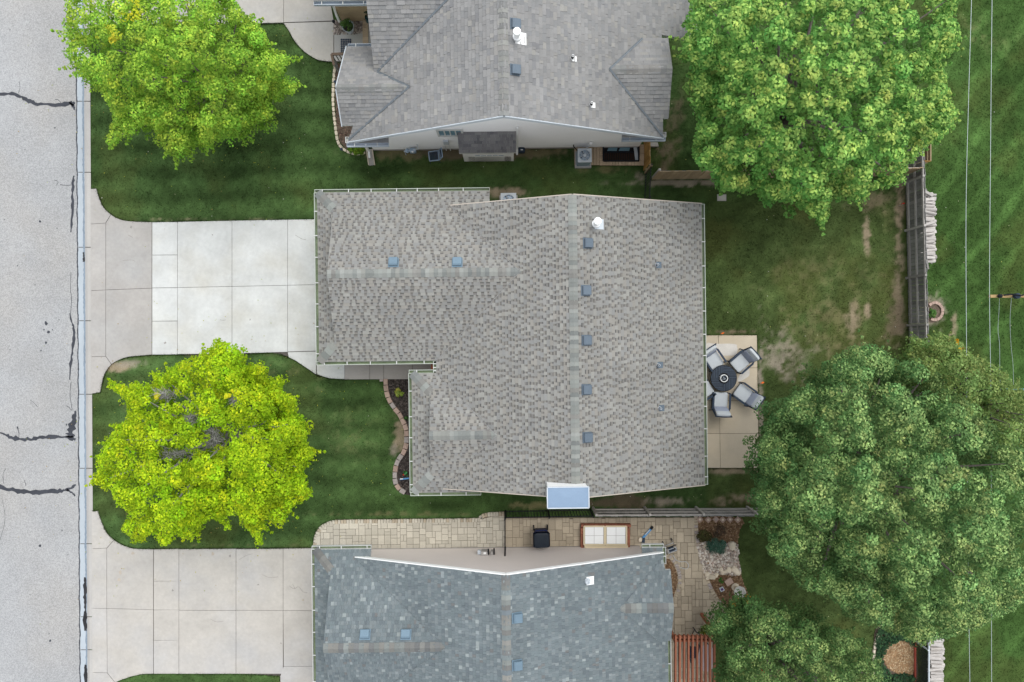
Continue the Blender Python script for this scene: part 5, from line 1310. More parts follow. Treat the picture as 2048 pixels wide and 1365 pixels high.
# ------------------------------------------------------------------ outdoor units, bins and other yard things
def ac_unit(px, py, label, sz, h, mat, base=0.06):
    w = P(px, py, h + base); r = empty('air_conditioner', (w.x, w.y, 0), label, 'air conditioner', 'outdoor air conditioning units', rz=TH)
    mb = MB(); mb.box((0, 0, base / 2), (sz * 1.2, sz * 1.2, base)); mk('pad', mb, m_oldconc, r, local=True)
    mb = MB(); c = 0.04; hs_ = sz / 2
    pl = [(-hs_ + c, -hs_), (hs_ - c, -hs_), (hs_, -hs_ + c), (hs_, hs_ - c), (hs_ - c, hs_), (-hs_ + c, hs_), (-hs_, hs_ - c), (-hs_, -hs_ + c)]
    mb.prism(pl, base, base + h * 0.9); mk('cabinet', mb, m_bluemet, r, local=True)
    # top deck with a round opening
    n = 24; R = sz * 0.40; V = []; zt = base + h
    for k in range(n):
        a = 2 * math.pi * k / n; ca, sa = math.cos(a), math.sin(a); f = hs_ / max(abs(ca), abs(sa))
        V += [(ca * R, sa * R, zt), (ca * f, sa * f, zt), (ca * f, sa * f, base + h * 0.9), (ca * R, sa * R, zt - 0.1)]
    F = []
    for k in range(n):
        i, j = 4 * k, 4 * ((k + 1) % n); F += [(i, i + 1, j + 1, j), (i + 1, i + 2, j + 2, j + 1), (i, j, j + 3, i + 3)]
    mb = MB(); mb.add(V, F); mk('top_deck', mb, mat, r, local=True)
    mb = MB(); mb.lathe((0, 0, zt - 0.12), [(R * 0.98, 0), (R * 0.98, 0.01)], 20); mk('fan_well', mb, m_rubber, r, local=True)
    for k in range(4):
        m2 = MB(); a = k * math.pi / 2 + 0.4; m2.add([(0.03 * math.cos(a), 0.03 * math.sin(a), zt - 0.06), (R * 0.9 * math.cos(a - .35), R * 0.9 * math.sin(a - .35), zt - 0.08), (R * 0.92 * math.cos(a + .25), R * 0.92 * math.sin(a + .25), zt - 0.05)], [(0, 1, 2)]); mk('fan_blade', m2, m_dmet, r, local=True)
    mb = MB()
    for k in range(8):
        a = k * math.pi / 4 + math.pi / 8; mb.bar((0.05 * math.cos(a), 0.05 * math.sin(a), zt + 0.012), (R * math.cos(a), R * math.sin(a), zt + 0.006), 0.014, 0.012)
    for q in (0.28, 0.6, 0.98): mb.tube([(R * q * math.cos(a), R * q * math.sin(a), zt + 0.01) for a in np.linspace(0, 6.2832, 25)], 0.006, 5, cap=False)
    mk('fan_guard', mb, mat, r, local=True)
    mb = MB(); mb.lathe((0, 0, zt), [(0.06, 0), (0.06, 0.02), (0.03, 0.03)], 14); mk('hub', mb, m_lgrey, r, local=True)
    return r
ac_unit(1169.5, 311, 'grey blue air conditioner standing on the wooden deck', 0.50, 0.62, m_lgrey, 0.14)
ac_unit(1017, 402, 'air conditioner half hidden beneath the middle house\'s roof edge', 0.56, 0.7, m_lgrey)

# deck with window well (north neighbour)
dk = empty('deck', P(1215, 312), 'low tan wooden deck holding the air conditioner and a window well', 'deck')
NOGRASS.append([(1147, 290), (1288, 290), (1288, 333), (1147, 333)])
mb = MB(); mb.prism(G2([(1149, 294), (1198, 294), (1198, 331), (1149, 331)]), 0.0, 0.10); mk('frame', mb, m_wood_tan, dk)
for k in range(8):
    x0 = 1148 + k * 6.3; mb = MB(); mb.prism(G2([(x0 + .4, 292), (x0 + 5.9, 292), (x0 + 5.9, 332), (x0 + .4, 332)]), 0.10, 0.135); mk('plank', mb, m_deck, dk)
for k in range(7):
    y0 = 291 + k * 4.6; 
    for xa, xb in ((1198.5, 1206), (1278.5, 1287)):
        mb = MB(); mb.prism(G2([(xa, y0 + .3), (xb, y0 + .3), (xb, y0 + 4.3), (xa, y0 + 4.3)]), 0.06, 0.135); mk('plank', mb, m_deck, dk)
for k in range(14):
    x0 = 1198.5 + k * 6.3; mb = MB(); mb.prism(G2([(x0 + .3, 323.4), (x0 + 6, 323.4), (x0 + 6, 332.5), (x0 + .3, 332.5)]), 0.06, 0.135); mk('plank', mb, m_deck, dk)
mb = MB(); mb.prism(G2([(1206.5, 291), (1278, 291), (1278, 323), (1206.5, 323)]), -0.02, 0.02); mk('well_floor', mb, m_rubber, dk)
mb = MB()
for x in np.arange(1210, 1268, 3.6): mb.bar(P(x, 307, 0.05), P(x, 321.5, 0.05), 0.03, 0.02)
mk('well_grate', mb, M('dark_brown_wood', (0.05, 0.028, 0.018), rough=0.7), dk)
mb = MB(); mb.bar(P(1206.5, 322.5, 0.14), P(1278, 322.5, 0.14), 0.06, 0.05); mb.bar(P(1206.5, 291.5, 0.14), P(1206.5, 322, 0.14), 0.05, 0.05); mb.bar(P(1277.5, 291.5, 0.14), P(1277.5, 322, 0.14), 0.05, 0.05); mb.bar(P(1212, 305, 0.10), P(1268, 304, 0.10), 0.04, 0.03); mk('well_rim', mb, m_black, dk)
mb = MB()
for x0, x1 in ((1214, 1234), (1237, 1259)): mb.prism(G2([(x0, 303), (x0 + 4, 294), (x1 + 1, 294), (x1 - 1, 303)]), 0.04, 0.055)
mk('well_window', mb, m_glassb, dk)
mb = MB(); mb.bar(P(1270, 293, 0.06), P(1274, 321, 0.06), 0.12, 0.03); mk('well_side', mb, m_lgrey, dk)
mb = MB(); mb.prism(G2([(1295, 287), (1314, 287), (1316, 295), (1296, 295)]), 0.0, 0.14); mk('step', mb, m_wood_grey, label='grey wooden step below the north neighbour\'s eave corner', cat='step')

mb = MB(); q = P(1182, 288, 0.9); q2 = P(1160, 300, 0.5)
mb.box((q.x, bw - 0.05, 0.9), (0.10, 0.08, 0.16)); cb2 = mk('disconnect_box', mb, m_white, label='small white electrical box on the white siding above the deck', cat='electrical box')
mb = MB(); a1 = Vector((q.x - 0.04, bw - 0.08, 0.85)); mb.tube([a1, a1 + Vector((-0.14, -0.12, -0.15)), a1 + Vector((-0.24, -0.2, -0.45)), a1 + Vector((-0.2, -0.3, -0.6))], 0.012, 6); mk('conduit', mb, m_lgrey, cb2)
mb = MB(); a1 = P(1146, 291, 0.5); mb.tube([P(1147, 288.5, 0.55), P(1147, 293, 0.5), P(1152, 299, 0.4), P(1158, 305, 0.35)], 0.018, 6); mk('refrigerant_line', mb, m_rubber, label='black insulated pipe curving from the wall to the deck air conditioner', cat='pipe')

# gas meter, electricity meter, garden chair, small bin by the north wall
w = P(826, 302, 0.5); r = empty('gas_meter', (w.x, w.y, 0), 'blue grey gas meter with pipes at the white siding wall', 'gas meter')
mb = MB(); mb.sq((w.x, w.y, 0.5), (0.12, 0.085, 0.13), 0.4, 14, 8); mk('meter_body', mb, m_bluemet, r, smooth=True)
mb = MB(); mb.lathe((w.x - 0.2, w.y, 0.48), [(0.07, 0), (0.085, 0.03), (0.085, 0.05), (0.03, 0.09)], 14); mk('regulator', mb, m_bluemet, r)
mb = MB(); mb.tube([(w.x - 0.32, w.y - 0.02, 0), (w.x - 0.32, w.y - 0.02, 0.5), (w.x - 0.08, w.y, 0.55), (w.x + 0.08, w.y, 0.66), (w.x + 0.2, w.y + 0.02, 0.64), (w.x + 0.2, w.y + 0.12, 0.9)], 0.02, 6); mk('pipe', mb, m_lgrey, r)
mb = MB(); mb.box((w.x - 0.0, w.y - 0.07, 0.62), (0.07, 0.05, 0.05)); mk('index_dial', mb, m_white, r)
w = P(892, 289, 1.2); r = empty('electric_meter', (w.x, bw, 0), 'pale electric meter box with white conduits on the white siding', 'electric meter')
mb = MB(); mb.box((w.x, bw - 0.07, 1.2), (0.18, 0.11, 0.32)); mk('meter_box', mb, m_lgrey, r)
for dx, dz in ((-0.09, 0.5), (0.06, 0.35)):
    mb = MB(); mb.tube([(w.x + dx, bw - 0.06, 1.05), (w.x + dx, bw - 0.06, 0.0)], 0.022, 6); mk('conduit', mb, m_white, r)
w = P(866, 312, 0.4); r = empty('garden_chair', (w.x, w.y, 0), 'dark garden chair with pale blue frame beside the gas meter wall', 'chair', rz=-1.45)
mb = MB()
for a, b in (((-.17, -.15), (.17, -.15)), ((.17, -.15), (.17, .2)), ((.17, .2), (-.17, .2)), ((-.17, .2), (-.17, -.15))): mb.bar((*a, 0.36), (*b, 0.36), 0.035, 0.03)
mk('seat_frame', mb, m_bluemet, r, local=True)
for k in range(7):
    mb = MB(); mb.box((0, -0.12 + k * 0.048, 0.35), (0.33, 0.036, 0.012)); mk('seat_slat', mb, m_dmet, r, local=True)
mb = MB()
for x in (-.17, .17): mb.bar((x, 0.22, 0.36), (x * 0.95, 0.36, 0.72), 0.03, 0.035)
mb.bar((-.16, 0.36, 0.72), (.16, 0.36, 0.72), 0.03, 0.035); mb.bar((-.16, 0.26, 0.42), (.16, 0.26, 0.42), 0.03, 0.03); mk('back_frame', mb, m_bluemet, r, local=True)
mb = MB(); mb.add([(-.15, .27, .44), (.15, .27, .44), (.15, .35, .70), (-.15, .35, .70)], [(0, 1, 2, 3)]); mk('back_panel', mb, m_dmet, r, local=True)
for x in (-.16, .16):
    for y in (-.14, .19):
        mb = MB(); mb.tube([(x, y, 0.36), (x * 1.1, y * 1.1, 0)], 0.014, 6); mk('leg', mb, m_dmet, r, local=True)
w = P(1043, 299, 0.3); mb = MB(); mb.sq((w.x, w.y, 0.15), (0.13, 0.10, 0.15), 0.45, 14, 8); r = mk('storage_pot', mb, m_dmet, label='small dark lidded pot beside the white downspout', cat='pot', smooth=True)
mb = MB(); mb.box((w.x + 0.01, w.y - 0.02, 0.31), (0.08, 0.03, 0.02)); mk('handle', mb, m_white, r)
# splash trough under the corner downspout
r = empty('splash_trough', P(742, 316), 'long grey splash trough under the corner downspout', 'splash trough')
a, b = P(739, 299, 0.06), P(744, 331, 0.03)
mb = MB(); mb.bar(a, b, 0.2, 0.02); mk('floor', mb, m_oldconc, r)
for s_ in (-1, 1):
    mb = MB(); mb.bar(a + Vector((s_ * 0.11, 0, 0.04)), b + Vector((s_ * 0.11, 0, 0.04)), 0.03, 0.08); mk('side', mb, m_stone, r)

# entry of the north neighbour: mat, railing, planter, step, dark pot
w = P(692, 94, 0.06); r = empty('door_mat', (w.x, w.y, 0.05), 'dark patterned door mat at the north neighbour\'s entry', 'door mat')
mb = MB(); mb.box((w.x, w.y, 0.06), (0.40, 0.60, 0.015)); mk('backing', mb, m_oldconc, r)
for i in range(6):
    for j in range(9):
        mb = MB(); mb.lathe((w.x - 0.165 + i * 0.066, w.y - 0.265 + j * 0.066, 0.068), [(0.031, 0), (0.031, 0.01), (0.014, 0.01), (0.014, 0.002)], 8); mk('tread', mb, m_dmet, r)
r = empty('railing', P(680, 116), 'short brown wooden railing beside the entry step', 'railing')
tp = [P(663, 109, 0.9), P(692, 108, 0.9)]
mb = MB(); mb.bar(tp[0], tp[1], 0.09, 0.05); mb.bar(tp[0], P(668, 131, 0.85), 0.08, 0.05); mk('hand_rail', mb, M('brown_rail', (0.13, 0.095, 0.07), 0.15, 4, rough=0.8), r)
for k in range(5):
    p_ = tp[0].lerp(P(668, 131, 0.85), k / 4); mb = MB(); mb.bar((p_.x, p_.y, 0.06), p_, 0.03, 0.03); mk('baluster', mb, m_wood_dark, r)
for k in range(1, 5):
    p_ = tp[0].lerp(tp[1], k / 4); mb = MB(); mb.bar((p_.x, p_.y, 0.06), p_, 0.03, 0.03); mk('baluster', mb, m_wood_dark, r)
w = P(696, 53, 0.4); planter = empty('planter', (w.x, w.y, 0), 'round pale rimmed planter on the river rocks by the garage', 'planter')
mb = MB(); mb.lathe((w.x, w.y, 0.03), [(0.13, 0), (0.20, 0.36), (0.225, 0.40), (0.205, 0.40), (0.19, 0.33), (0.02, 0.33)], 24); mk('pot', mb, m_lgrey, planter)
mb = MB(); mb.lathe((w.x, w.y, 0.35), [(0.185, 0), (0.185, 0.025), (0.05, 0.035)], 18); mk('soil', mb, m_dmulch, planter)
w = P(737, 33, 0.5); r = empty('glazed_pot', (w.x, w.y, 0), 'dark green glazed pot with plant in the garage corner', 'planter')
mb = MB(); mb.lathe((w.x, w.y, 0.03), [(0.10, 0), (0.17, 0.2), (0.13, 0.4), (0.15, 0.44), (0.11, 0.42), (0.02, 0.4)], 20); mk('pot', mb, M('green_glaze', (0.02, 0.07, 0.08), rough=0.2), r)
r = empty('entry_step', P(733, 65), 'tan plank edged step along the north neighbour\'s entry', 'step')
for k in range(8):
    y = 41 + k * 6.2; mb = MB(); mb.prism(G2([(727, y), (738, y), (738, y + 5.8), (727, y + 5.8)]), 0.0, 0.16); mk('plank', mb, m_deck, r)
mb = MB(); mb.prism(G2([(738.5, 38), (752, 38), (752, 95), (738.5, 95)]), 0.0, 0.15); mk('landing', mb, m_oldconc, r)
mb = MB(); w = P(668, 45, 0.3); mb.lathe((w.x, w.y, 0.03), [(0.015, 0), (0.015, 0.3), (0.055, 0.31), (0.06, 0.36), (0.02, 0.40)], 12); mk('path_light', mb, m_black, label='small black path light at the downspout by the rock bed', cat='garden light')
for i, (x, y) in enumerate(((670, 164), (683, 299))):
    mb = MB(); w = P(x, y, 0.25); mb.lathe((w.x, w.y, 0.0), [(0.012, 0), (0.012, 0.22), (0.05, 0.23), (0.055, 0.27), (0.02, 0.30)], 12); mk('path_light', mb, m_dmet, label='dark path light in the pale stone edging, ' + ('upper one by the rail' if i == 0 else 'lower one at the curve'), cat='garden light')

# wheeled bin, cold frame, scooter, walker, hose, wall tap on the rear paver patio
w = P(1083, 1079, 0.85); r = empty('wheeled_bin', (w.x, w.y, 0.045), 'navy blue wheeled bin with dark lid against the beige wall', 'bin', rz=0.03)
mb = MB(); V = []
for z, hx, hy in ((0.05, 0.23, 0.21), (0.80, 0.285, 0.265), (0.86, 0.30, 0.28)):
    V += [(-hx + .05, -hy, z), (hx - .05, -hy, z), (hx, -hy + .05, z), (hx, hy - .05, z), (hx - .05, hy, z), (-hx + .05, hy, z), (-hx, hy - .05, z), (-hx, -hy + .05, z)]
F = [(i * 8 + k, i * 8 + (k + 1) % 8, (i + 1) * 8 + (k + 1) % 8, (i + 1) * 8 + k) for i in range(2) for k in range(8)] + [tuple(range(8))[::-1]]
mb.add(V, F); mk('bin_body', mb, m_navy, r, local=True)
mb = MB(); mb.sq((0.0, -0.02, 0.875), (0.275, 0.27, 0.045), 0.3, 20, 8); mk('lid', mb, m_lid, r, local=True, smooth=True)
mb = MB(); mb.tube([(-0.2, 0.27, 0.84), (-0.2, 0.33, 0.87), (0.2, 0.33, 0.87), (0.2, 0.27, 0.84)], 0.018, 6); mk('handle', mb, m_navy, r, local=True)
for x in (-0.25, 0.25):
    mb = MB(); mb.tube([(x - 0.02, 0.24, 0.1), (x + 0.02, 0.24, 0.1)], 0.1, 14); mk('wheel', mb, m_rubber, r, local=True)
cf = empty('cold_frame', P(1208, 1068), 'brick cold frame with two white glazed lids on the paver patio', 'cold frame')
def ringbricks():
    zt = 0.30
    for zz in (0.05, 0.135, 0.22):
        for x in np.arange(1161, 1254, 6.6):
            mb = MB(); p_ = P(x + 3.2, 1048.5); mb.box((p_.x, p_.y, zz + 0.035), (0.112, 0.10, 0.072)); mk('brick', mb, m_brick, cf)
        for x in (1163, 1254.5):
            for y in np.arange(1053, 1093, 5.8):
                mb = MB(); p_ = P(x, y + 2.9); mb.box((p_.x, p_.y, zz + 0.035), (0.105, 0.098, 0.072)); mk('brick', mb, m_brick, cf)
ringbricks()
mb = MB(); mb.prism(G2([(1166, 1052), (1251, 1052), (1251, 1092), (1166, 1092)]), 0.045, 0.10); mk('soil_fill', mb, m_soil, cf)
for x0, x1 in ((1168, 1209), (1211.5, 1253)):
    fr = MB(); z0, z1 = 0.42, 0.30
    c4 = [P(x0, 1090, z0), P(x1, 1090, z0), P(x1, 1053, z1), P(x0, 1053, z1)]
    for i in range(4): fr.bar(c4[i], c4[(i + 1) % 4], 0.05, 0.04)
    lid = mk('lid_frame', fr, m_cream, cf)
    for i in range(2):
        for j in range(2):
            def bi(u_, v_): return c4[0].lerp(c4[1], u_).lerp(c4[3].lerp(c4[2], u_), v_)
            u0_, u1_, v0_, v1_ = 0.05 + i * 0.45, 0.49 + i * 0.46, 0.05 + j * 0.45, 0.49 + j * 0.46
            m2 = MB(); m2.add([bi(u0_, v0_), bi(u1_, v0_), bi(u1_, v1_), bi(u0_, v1_)], [(0, 1, 2, 3)]); mk('pane', m2, m_pane, lid)
mb = MB(); mb.prism(G2([(1167, 1086), (1253, 1086), (1253, 1091), (1167, 1091)]), 0.05, 0.37); mk('back_board', mb, m_cream, cf)
r = empty('kick_scooter', P(1295, 1066), 'bright blue kick scooter lying on the brown pavers', 'scooter')
mb = MB(); mb.bar(P(1285, 1077, 0.10), P(1302, 1058, 0.12), 0.08, 0.05); mk('deck', mb, m_brightblue, r)
mb = MB(); mb.tube([P(1302, 1058, 0.12), P(1305, 1054, 0.16)], 0.05, 8); mk('grip', mb, m_rubber, r)
mb = MB(); mb.bar(P(1287, 1076, 0.12), P(1286, 1086, 0.14), 0.1, 0.1); mk('wheel_fork', mb, m_dmet, r)
mb = MB(); mb.bar(P(1290, 1070, 0.13), P(1299, 1060, 0.15), 0.03, 0.03); mk('stripe', mb, m_lgrey, r)
w = P(1279.5, 1078); mb = MB(); mb.sq((w.x, w.y, 0.10), (0.075, 0.085, 0.07), 0.6, 12, 8, jit=0.04); mk('garden_stone', mb, m_stone, label='small pale rounded stone at the foot of the blue scooter', cat='stone')
w = P(1342, 1098, 0.4); r = empty('walker', (w.x, w.y, 0.045), 'silver wheeled walker frame at the house corner on the pavers', 'walker', rz=0.35)
for x in (-.17, .17):
    mb = MB(); mb.tube([(x, -.18, 0.08), (x * 0.9, -.06, 0.55), (x * 0.9, 0.08, 0.6), (x, 0.2, 0.08)], 0.016, 6); mk('side_frame', mb, m_silver, r, local=True)
    for y in (-.18, .2):
        mb = MB(); mb.tube([(x - 0.015, y, 0.07), (x + 0.015, y, 0.07)], 0.07, 12); mk('wheel', mb, m_rubber, r, local=True)
for y, z in ((-.06, .55), (.08, .6), (-.1, .35), (.16, .3)):
    mb = MB(); mb.tube([(-.16, y, z), (.16, y, z)], 0.014, 6); mk('cross_bar', mb, m_silver, r, local=True)
mb = MB(); mb.box((0, 0.0, 0.42), (0.2, 0.16, 0.02)); mk('seat', mb, m_dmet, r, local=True)
mb = MB(); mb.tube([(-.2, .16, .62), (.2, .16, .62)], 0.02, 6); mk('handle_bar', mb, m_rubber, r, local=True)
mb = MB(); mb.tube([P(x, y, 0.06) for x, y in smooth([(1346, 1110), (1352, 1120), (1362, 1124), (1372, 1124), (1377, 1131), (1374, 1138), (1366, 1137), (1360, 1135)], 5)], 0.009, 6); mk('garden_hose', mb, m_lgrey, label='thin pale hose curling over the pavers beside the walker', cat='hose')
r = empty('wall_meter', P(970, 1096), 'beige meter cabinet with black valves on the beige siding', 'meter box')
w = P(970, 1099, 1.0); mb = MB(); mb.box((w.x, cw_ + 0.09, 1.0), (0.26, 0.14, 0.36)); mk('cabinet', mb, m_found, r)
mb = MB(); mb.box((w.x, cw_ + 0.11, 1.19), (0.09, 0.06, 0.02)); mk('vent_cap', mb, m_white, r)
for dx, z in ((0.13, 1.15), (0.33, 1.1)):
    mb = MB(); mb.bar((w.x + dx, cw_ + 0.05, z), (w.x + dx, cw_ + 0.28, z + 0.12), 0.05, 0.05); mk('valve', mb, m_black, r)
mb = MB(); mb.box((w.x - 0.2, cw_ + 0.1, 1.0), (0.12, 0.12, 0.2)); mb.tube([(w.x - 0.22, cw_ + 0.16, 1.1), (w.x - 0.22, cw_ + 0.16, 1.16)], 0.045, 10); mk('spigot_box', mb, m_lgrey, r)
mb = MB(); mb.box((w.x + 0.26, cw_ + 0.08, 0.95), (0.12, 0.12, 0.25)); mk('junction_box', mb, m_found, r)

# pergola and table
pg = empty('pergola', P(1390, 1330), 'red brown pergola with slatted top beside the paver patio', 'pergola')
zP = 2.35
for k in range(10):
    x = 1351 + k * 8.6; mb = MB(); mb.bar(P(x, 1270, zP), P(x - 1 + k * 0.1, 1430, zP), 0.055, 0.14); mk('slat', mb, m_pergola, pg)
for y in (1274, 1281, 1425):
    mb = MB(); mb.bar(P(1347, y, zP - 0.16), P(1440, y, zP - 0.16), 0.05, 0.16); mk('beam', mb, m_pergola, pg)
for x in (1349, 1437):
    for y in (1277.5, 1425):
        q = P(x, y, zP - 0.1); mb = MB(); mb.box((q.x, q.y, (zP - 0.1) / 2), (0.10, 0.10, zP - 0.1)); mk('post', mb, m_pergola, pg)
w = P(1412, 1316, 0.72); r = empty('garden_table', (w.x, w.y, 0.045), 'pale pink octagonal table under the red pergola', 'table')
mb = MB(); mb.lathe((0, 0, 0.66), [(0.50, 0), (0.52, 0.015), (0.52, 0.045), (0.50, 0.05)], 8); 
for v in mb.V: v.x *= 0.62; 
mk('table_top', mb, M('pink_tabletop', (0.46, 0.38, 0.37), 0.08, 3, rough=0.6), r, local=True)
for x in (-.18, .18):
    for y in (-.32, .32):
        mb = MB(); mb.tube([(x, y, 0), (x * .9, y * .9, 0.66)], 0.025, 8); mk('leg', mb, m_dmet, r, local=True)
w = P(1391, 1306, 0.5); r = empty('garden_chair', (w.x, w.y, 0.045), 'dark metal chair pushed beside the pink table under the pergola', 'chair', rz=-1.57)
mb = MB(); mb.box((0, 0, 0.42), (0.42, 0.4, 0.03)); mk('seat', mb, m_dmet, r, local=True)
mb = MB(); mb.tube([(-.2, -.2, .42), (-.2, -.26, .82), (.2, -.26, .82), (.2, -.2, .42)], 0.015, 6); mk('back', mb, m_dmet, r, local=True)
for x in (-.18, .18):
    for y in (-.17, .17):
        mb = MB(); mb.tube([(x, y, 0), (x, y, .42)], 0.013, 6); mk('leg', mb, m_dmet, r, local=True)
w = P(1389, 1261); mb = MB(); mb.tube([P(1386, 1255, 0.9), P(1392, 1264, 0.55), P(1399, 1268, 0.1)], 0.02, 6); mb.tube([P(1384, 1270, 0.06), P(1389, 1259, 0.7)], 0.014, 6); mk('plant_stand', mb, m_black, label='dark metal plant stand at the corner of the pergola', cat='plant stand')

# utility cover, marker flags
w = P(1443, 396); mb = MB(); mb.box((w.x, w.y, 0.01), (0.33, 0.24, 0.06)); r = mk('utility_cover', mb, m_oldconc, label='grey rectangular utility box lid set in the back lawn', cat='utility cover')
NOGRASS.append([(1433, 389), (1454, 389), (1454, 404), (1433, 404)])
mb = MB(); mb.box((w.x, w.y, 0.043), (0.27, 0.18, 0.008)); mk('lid', mb, m_midconc, r)
for x, y, mt, lb in ((1798, 412, m_red, 'small red marker flag beside the grey fence'), (1440, 669, m_orange, 'orange marker flag at the top edge of the back patio'), (1519, 767, m_orange, 'orange marker flag at the lawn side of the back patio')):
    q = P(x, y); r = empty('marker_flag', q, lb, 'marker flag')
    mb = MB(); mb.tube([q, q + Vector((0, 0, 0.3))], 0.004, 5); mk('stake', mb, m_lgrey, r)
    mb = MB(); mb.add([q + Vector((0, 0, .30)), q + Vector((.06, .02, .28)), q + Vector((.09, .05, .26)), q + Vector((.07, .08, .2)), q + Vector((-.05, -.02, .21)), q + Vector((-.04, .03, .25))], [(0, 1, 2, 3, 4, 5)]); mk('flag', mb, mt, r)

# overhead line behind the fence
up = P(2062, 600); zA = 4.5
px0 = up.x
r = empty('utility_pole', (px0, P(1980, 593, zA).y, 0), 'wooden line pole with long cross arm at the right edge', 'utility pole')
yA = P(1980, 593, zA).y
mb = MB(); mb.tube([(px0, yA, 0), (px0, yA, 6.2)], [0.15, 0.11], 12); mk('pole', mb, m_pole, r)
mb = MB(); mb.bar((P(1979, 593, zA).x, yA, zA), (px0 + 0.8, yA + 0.03, zA), 0.09, 0.10); mk('cross_arm', mb, m_pole, r)
q = P(2036, 588, zA + 0.2); mb = MB(); mb.lathe((q.x, yA, zA + 0.05), [(0.05, 0), (0.085, 0.03), (0.085, 0.16), (0.04, 0.2)], 14); mk('transformer', mb, m_dmet, r)
mb = MB(); mb.tube([(q.x - 0.35, yA + 0.03, zA + 0.07), (q.x - 0.15, yA + 0.05, zA + 0.16), (q.x, yA, zA + 0.3), (q.x + 0.3, yA + 0.05, zA + 0.12)], 0.022, 6); mb.lathe((q.x - 0.5, yA, zA + 0.05), [(0.04, 0), (0.06, 0.04), (0.03, 0.08), (0.06, 0.12), (0.02, 0.16)], 10); mk('insulator', mb, m_black, r)
y2 = P(2010, 779.5, 3.6).y
mb = MB(); mb.bar((P(2010, 779.5, 3.6).x, y2, 3.6), (px0 + 0.4, y2, 3.6), 0.06, 0.06); mb.bar((px0, y2, 3.6), (px0, yA, 3.9), 0.06, 0.08); mk('lower_arm', mb, m_brightblue, r)
def cable(label, pts, z, rr=0.008, mat=m_wire, group='overhead cables behind the fence'):
    mb = MB(); mb.tube([P(x, y, zz) for (x, y), zz in zip(smooth(pts, 6), np.interp(np.linspace(0, 1, len(smooth(pts, 6))), np.linspace(0, 1, len(z)), z))], rr, 6); mk('cable', mb, mat, label=label, cat='cable', group=group)
cable('pale overhead cable nearest the firewood and fence', [(1947, -160), (1943, 0), (1937, 200), (1932, 420), (1933, 700), (1935, 1000), (1938, 1250), (1942, 1500)], [4.75, 4.6, 4.5, 4.6])
cable('pale overhead cable passing the tip of the cross arm', [(1986, -160), (1984, 0), (1981, 300), (1979, 590), (1982, 800), (1983, 1100), (1983, 1300), (1984, 1500)], [4.75, 4.6, 4.58, 4.6])
cable('thin sagging service wire on the left below the cross arm', [(1999, 594), (1998, 620), (1996, 660), (1999, 690), (2000, 760), (2004, 820)], [4.5, 3.9, 3.8, 3.4], 0.006)
cable('thin sagging service wire on the right below the cross arm', [(2023, 594), (2020, 640), (2022, 690), (2026, 730), (2027, 779)], [4.5, 3.9, 3.6], 0.006)

cbn = empty('compost_bin', P(1834, 312), 'open brown wooden compost bin at the head of the grey fence', 'compost bin')
for y in (296, 331):
    for z in (0.12, 0.34, 0.56):
        mb = MB(); mb.bar(P(1822, y, 0).xyz + Vector((0, 0, z)), P(1842, y, 0).xyz + Vector((0, 0, z)), 0.03, 0.16); mk('board', mb, m_wood_gold if z > 0.5 else m_wood_tan, cbn)
for z in (0.12, 0.34, 0.56):
    mb = MB(); mb.bar(P(1842, 296, 0).xyz + Vector((0, 0, z)), P(1842, 331, 0).xyz + Vector((0, 0, z)), 0.03, 0.16); mk('board', mb, m_wood_tan, cbn)
mb = MB(); mb.prism(G2([(1823, 298), (1841, 298), (1841, 329), (1823, 329)]), 0.0, 0.28); mk('compost', mb, m_mulch, cbn)
# ------------------------------------------------------------------ foliage
def leafmesh(name, C, N, size, cols, mat, parent, kind=None, aspect=0.62, label=None, cat=None, group=None):
    """C (n,3) leaf centres, N (n,3) leaf normals, size (n,), cols (n,3): one folded four-point blade each."""
    n = len(C)
    N = N / (np.linalg.norm(N, axis=1, keepdims=True) + 1e-9)
    R = rng.normal(size=(n, 3)); T = np.cross(N, R); T /= (np.linalg.norm(T, axis=1, keepdims=True) + 1e-9); B_ = np.cross(N, T)
    s = size[:, None]
    a = C - T * s * 0.5; c = C + T * s * 0.5
    fold = N * s * 0.14
    b = C + B_ * s * 0.5 * aspect + fold - T * s * 0.08; d = C - B_ * s * 0.5 * aspect + fold - T * s * 0.08
    V = np.stack([a, b, c, d], 1).reshape(-1, 3)
    o0 = ROOT[parent.name] if parent is not None else Vector((float(C[:, 0].mean()), float(C[:, 1].mean()), 0.0))
    V = V - np.array(o0)
    me = bpy.data.meshes.new(name)
    me.vertices.add(4 * n); me.vertices.foreach_set('co', V.astype(np.float32).ravel())
    me.loops.add(4 * n); me.loops.foreach_set('vertex_index', np.arange(4 * n, dtype=np.int32))
    me.polygons.add(n); me.polygons.foreach_set('loop_start', (np.arange(n) * 4).astype(np.int32))
    me.update(calc_edges=True)
    at = me.attributes.new('Col', 'FLOAT_COLOR', 'FACE'); cc = np.ones((n, 4), np.float32); cc[:, :3] = cols; at.data.foreach_set('color', cc.ravel())
    me.materials.append(mat)
    o = bpy.data.objects.new(name, me); COL.objects.link(o)
    if parent is not None: o.parent = parent; ROOT[o.name] = o0
    else: o.location = o0; ROOT[o.name] = o0
    return setp(o, label, cat, group, kind)

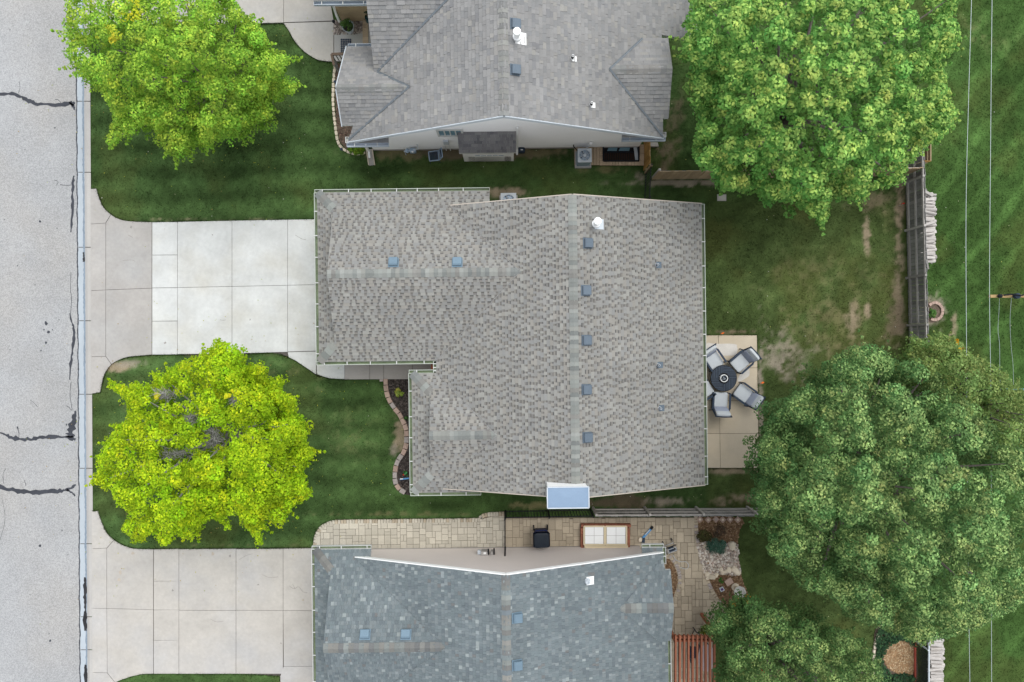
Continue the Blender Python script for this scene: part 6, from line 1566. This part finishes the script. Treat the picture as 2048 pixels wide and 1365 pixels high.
def clumpleaves(cen, rad, per, ls, base, tip, var, flat=0.75, tipk=0.9):
    Cs, Ns, Ss, Ks = [], [], [], []
    for c, r, n in zip(cen, rad, per):
        n = int(n)
        d = rng.normal(size=(n, 3)); d /= np.linalg.norm(d, axis=1, keepdims=True)
        d[:, 2] = np.where(d[:, 2] < -0.25, -d[:, 2], d[:, 2])
        rr = r * (0.35 + 0.65 * rng.random((n, 1)) ** 0.45)
        p_ = c + d * rr * np.array((1, 1, flat))
        nn = d * 0.65 + np.array((0, 0, 0.75)) + rng.normal(size=(n, 3)) * 0.42
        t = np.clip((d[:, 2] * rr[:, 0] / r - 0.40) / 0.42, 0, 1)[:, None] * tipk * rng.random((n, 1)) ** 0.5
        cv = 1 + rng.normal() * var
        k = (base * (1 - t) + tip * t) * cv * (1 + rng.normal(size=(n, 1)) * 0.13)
        k[:, 0] *= (1 + rng.normal() * 0.08) * (1 + rng.normal(size=n) * 0.06)
        Cs.append(p_); Ns.append(nn); Ss.append(ls * (0.65 + 0.7 * rng.random(n))); Ks.append(np.clip(k, 0.004, 0.8))
    return np.concatenate(Cs), np.concatenate(Ns), np.concatenate(Ss), np.concatenate(Ks)

def edge_dist(X, Y, poly):
    D = np.full(X.shape, 1e9)
    for i in range(len(poly)):
        x0, y0 = poly[i]; x1, y1 = poly[(i + 1) % len(poly)]
        dx, dy = x1 - x0, y1 - y0; l2 = dx * dx + dy * dy + 1e-9
        t = np.clip(((X - x0) * dx + (Y - y0) * dy) / l2, 0, 1)
        D = np.minimum(D, np.hypot(X - x0 - t * dx, Y - y0 - t * dy))
    return D

def tree(label, outline, ctr, ze, zt, ls, dens, rpx, base, tip, var=0.13, holes=(), tipk=0.9, lobe=70, lamp=2.3, trunk_r=0.16, bark=m_bark, twigs=0, per=130, group='broadleaf trees of the yards', branch_c=None, sprig=1.0, accents=()):
    base = np.array(base); tip = np.array(tip)
    zc_ = ze + (zt - ze) * 0.5
    c0 = P(ctr[0], ctr[1], zc_)
    t = empty('tree', (c0.x, c0.y, 0), label, 'tree', group)
    xs = [q[0] for q in outline]; ys = [q[1] for q in outline]
    # crown surface: candidate points spread evenly, height from distance to the crown's edge
    n = 14000
    X = rng.uniform(min(xs), max(xs), n); Y = rng.uniform(min(ys), max(ys), n)
    k = inpoly(X, Y, outline); X, Y = X[k], Y[k]
    D = edge_dist(X, Y, outline); Dm = D.max()
    keep = []; cell = {}
    dm = dens
    for i in range(len(X)):
        if any(((X[i] - h[0]) / (h[2] + 9)) ** 2 + ((Y[i] - h[1]) / (h[3] + 9)) ** 2 < 1 for h in holes): continue
        if D[i] < rpx * 0.30: continue
        loc = dm * (0.62 if D[i] < rpx * 1.1 else 1.0)
        gx_, gy_ = int(X[i] // dm), int(Y[i] // dm); ok = True
        for a in (-1, 0, 1):
            for b in (-1, 0, 1):
                for j in cell.get((gx_ + a, gy_ + b), ()):
                    if (X[i] - X[j]) ** 2 + (Y[i] - Y[j]) ** 2 < loc * loc: ok = False; break
                if not ok: break
            if not ok: break
        if ok: cell.setdefault((gx_, gy_), []).append(i); keep.append(i)
    kp = np.array(keep); X2, Y2, D2 = X[kp], Y[kp], D[kp]
    # boughs: each carries its own rounded head, with deep gaps between neighbours
    lb = []
    for i in rng.permutation(len(X)):
        if all((X[i] - a) ** 2 + (Y[i] - b) ** 2 > (lobe * rr_) ** 2 for a, b, rr_ in lb): lb.append((X[i], Y[i], rng.uniform(0.75, 1.2)))
    lbx = np.array([q[0] for q in lb]); lby = np.array([q[1] for q in lb]); lbh = rng.normal(size=len(lb)) * 0.30
    wobx = X2 + (vnoise(X2, Y2, 30, 41, 2) - 0.5) * lobe * 0.6; woby = Y2 + (vnoise(X2, Y2, 30, 43, 2) - 0.5) * lobe * 0.6
    DD = np.hypot(wobx[:, None] - lbx[None], woby[:, None] - lby[None]); so_ = np.sort(DD, 1); near = DD.argmin(1)
    ql = np.clip((so_[:, 1] - so_[:, 0]) / lobe, 0, 1)
    drop = (ql < 0.13) & (rng.random(len(ql)) < 0.85) & (D2 > rpx * 1.5)
    X2, Y2, D2, ql, near = X2[~drop], Y2[~drop], D2[~drop], ql[~drop], near[~drop]
    lobez = (np.sqrt(np.clip(ql * 1.5, 0, 1)) - 0.65) * lobe * 0.0155 * lamp + lbh[near]
    rho = np.clip(D2 / (Dm * 0.95), 0, 1)
    dome = np.sqrt(np.clip(1 - (1 - rho) ** 2, 0, 1))
    bumps = (vnoise(X2, Y2, rpx * 3.6, 21 + int(ctr[0]) % 50, 2) - 0.5) * (zt - ze) * 0.75
    Z2 = ze + (zt - ze) * dome * 0.85 + bumps * 0.4 * dome + lobez * (0.35 + 0.65 * dome)
    cen = np.array([tuple(P(x, y, max(z, ze * 0.7))) for x, y, z in zip(X2, Y2, Z2)])
    kz = np.array([S * (H - z) / H for z in Z2])
    rad = np.minimum(rpx, D2 * 0.8 + rpx * 0.25) * kz * rng.uniform(0.8, 1.25, len(X2))
    prr = per * np.clip((rad / (rpx * kz)) ** 2, 0.18, 1.4)
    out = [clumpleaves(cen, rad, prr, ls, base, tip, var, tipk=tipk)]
    # inner and lower foliage
    m = rng.random(len(X2)) < 0.92
    lowz = ze * 0.8 + (Z2[m] - ze * 0.8) * rng.uniform(0.25, 0.75, m.sum())
    sh = np.clip(D2[m] / Dm, 0.05, 1)[:, None]
    ccx = cen[m].copy(); ccx[:, 2] = np.maximum(lowz, ze * 0.6); ccx[:, :2] += rng.normal(size=(m.sum(), 2)) * 0.18 * np.minimum(1, sh * 3)
    pull = 1 - 0.05 - 0.16 * rng.random((m.sum(), 1)); ccx[:, :2] = np.array((c0.x, c0.y)) + (ccx[:, :2] - np.array((c0.x, c0.y))) * pull
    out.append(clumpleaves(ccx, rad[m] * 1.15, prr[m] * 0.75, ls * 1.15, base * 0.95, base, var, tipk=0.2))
    # loose sprigs along the edge
    ol = smooth(outline, 5, True); sx = []; 
    for q in ol:
        if rng.random() < 0.8 * sprig:
            f = rng.uniform(-0.03, 0.05); x = q[0] + (ctr[0] - q[0]) * (f + 0.03); y = q[1] + (ctr[1] - q[1]) * (f + 0.03); sx.append((x, y))
    zs = ze + rng.uniform(-0.4, 0.7, len(sx)); cs = np.array([tuple(P(x, y, z)) for (x, y), z in zip(sx, zs)])
    out.append(clumpleaves(cs, rng.uniform(0.08, 0.24, len(sx)), rng.uniform(10, 34, len(sx)), ls, base, tip, var, tipk=tipk))
    # long leading shoots that break the outline
    sc_, sr_, sn_ = [], [], []
    for q in rng.choice(len(ol), size=min(len(ol), int(46 * sprig)), replace=False):
        ex = rng.uniform(0.98, 1.07); z0 = ze + rng.uniform(0.1, 1.2); jx, jy = rng.normal(size=2) * 7
        for k_ in range(7):
            f = 0.80 + (ex - 0.80) * k_ / 6; rr2 = 0.22 * (1 - k_ / 7.5)
            x = ctr[0] + (ol[q][0] - ctr[0]) * f + jx * k_ / 6; y = ctr[1] + (ol[q][1] - ctr[1]) * f + jy * k_ / 6
            sc_.append(tuple(P(x, y, z0 - 0.05 * k_))); sr_.append(rr2); sn_.append(8 + 90 * rr2)
    out.append(clumpleaves(np.array(sc_), np.array(sr_), np.array(sn_), ls, base, tip, var * 0.6, tipk=tipk))
    for ax, ay, ar, acol in accents:
        xa = ax + rng.normal(size=8) * ar * 0.5; ya = ay + rng.normal(size=8) * ar * 0.5
        da = edge_dist(xa, ya, outline); za = ze + (zt - ze) * 0.85 * np.sqrt(np.clip(1 - (1 - np.clip(da / (Dm * .95), 0, 1)) ** 2, 0, 1)) + 0.35
        ca = np.array([tuple(P(x, y, z)) for x, y, z in zip(xa, ya, za)])
        out.append(clumpleaves(ca, np.full(8, ar * 0.4 * S), np.full(8, 26), ls, np.array(acol), np.array(acol), 0.1))
    Cx = [np.concatenate([o[i] for o in out]) for i in range(4)]
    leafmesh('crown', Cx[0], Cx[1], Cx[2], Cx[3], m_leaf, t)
    # trunk, limbs, twigs
    hb = ze * 0.75
    mb = MB(); mb.tube([(c0.x, c0.y, 0), (c0.x + 0.02, c0.y, 0.25), (c0.x + 0.04, c0.y + 0.03, hb * 0.6), (c0.x, c0.y, hb), (c0.x - 0.03, c0.y, zc_), (c0.x, c0.y + 0.03, zt * 0.85)], [trunk_r * 1.5, trunk_r * 1.1, trunk_r, trunk_r * 0.9, trunk_r * 0.5, 0.02], 10); mk('trunk', mb, bark, t)
    sel = rng.choice(len(cen), size=min(26, len(cen)), replace=False)
    for i in sel:
        e_ = Vector(cen[i]); b_ = Vector((c0.x, c0.y, hb * random.uniform(0.75, 1.25))); m_ = b_.lerp(e_, 0.45) + Vector((random.uniform(-.15, .15), random.uniform(-.15, .15), 0.35 * random.random()))
        mb = MB(); mb.tube([b_, b_.lerp(m_, 0.5), m_, e_ - Vector((0, 0, 0.1))], [trunk_r * 0.5, trunk_r * 0.36, trunk_r * 0.24, 0.012], 6); mk('limb', mb, bark, t)
    for hx, hy, hw, hh in holes[:]:
        for _ in range(twigs):
            a = random.uniform(0, 6.28); q = random.uniform(0.0, 1.05)
            e_ = P(hx + hw * q * math.cos(a), hy + hh * q * math.sin(a), ze + (zt - ze) * random.uniform(0.35, 0.85)); b_ = P(hx + random.uniform(-1, 1) * hw * 0.9, hy + random.uniform(-1, 1) * hh * 0.9, ze + random.uniform(0.2, 1.2))
            m_ = b_.lerp(e_, 0.55) + Vector((random.uniform(-.12, .12), random.uniform(-.12, .12), 0))
            mb = MB(); mb.tube([b_, m_, e_], [0.013, 0.009, 0.004], 5)
            for _k in range(3):
                s0_ = m_.lerp(e_, random.random()); mb.tube([s0_, s0_ + Vector((random.uniform(-.22, .22), random.uniform(-.22, .22), random.uniform(0, .2)))], [0.007, 0.003], 4)
            mk('twig', mb, bark, t)
    return t

o1 = [(140, -20), (128, 55), (152, 78), (132, 108), (168, 160), (204, 185), (230, 232), (214, 284), (250, 276), (300, 248), (318, 288), (352, 318), (374, 292), (384, 258), (412, 302), (450, 272), (492, 254), (545, 236), (538, 205), (560, 190), (604, 178), (560, 158), (582, 120), (542, 100), (530, 62), (500, 40), (472, 5), (430, -40), (300, -70), (190, -60)]
o2 = [(440, 682), (478, 698), (484, 728), (530, 732), (538, 764), (568, 758), (560, 782), (592, 792), (588, 830), (612, 852), (608, 884), (630, 910), (606, 930), (610, 960), (622, 990), (590, 1014), (562, 1050), (530, 1034), (524, 1092), (502, 1060), (478, 1028), (450, 1034), (456, 1058), (440, 1040), (412, 1040), (386, 1080), (350, 1068), (328, 1094), (306, 1066), (272, 1086), (250, 1058), (264, 1030), (240, 1008), (226, 984), (188, 966), (196, 926), (216, 880), (236, 852), (258, 840), (254, 802), (226, 772), (262, 768), (318, 770), (302, 748), (332, 744), (372, 718), (418, 698)]
o3 = [(1372, 34), (1398, -30), (1600, -90), (1850, -60), (1922, 0), (1902, 30), (1918, 66), (1908, 100), (1878, 118), (1896, 182), (1914, 236), (1884, 276), (1856, 292), (1812, 338), (1800, 366), (1740, 380), (1726, 400), (1664, 398), (1650, 456), (1626, 438), (1590, 405), (1545, 402), (1508, 378), (1450, 382), (1430, 352), (1394, 332), (1384, 290), (1402, 240), (1364, 172), (1386, 132), (1364, 108)]
o4 = [(1507, 1000), (1524, 960), (1514, 902), (1534, 842), (1580, 792), (1620, 768), (1652, 720), (1700, 692), (1750, 690), (1790, 722), (1840, 720), (1900, 770), (1960, 820), (2010, 860), (2060, 900), (2100, 1000), (2100, 1150), (2030, 1215), (1962, 1252), (1900, 1272), (1842, 1292), (1762, 1256), (1700, 1240), (1662, 1192), (1612, 1182), (1572, 1142), (1532, 1100), (1536, 1060)]
o5 = [(1812, 700), (1826, 676), (1850, 682), (1880, 668), (1912, 684), (1950, 712), (1992, 734), (2024, 768), (2085, 800), (2110, 900), (2100, 1000), (2020, 960), (1940, 880), (1880, 800), (1830, 760)]
o6 = [(1408, 1258), (1436, 1228), (1490, 1214), (1550, 1214), (1600, 1232), (1642, 1254), (1700, 1262), (1740, 1300), (1764, 1340), (1760, 1440), (1432, 1440), (1446, 1345), (1456, 1300), (1434, 1286)]
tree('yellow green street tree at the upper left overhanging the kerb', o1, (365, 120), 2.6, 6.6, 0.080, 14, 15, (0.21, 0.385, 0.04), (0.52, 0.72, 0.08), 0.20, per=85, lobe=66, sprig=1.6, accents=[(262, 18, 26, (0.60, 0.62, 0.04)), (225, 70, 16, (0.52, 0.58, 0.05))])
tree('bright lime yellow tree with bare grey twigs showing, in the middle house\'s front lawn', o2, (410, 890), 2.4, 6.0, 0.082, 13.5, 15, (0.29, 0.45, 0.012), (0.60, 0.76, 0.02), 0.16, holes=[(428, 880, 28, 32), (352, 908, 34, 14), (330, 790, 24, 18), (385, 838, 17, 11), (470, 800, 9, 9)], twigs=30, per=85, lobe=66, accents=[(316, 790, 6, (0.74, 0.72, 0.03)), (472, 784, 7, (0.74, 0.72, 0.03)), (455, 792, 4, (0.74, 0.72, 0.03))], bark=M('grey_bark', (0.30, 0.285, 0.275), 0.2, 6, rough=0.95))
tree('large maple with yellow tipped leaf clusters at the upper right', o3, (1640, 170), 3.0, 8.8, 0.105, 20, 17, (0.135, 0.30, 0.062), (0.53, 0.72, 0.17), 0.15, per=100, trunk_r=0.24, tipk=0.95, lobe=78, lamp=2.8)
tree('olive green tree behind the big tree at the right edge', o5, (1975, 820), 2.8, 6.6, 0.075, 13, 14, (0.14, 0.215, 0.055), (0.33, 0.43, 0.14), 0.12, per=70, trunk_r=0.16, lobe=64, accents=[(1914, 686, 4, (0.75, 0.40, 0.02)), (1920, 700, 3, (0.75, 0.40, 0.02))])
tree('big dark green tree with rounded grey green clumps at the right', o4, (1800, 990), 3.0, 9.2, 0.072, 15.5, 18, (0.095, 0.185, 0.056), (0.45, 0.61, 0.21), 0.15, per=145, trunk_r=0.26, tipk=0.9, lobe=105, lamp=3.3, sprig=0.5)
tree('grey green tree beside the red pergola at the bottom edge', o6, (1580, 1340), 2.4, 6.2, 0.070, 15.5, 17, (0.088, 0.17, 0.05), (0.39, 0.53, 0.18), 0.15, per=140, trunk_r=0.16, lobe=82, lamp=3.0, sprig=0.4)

def bush(label, px, py, rx, ry, h, n, ls, base, tip, name='shrub', cat='shrub', group=None, kindf='clump', flat=0.8):
    w = P(px, py, h * 0.5); base = np.array(base); tip = np.array(tip)
    r = empty(name, (w.x, w.y, 0), label, cat, group)
    k = max(6, int(rx * ry / 11)); cs = []
    for _ in range(k):
        a = rng.uniform(0, 6.28); q = math.sqrt(rng.random()) * 0.75
        cs.append((w.x + q * rx * S * math.cos(a), w.y + q * ry * S * math.sin(a), h * (0.35 + 0.5 * (1 - q * q))))
    L_ = clumpleaves(np.array(cs), np.full(k, min(rx, ry) * S * 0.42), np.full(k, n / k), ls, base, tip, 0.12)
    leafmesh('foliage', *L_, m_leaf, r)
    mb = MB()
    for c in cs[:6]: mb.tube([(w.x, w.y, 0), c], [0.012, 0.005], 5)
    mk('stems', mb, m_bark, r)
    return r
bush('clipped bright green shrub below the north neighbour\'s corner gutter', 714, 299, 22, 12, 0.5, 1700, 0.06, (0.10, 0.20, 0.02), (0.24, 0.36, 0.03))
bush('blue green spreading conifer shrub beside the pale gravel', 1432, 1092, 21, 17, 0.45, 1600, 0.05, (0.045, 0.11, 0.075), (0.11, 0.20, 0.14))
bush('dark olive shrub at the upper left of the garden bed', 1408, 1070, 15, 15, 0.4, 700, 0.05, (0.05, 0.055, 0.02), (0.12, 0.11, 0.04))
bush('brown twiggy shrub below the diamond tiles', 1438, 1062, 17, 14, 0.4, 500, 0.045, (0.085, 0.06, 0.04), (0.13, 0.095, 0.06))
bush('small green perennial beside the pink slab', 1441, 1161, 6, 6, 0.2, 160, 0.05, (0.06, 0.14, 0.03), (0.13, 0.24, 0.05), 'perennial', 'plant')
bush('yellow green hosta in the dark front bed', 799, 785, 8, 9, 0.22, 60, 0.13, (0.30, 0.38, 0.06), (0.52, 0.56, 0.14), 'hosta', 'plant')
bush('small green plant under the front gutter by the edging', 813, 838, 5, 7, 0.2, 80, 0.06, (0.05, 0.12, 0.03), (0.10, 0.2, 0.05), 'perennial', 'plant')
bush('green plant beside the blue ornament in the front bed', 812, 948, 5, 6, 0.25, 80, 0.06, (0.05, 0.14, 0.04), (0.12, 0.25, 0.07), 'perennial', 'plant')
bush('leafy weeds inside the little ring of pink blocks', 1863, 626, 9, 11, 0.2, 300, 0.06, (0.08, 0.18, 0.04), (0.16, 0.28, 0.07), 'weeds', 'plant')
bush('potted flowering plant in the round planter', 695.5, 52.5, 13, 13, 0.85, 420, 0.055, (0.06, 0.13, 0.03), (0.14, 0.22, 0.06), 'potted_plant', 'plant')
bush('dark trailing plant in the green glazed pot', 736, 31, 6, 7, 1.0, 160, 0.05, (0.03, 0.08, 0.04), (0.07, 0.14, 0.07), 'potted_plant', 'plant')
bush('flowering plant with yellow and red blooms at the pergola corner', 1410, 1259, 13, 12, 0.5, 400, 0.05, (0.10, 0.17, 0.03), (0.45, 0.42, 0.04), 'flowering_plant', 'plant')
bush('purple leaved plant beside the pergola corner', 1438, 1262, 10, 8, 0.4, 250, 0.05, (0.04, 0.025, 0.05), (0.09, 0.05, 0.10), 'perennial', 'plant')
for i, (x, y, lb) in enumerate(((1479, 1189, 'orange flower clump right of the bird bath'), (1466, 1207, 'orange flower clump low in the mulch bed'), (1491, 1200, 'orange flower clump nearest the lawn edge'), (1493, 1194, 'orange flowers above the clump nearest the lawn'))):
    w = P(x, y); r = empty('flower', w, lb, 'flower', 'orange flowers in the mulch bed')
    n = 22; C_ = np.array([(w.x + rng.normal() * 0.05, w.y + rng.normal() * 0.05, 0.12 + rng.random() * 0.06) for _ in range(n)])
    leafmesh('petals', C_, np.tile((0, 0, 1.0), (n, 1)) + rng.normal(size=(n, 3)) * 0.3, np.full(n, 0.045), np.tile((0.72, 0.33, 0.02), (n, 1)), m_flower, r)
    C_ = np.array([(w.x + rng.normal() * 0.07, w.y + rng.normal() * 0.07, 0.06 + rng.random() * 0.03) for _ in range(26)])
    leafmesh('leaves', C_, np.tile((0, 0, 1.0), (26, 1)) + rng.normal(size=(26, 3)) * 0.4, np.full(26, 0.06), np.tile((0.10, 0.17, 0.04), (26, 1)), m_leaf, r)
    mb = MB(); mb.tube([w, w + Vector((0, 0, 0.14))], 0.005, 5); mk('stem', mb, m_bark, r)
w = P(809, 957, 0.2); r = empty('garden_spinner', (w.x, w.y, 0), 'blue and white garden ornament in the front bed', 'ornament')
mb = MB(); mb.bar(P(800, 959, 0.2), P(818, 957, 0.25), 0.05, 0.03); mk('blade', mb, m_brightblue, r)
mb = MB(); mb.bar(P(800, 958.5, 0.225), P(806, 958, 0.235), 0.03, 0.03); mk('tip', mb, m_white, r)
mb = MB(); mb.bar(P(808, 950, 0.25), P(814, 945, 0.3), 0.05, 0.02); mk('vane', mb, M('leaf_green_paint', (0.05, 0.25, 0.08), rough=0.5), r)
mb = MB(); mb.lathe(P(807, 950, 0.27), [(0.005, 0), (0.03, 0.01), (0.005, 0.02)], 8); mk('hub', mb, m_red, r)
mb = MB(); q = P(810, 957, 0.2); mb.tube([(q.x, q.y, 0), (q.x, q.y, 0.22)], 0.008, 6); mk('stake', mb, m_lgrey, r)
w = P(1527, 1345, 4.6); r = empty('bird_feeder', (w.x, w.y, 4.35), 'small red feeder hanging among the leaves at the bottom edge', 'feeder')
mb = MB(); mb.lathe((w.x, w.y, 4.4), [(0.05, 0), (0.05, 0.16), (0.09, 0.18), (0.02, 0.26)], 10); mk('feeder_body', mb, m_red, r)
mb = MB(); mb.tube([(w.x, w.y, 4.6), (w.x, w.y, 5.0)], 0.005, 5); mk('hook', mb, m_black, r)
# ground cover in the shaded bed
scatter('ground_cover', bd_, smooth([(1752, 1258), (1790, 1245), (1826, 1262), (1826, 1290), (1800, 1278), (1768, 1300), (1766, 1330), (1790, 1348), (1826, 1350), (1826, 1418), (1748, 1418), (1750, 1320)], 2, True), 2600, 0.075, [(0.035, 0.085, 0.035), (0.055, 0.12, 0.05), (0.025, 0.06, 0.03)], 0.03, m_leaf, lift=0.12)

# ------------------------------------------------------------------ grass blades over the lawns
n = 330000
X = rng.uniform(183, 2100, n); Y = rng.uniform(-40, 1410, n)
ok = np.ones(n, bool)
for pg_o in NOGRASS: ok &= ~inpoly(X, Y, pg_o)
X, Y = X[ok], Y[ok]
gcol, gbare = lawncol(X, Y)
k2 = rng.random(len(X)) > gbare * 0.9; X, Y, gcol = X[k2], Y[k2], gcol[k2]
n = len(X)
cx = (X - 1024) * S; cy = (682.5 - Y) * S
a = rng.uniform(0, 6.28, n); wv = rng.uniform(0.010, 0.022, n); hh = rng.uniform(0.018, 0.042, n); ln_ = rng.uniform(0.01, 0.05, n); b2 = rng.uniform(0, 6.28, n)
v0 = np.stack([cx - np.cos(a) * wv, cy - np.sin(a) * wv, np.full(n, 0.0)], -1); v1 = np.stack([cx + np.cos(a) * wv, cy + np.sin(a) * wv, np.full(n, 0.0)], -1)
v2 = np.stack([cx + np.cos(b2) * ln_, cy + np.sin(b2) * ln_, hh], -1)
V = np.stack([v0, v1, v2], 1).reshape(-1, 3)
me = bpy.data.meshes.new('grass')
me.vertices.add(3 * n); me.vertices.foreach_set('co', V.astype(np.float32).ravel())
me.loops.add(3 * n); me.loops.foreach_set('vertex_index', np.arange(3 * n, dtype=np.int32))
me.polygons.add(n); me.polygons.foreach_set('loop_start', (np.arange(n) * 3).astype(np.int32)); me.update(calc_edges=True)
at = me.attributes.new('Col', 'FLOAT_COLOR', 'FACE'); cc = np.ones((n, 4), np.float32)
cc[:, :3] = np.clip(gcol * (1.10 + rng.normal(size=(n, 1)) * 0.14), 0.004, 0.6); at.data.foreach_set('color', cc.ravel())
me.materials.append(m_blade)
go = bpy.data.objects.new('grass', me); COL.objects.link(go); setp(go, 'short green mown grass covering the lawns', 'grass', kind='stuff')
# fallen petals and clover heads on the lawns
mb = MB()
Xs = rng.uniform(190, 2040, 420); Ys = rng.uniform(20, 1340, 420)
for x, y in zip(Xs, Ys):
    if any(inpoly(np.array([x]), np.array([y]), q)[0] for q in NOGRASS): continue
    w = P(x, y); r_ = random.uniform(0.008, 0.018); mb.lathe((w.x, w.y, 0.02), [(r_ * .5, 0), (r_, r_), (r_ * .4, r_ * 1.6)], 5, col=random.choice([(0.6, 0.6, 0.5), (0.5, 0.5, 0.3), (0.45, 0.45, 0.12)]))
mk('clover_heads', mb, m_flower, kind='stuff', label='tiny pale clover heads and fallen petals dotted over the lawns', cat='clover', loc=(0, 0, 0))

# ragged grass fringe along the concrete edges
FR = []
for ol_ in (dw_out, d2_out, d3_out, pat_out, [(626, 1085), (632, 1064), (645, 1048), (665, 1041), (690, 1039), (955, 1036), (965, 1029), (980, 1025), (1009, 1024)]):
    for i in range(len(ol_) - 1):
        a_, b_ = np.array(ol_[i], float), np.array(ol_[i + 1], float); d_ = np.linalg.norm(b_ - a_)
        for _ in range(int(d_ * 5)):
            q = a_ + (b_ - a_) * rng.random() + rng.normal(size=2) * 0.9
            FR.append(q)
FR = np.array(FR)
in_house = np.zeros(len(FR), bool)
ins = inpoly(FR[:, 0], FR[:, 1], [(600, 455), (660, 455), (660, 690), (600, 690)]) | (FR[:, 0] < 186) | inpoly(FR[:, 0], FR[:, 1], [(622, 1092), (660, 1092), (660, 1500), (622, 1500)]) | inpoly(FR[:, 0], FR[:, 1], [(633, 715), (900, 715), (900, 740), (633, 740)]) | ((FR[:, 1] < 45) | ((FR[:, 0] > 668) & (FR[:, 1] < 130)))
pat = vnoise(FR[:, 0], FR[:, 1], 18, 77, 2)
FR = FR[(~ins) & (rng.random(len(FR)) < pat * 1.3)]
n = len(FR); gcf, _b = lawncol(FR[:, 0], FR[:, 1])
cx = (FR[:, 0] - 1024) * S; cy = (682.5 - FR[:, 1]) * S; a = rng.uniform(0, 6.28, n); wv = rng.uniform(0.008, 0.018, n); hh = rng.uniform(0.055, 0.085, n); ln_ = rng.uniform(0.01, 0.05, n); b2 = rng.uniform(0, 6.28, n)
V = np.stack([np.stack([cx - np.cos(a) * wv, cy - np.sin(a) * wv, np.full(n, 0.01)], -1), np.stack([cx + np.cos(a) * wv, cy + np.sin(a) * wv, np.full(n, 0.01)], -1), np.stack([cx + np.cos(b2) * ln_, cy + np.sin(b2) * ln_, hh], -1)], 1).reshape(-1, 3)
mb = MB(); mb.V = [Vector(v) for v in V]; mb.F = [(3 * i, 3 * i + 1, 3 * i + 2) for i in range(n)]; mb.C = [tuple(c) for c in np.clip(gcf * (1.0 + rng.normal(size=(n, 1)) * 0.15), 0.005, 0.5)]
mk('edge_grass', mb, m_blade, kind='stuff', label='ragged grass fringe along the concrete edges', cat='grass', loc=(0, 0, 0))
# fallen leaves round the two yellow green trees
Xl = np.concatenate([rng.normal(410, 190, 420), rng.normal(350, 180, 240)]); Yl = np.concatenate([rng.normal(900, 150, 420), rng.normal(190, 130, 240)])
okl = np.ones(len(Xl), bool)
okl &= (Xl > 20) & (Xl < 800) & (Yl > 5)
for q in NOGRASS[-6:]: okl &= ~inpoly(Xl, Yl, q)
Xl, Yl = Xl[okl], Yl[okl]; n = len(Xl)
zl = np.where(inpoly(Xl, Yl, NOGRASS[0]), -0.09, 0.065)
Cl = np.stack([(Xl - 1024) * S, (682.5 - Yl) * S, zl], -1)
leafmesh('fallen_leaves', Cl, np.tile((0, 0, 1.0), (n, 1)) + rng.normal(size=(n, 3)) * 0.25, rng.uniform(0.03, 0.06, n), np.array([(0.42, 0.40, 0.06), (0.30, 0.36, 0.05), (0.34, 0.24, 0.08)])[rng.integers(0, 3, n)], m_leaf, None, kind='stuff', label='small fallen yellow leaves scattered below the front trees', cat='leaves')
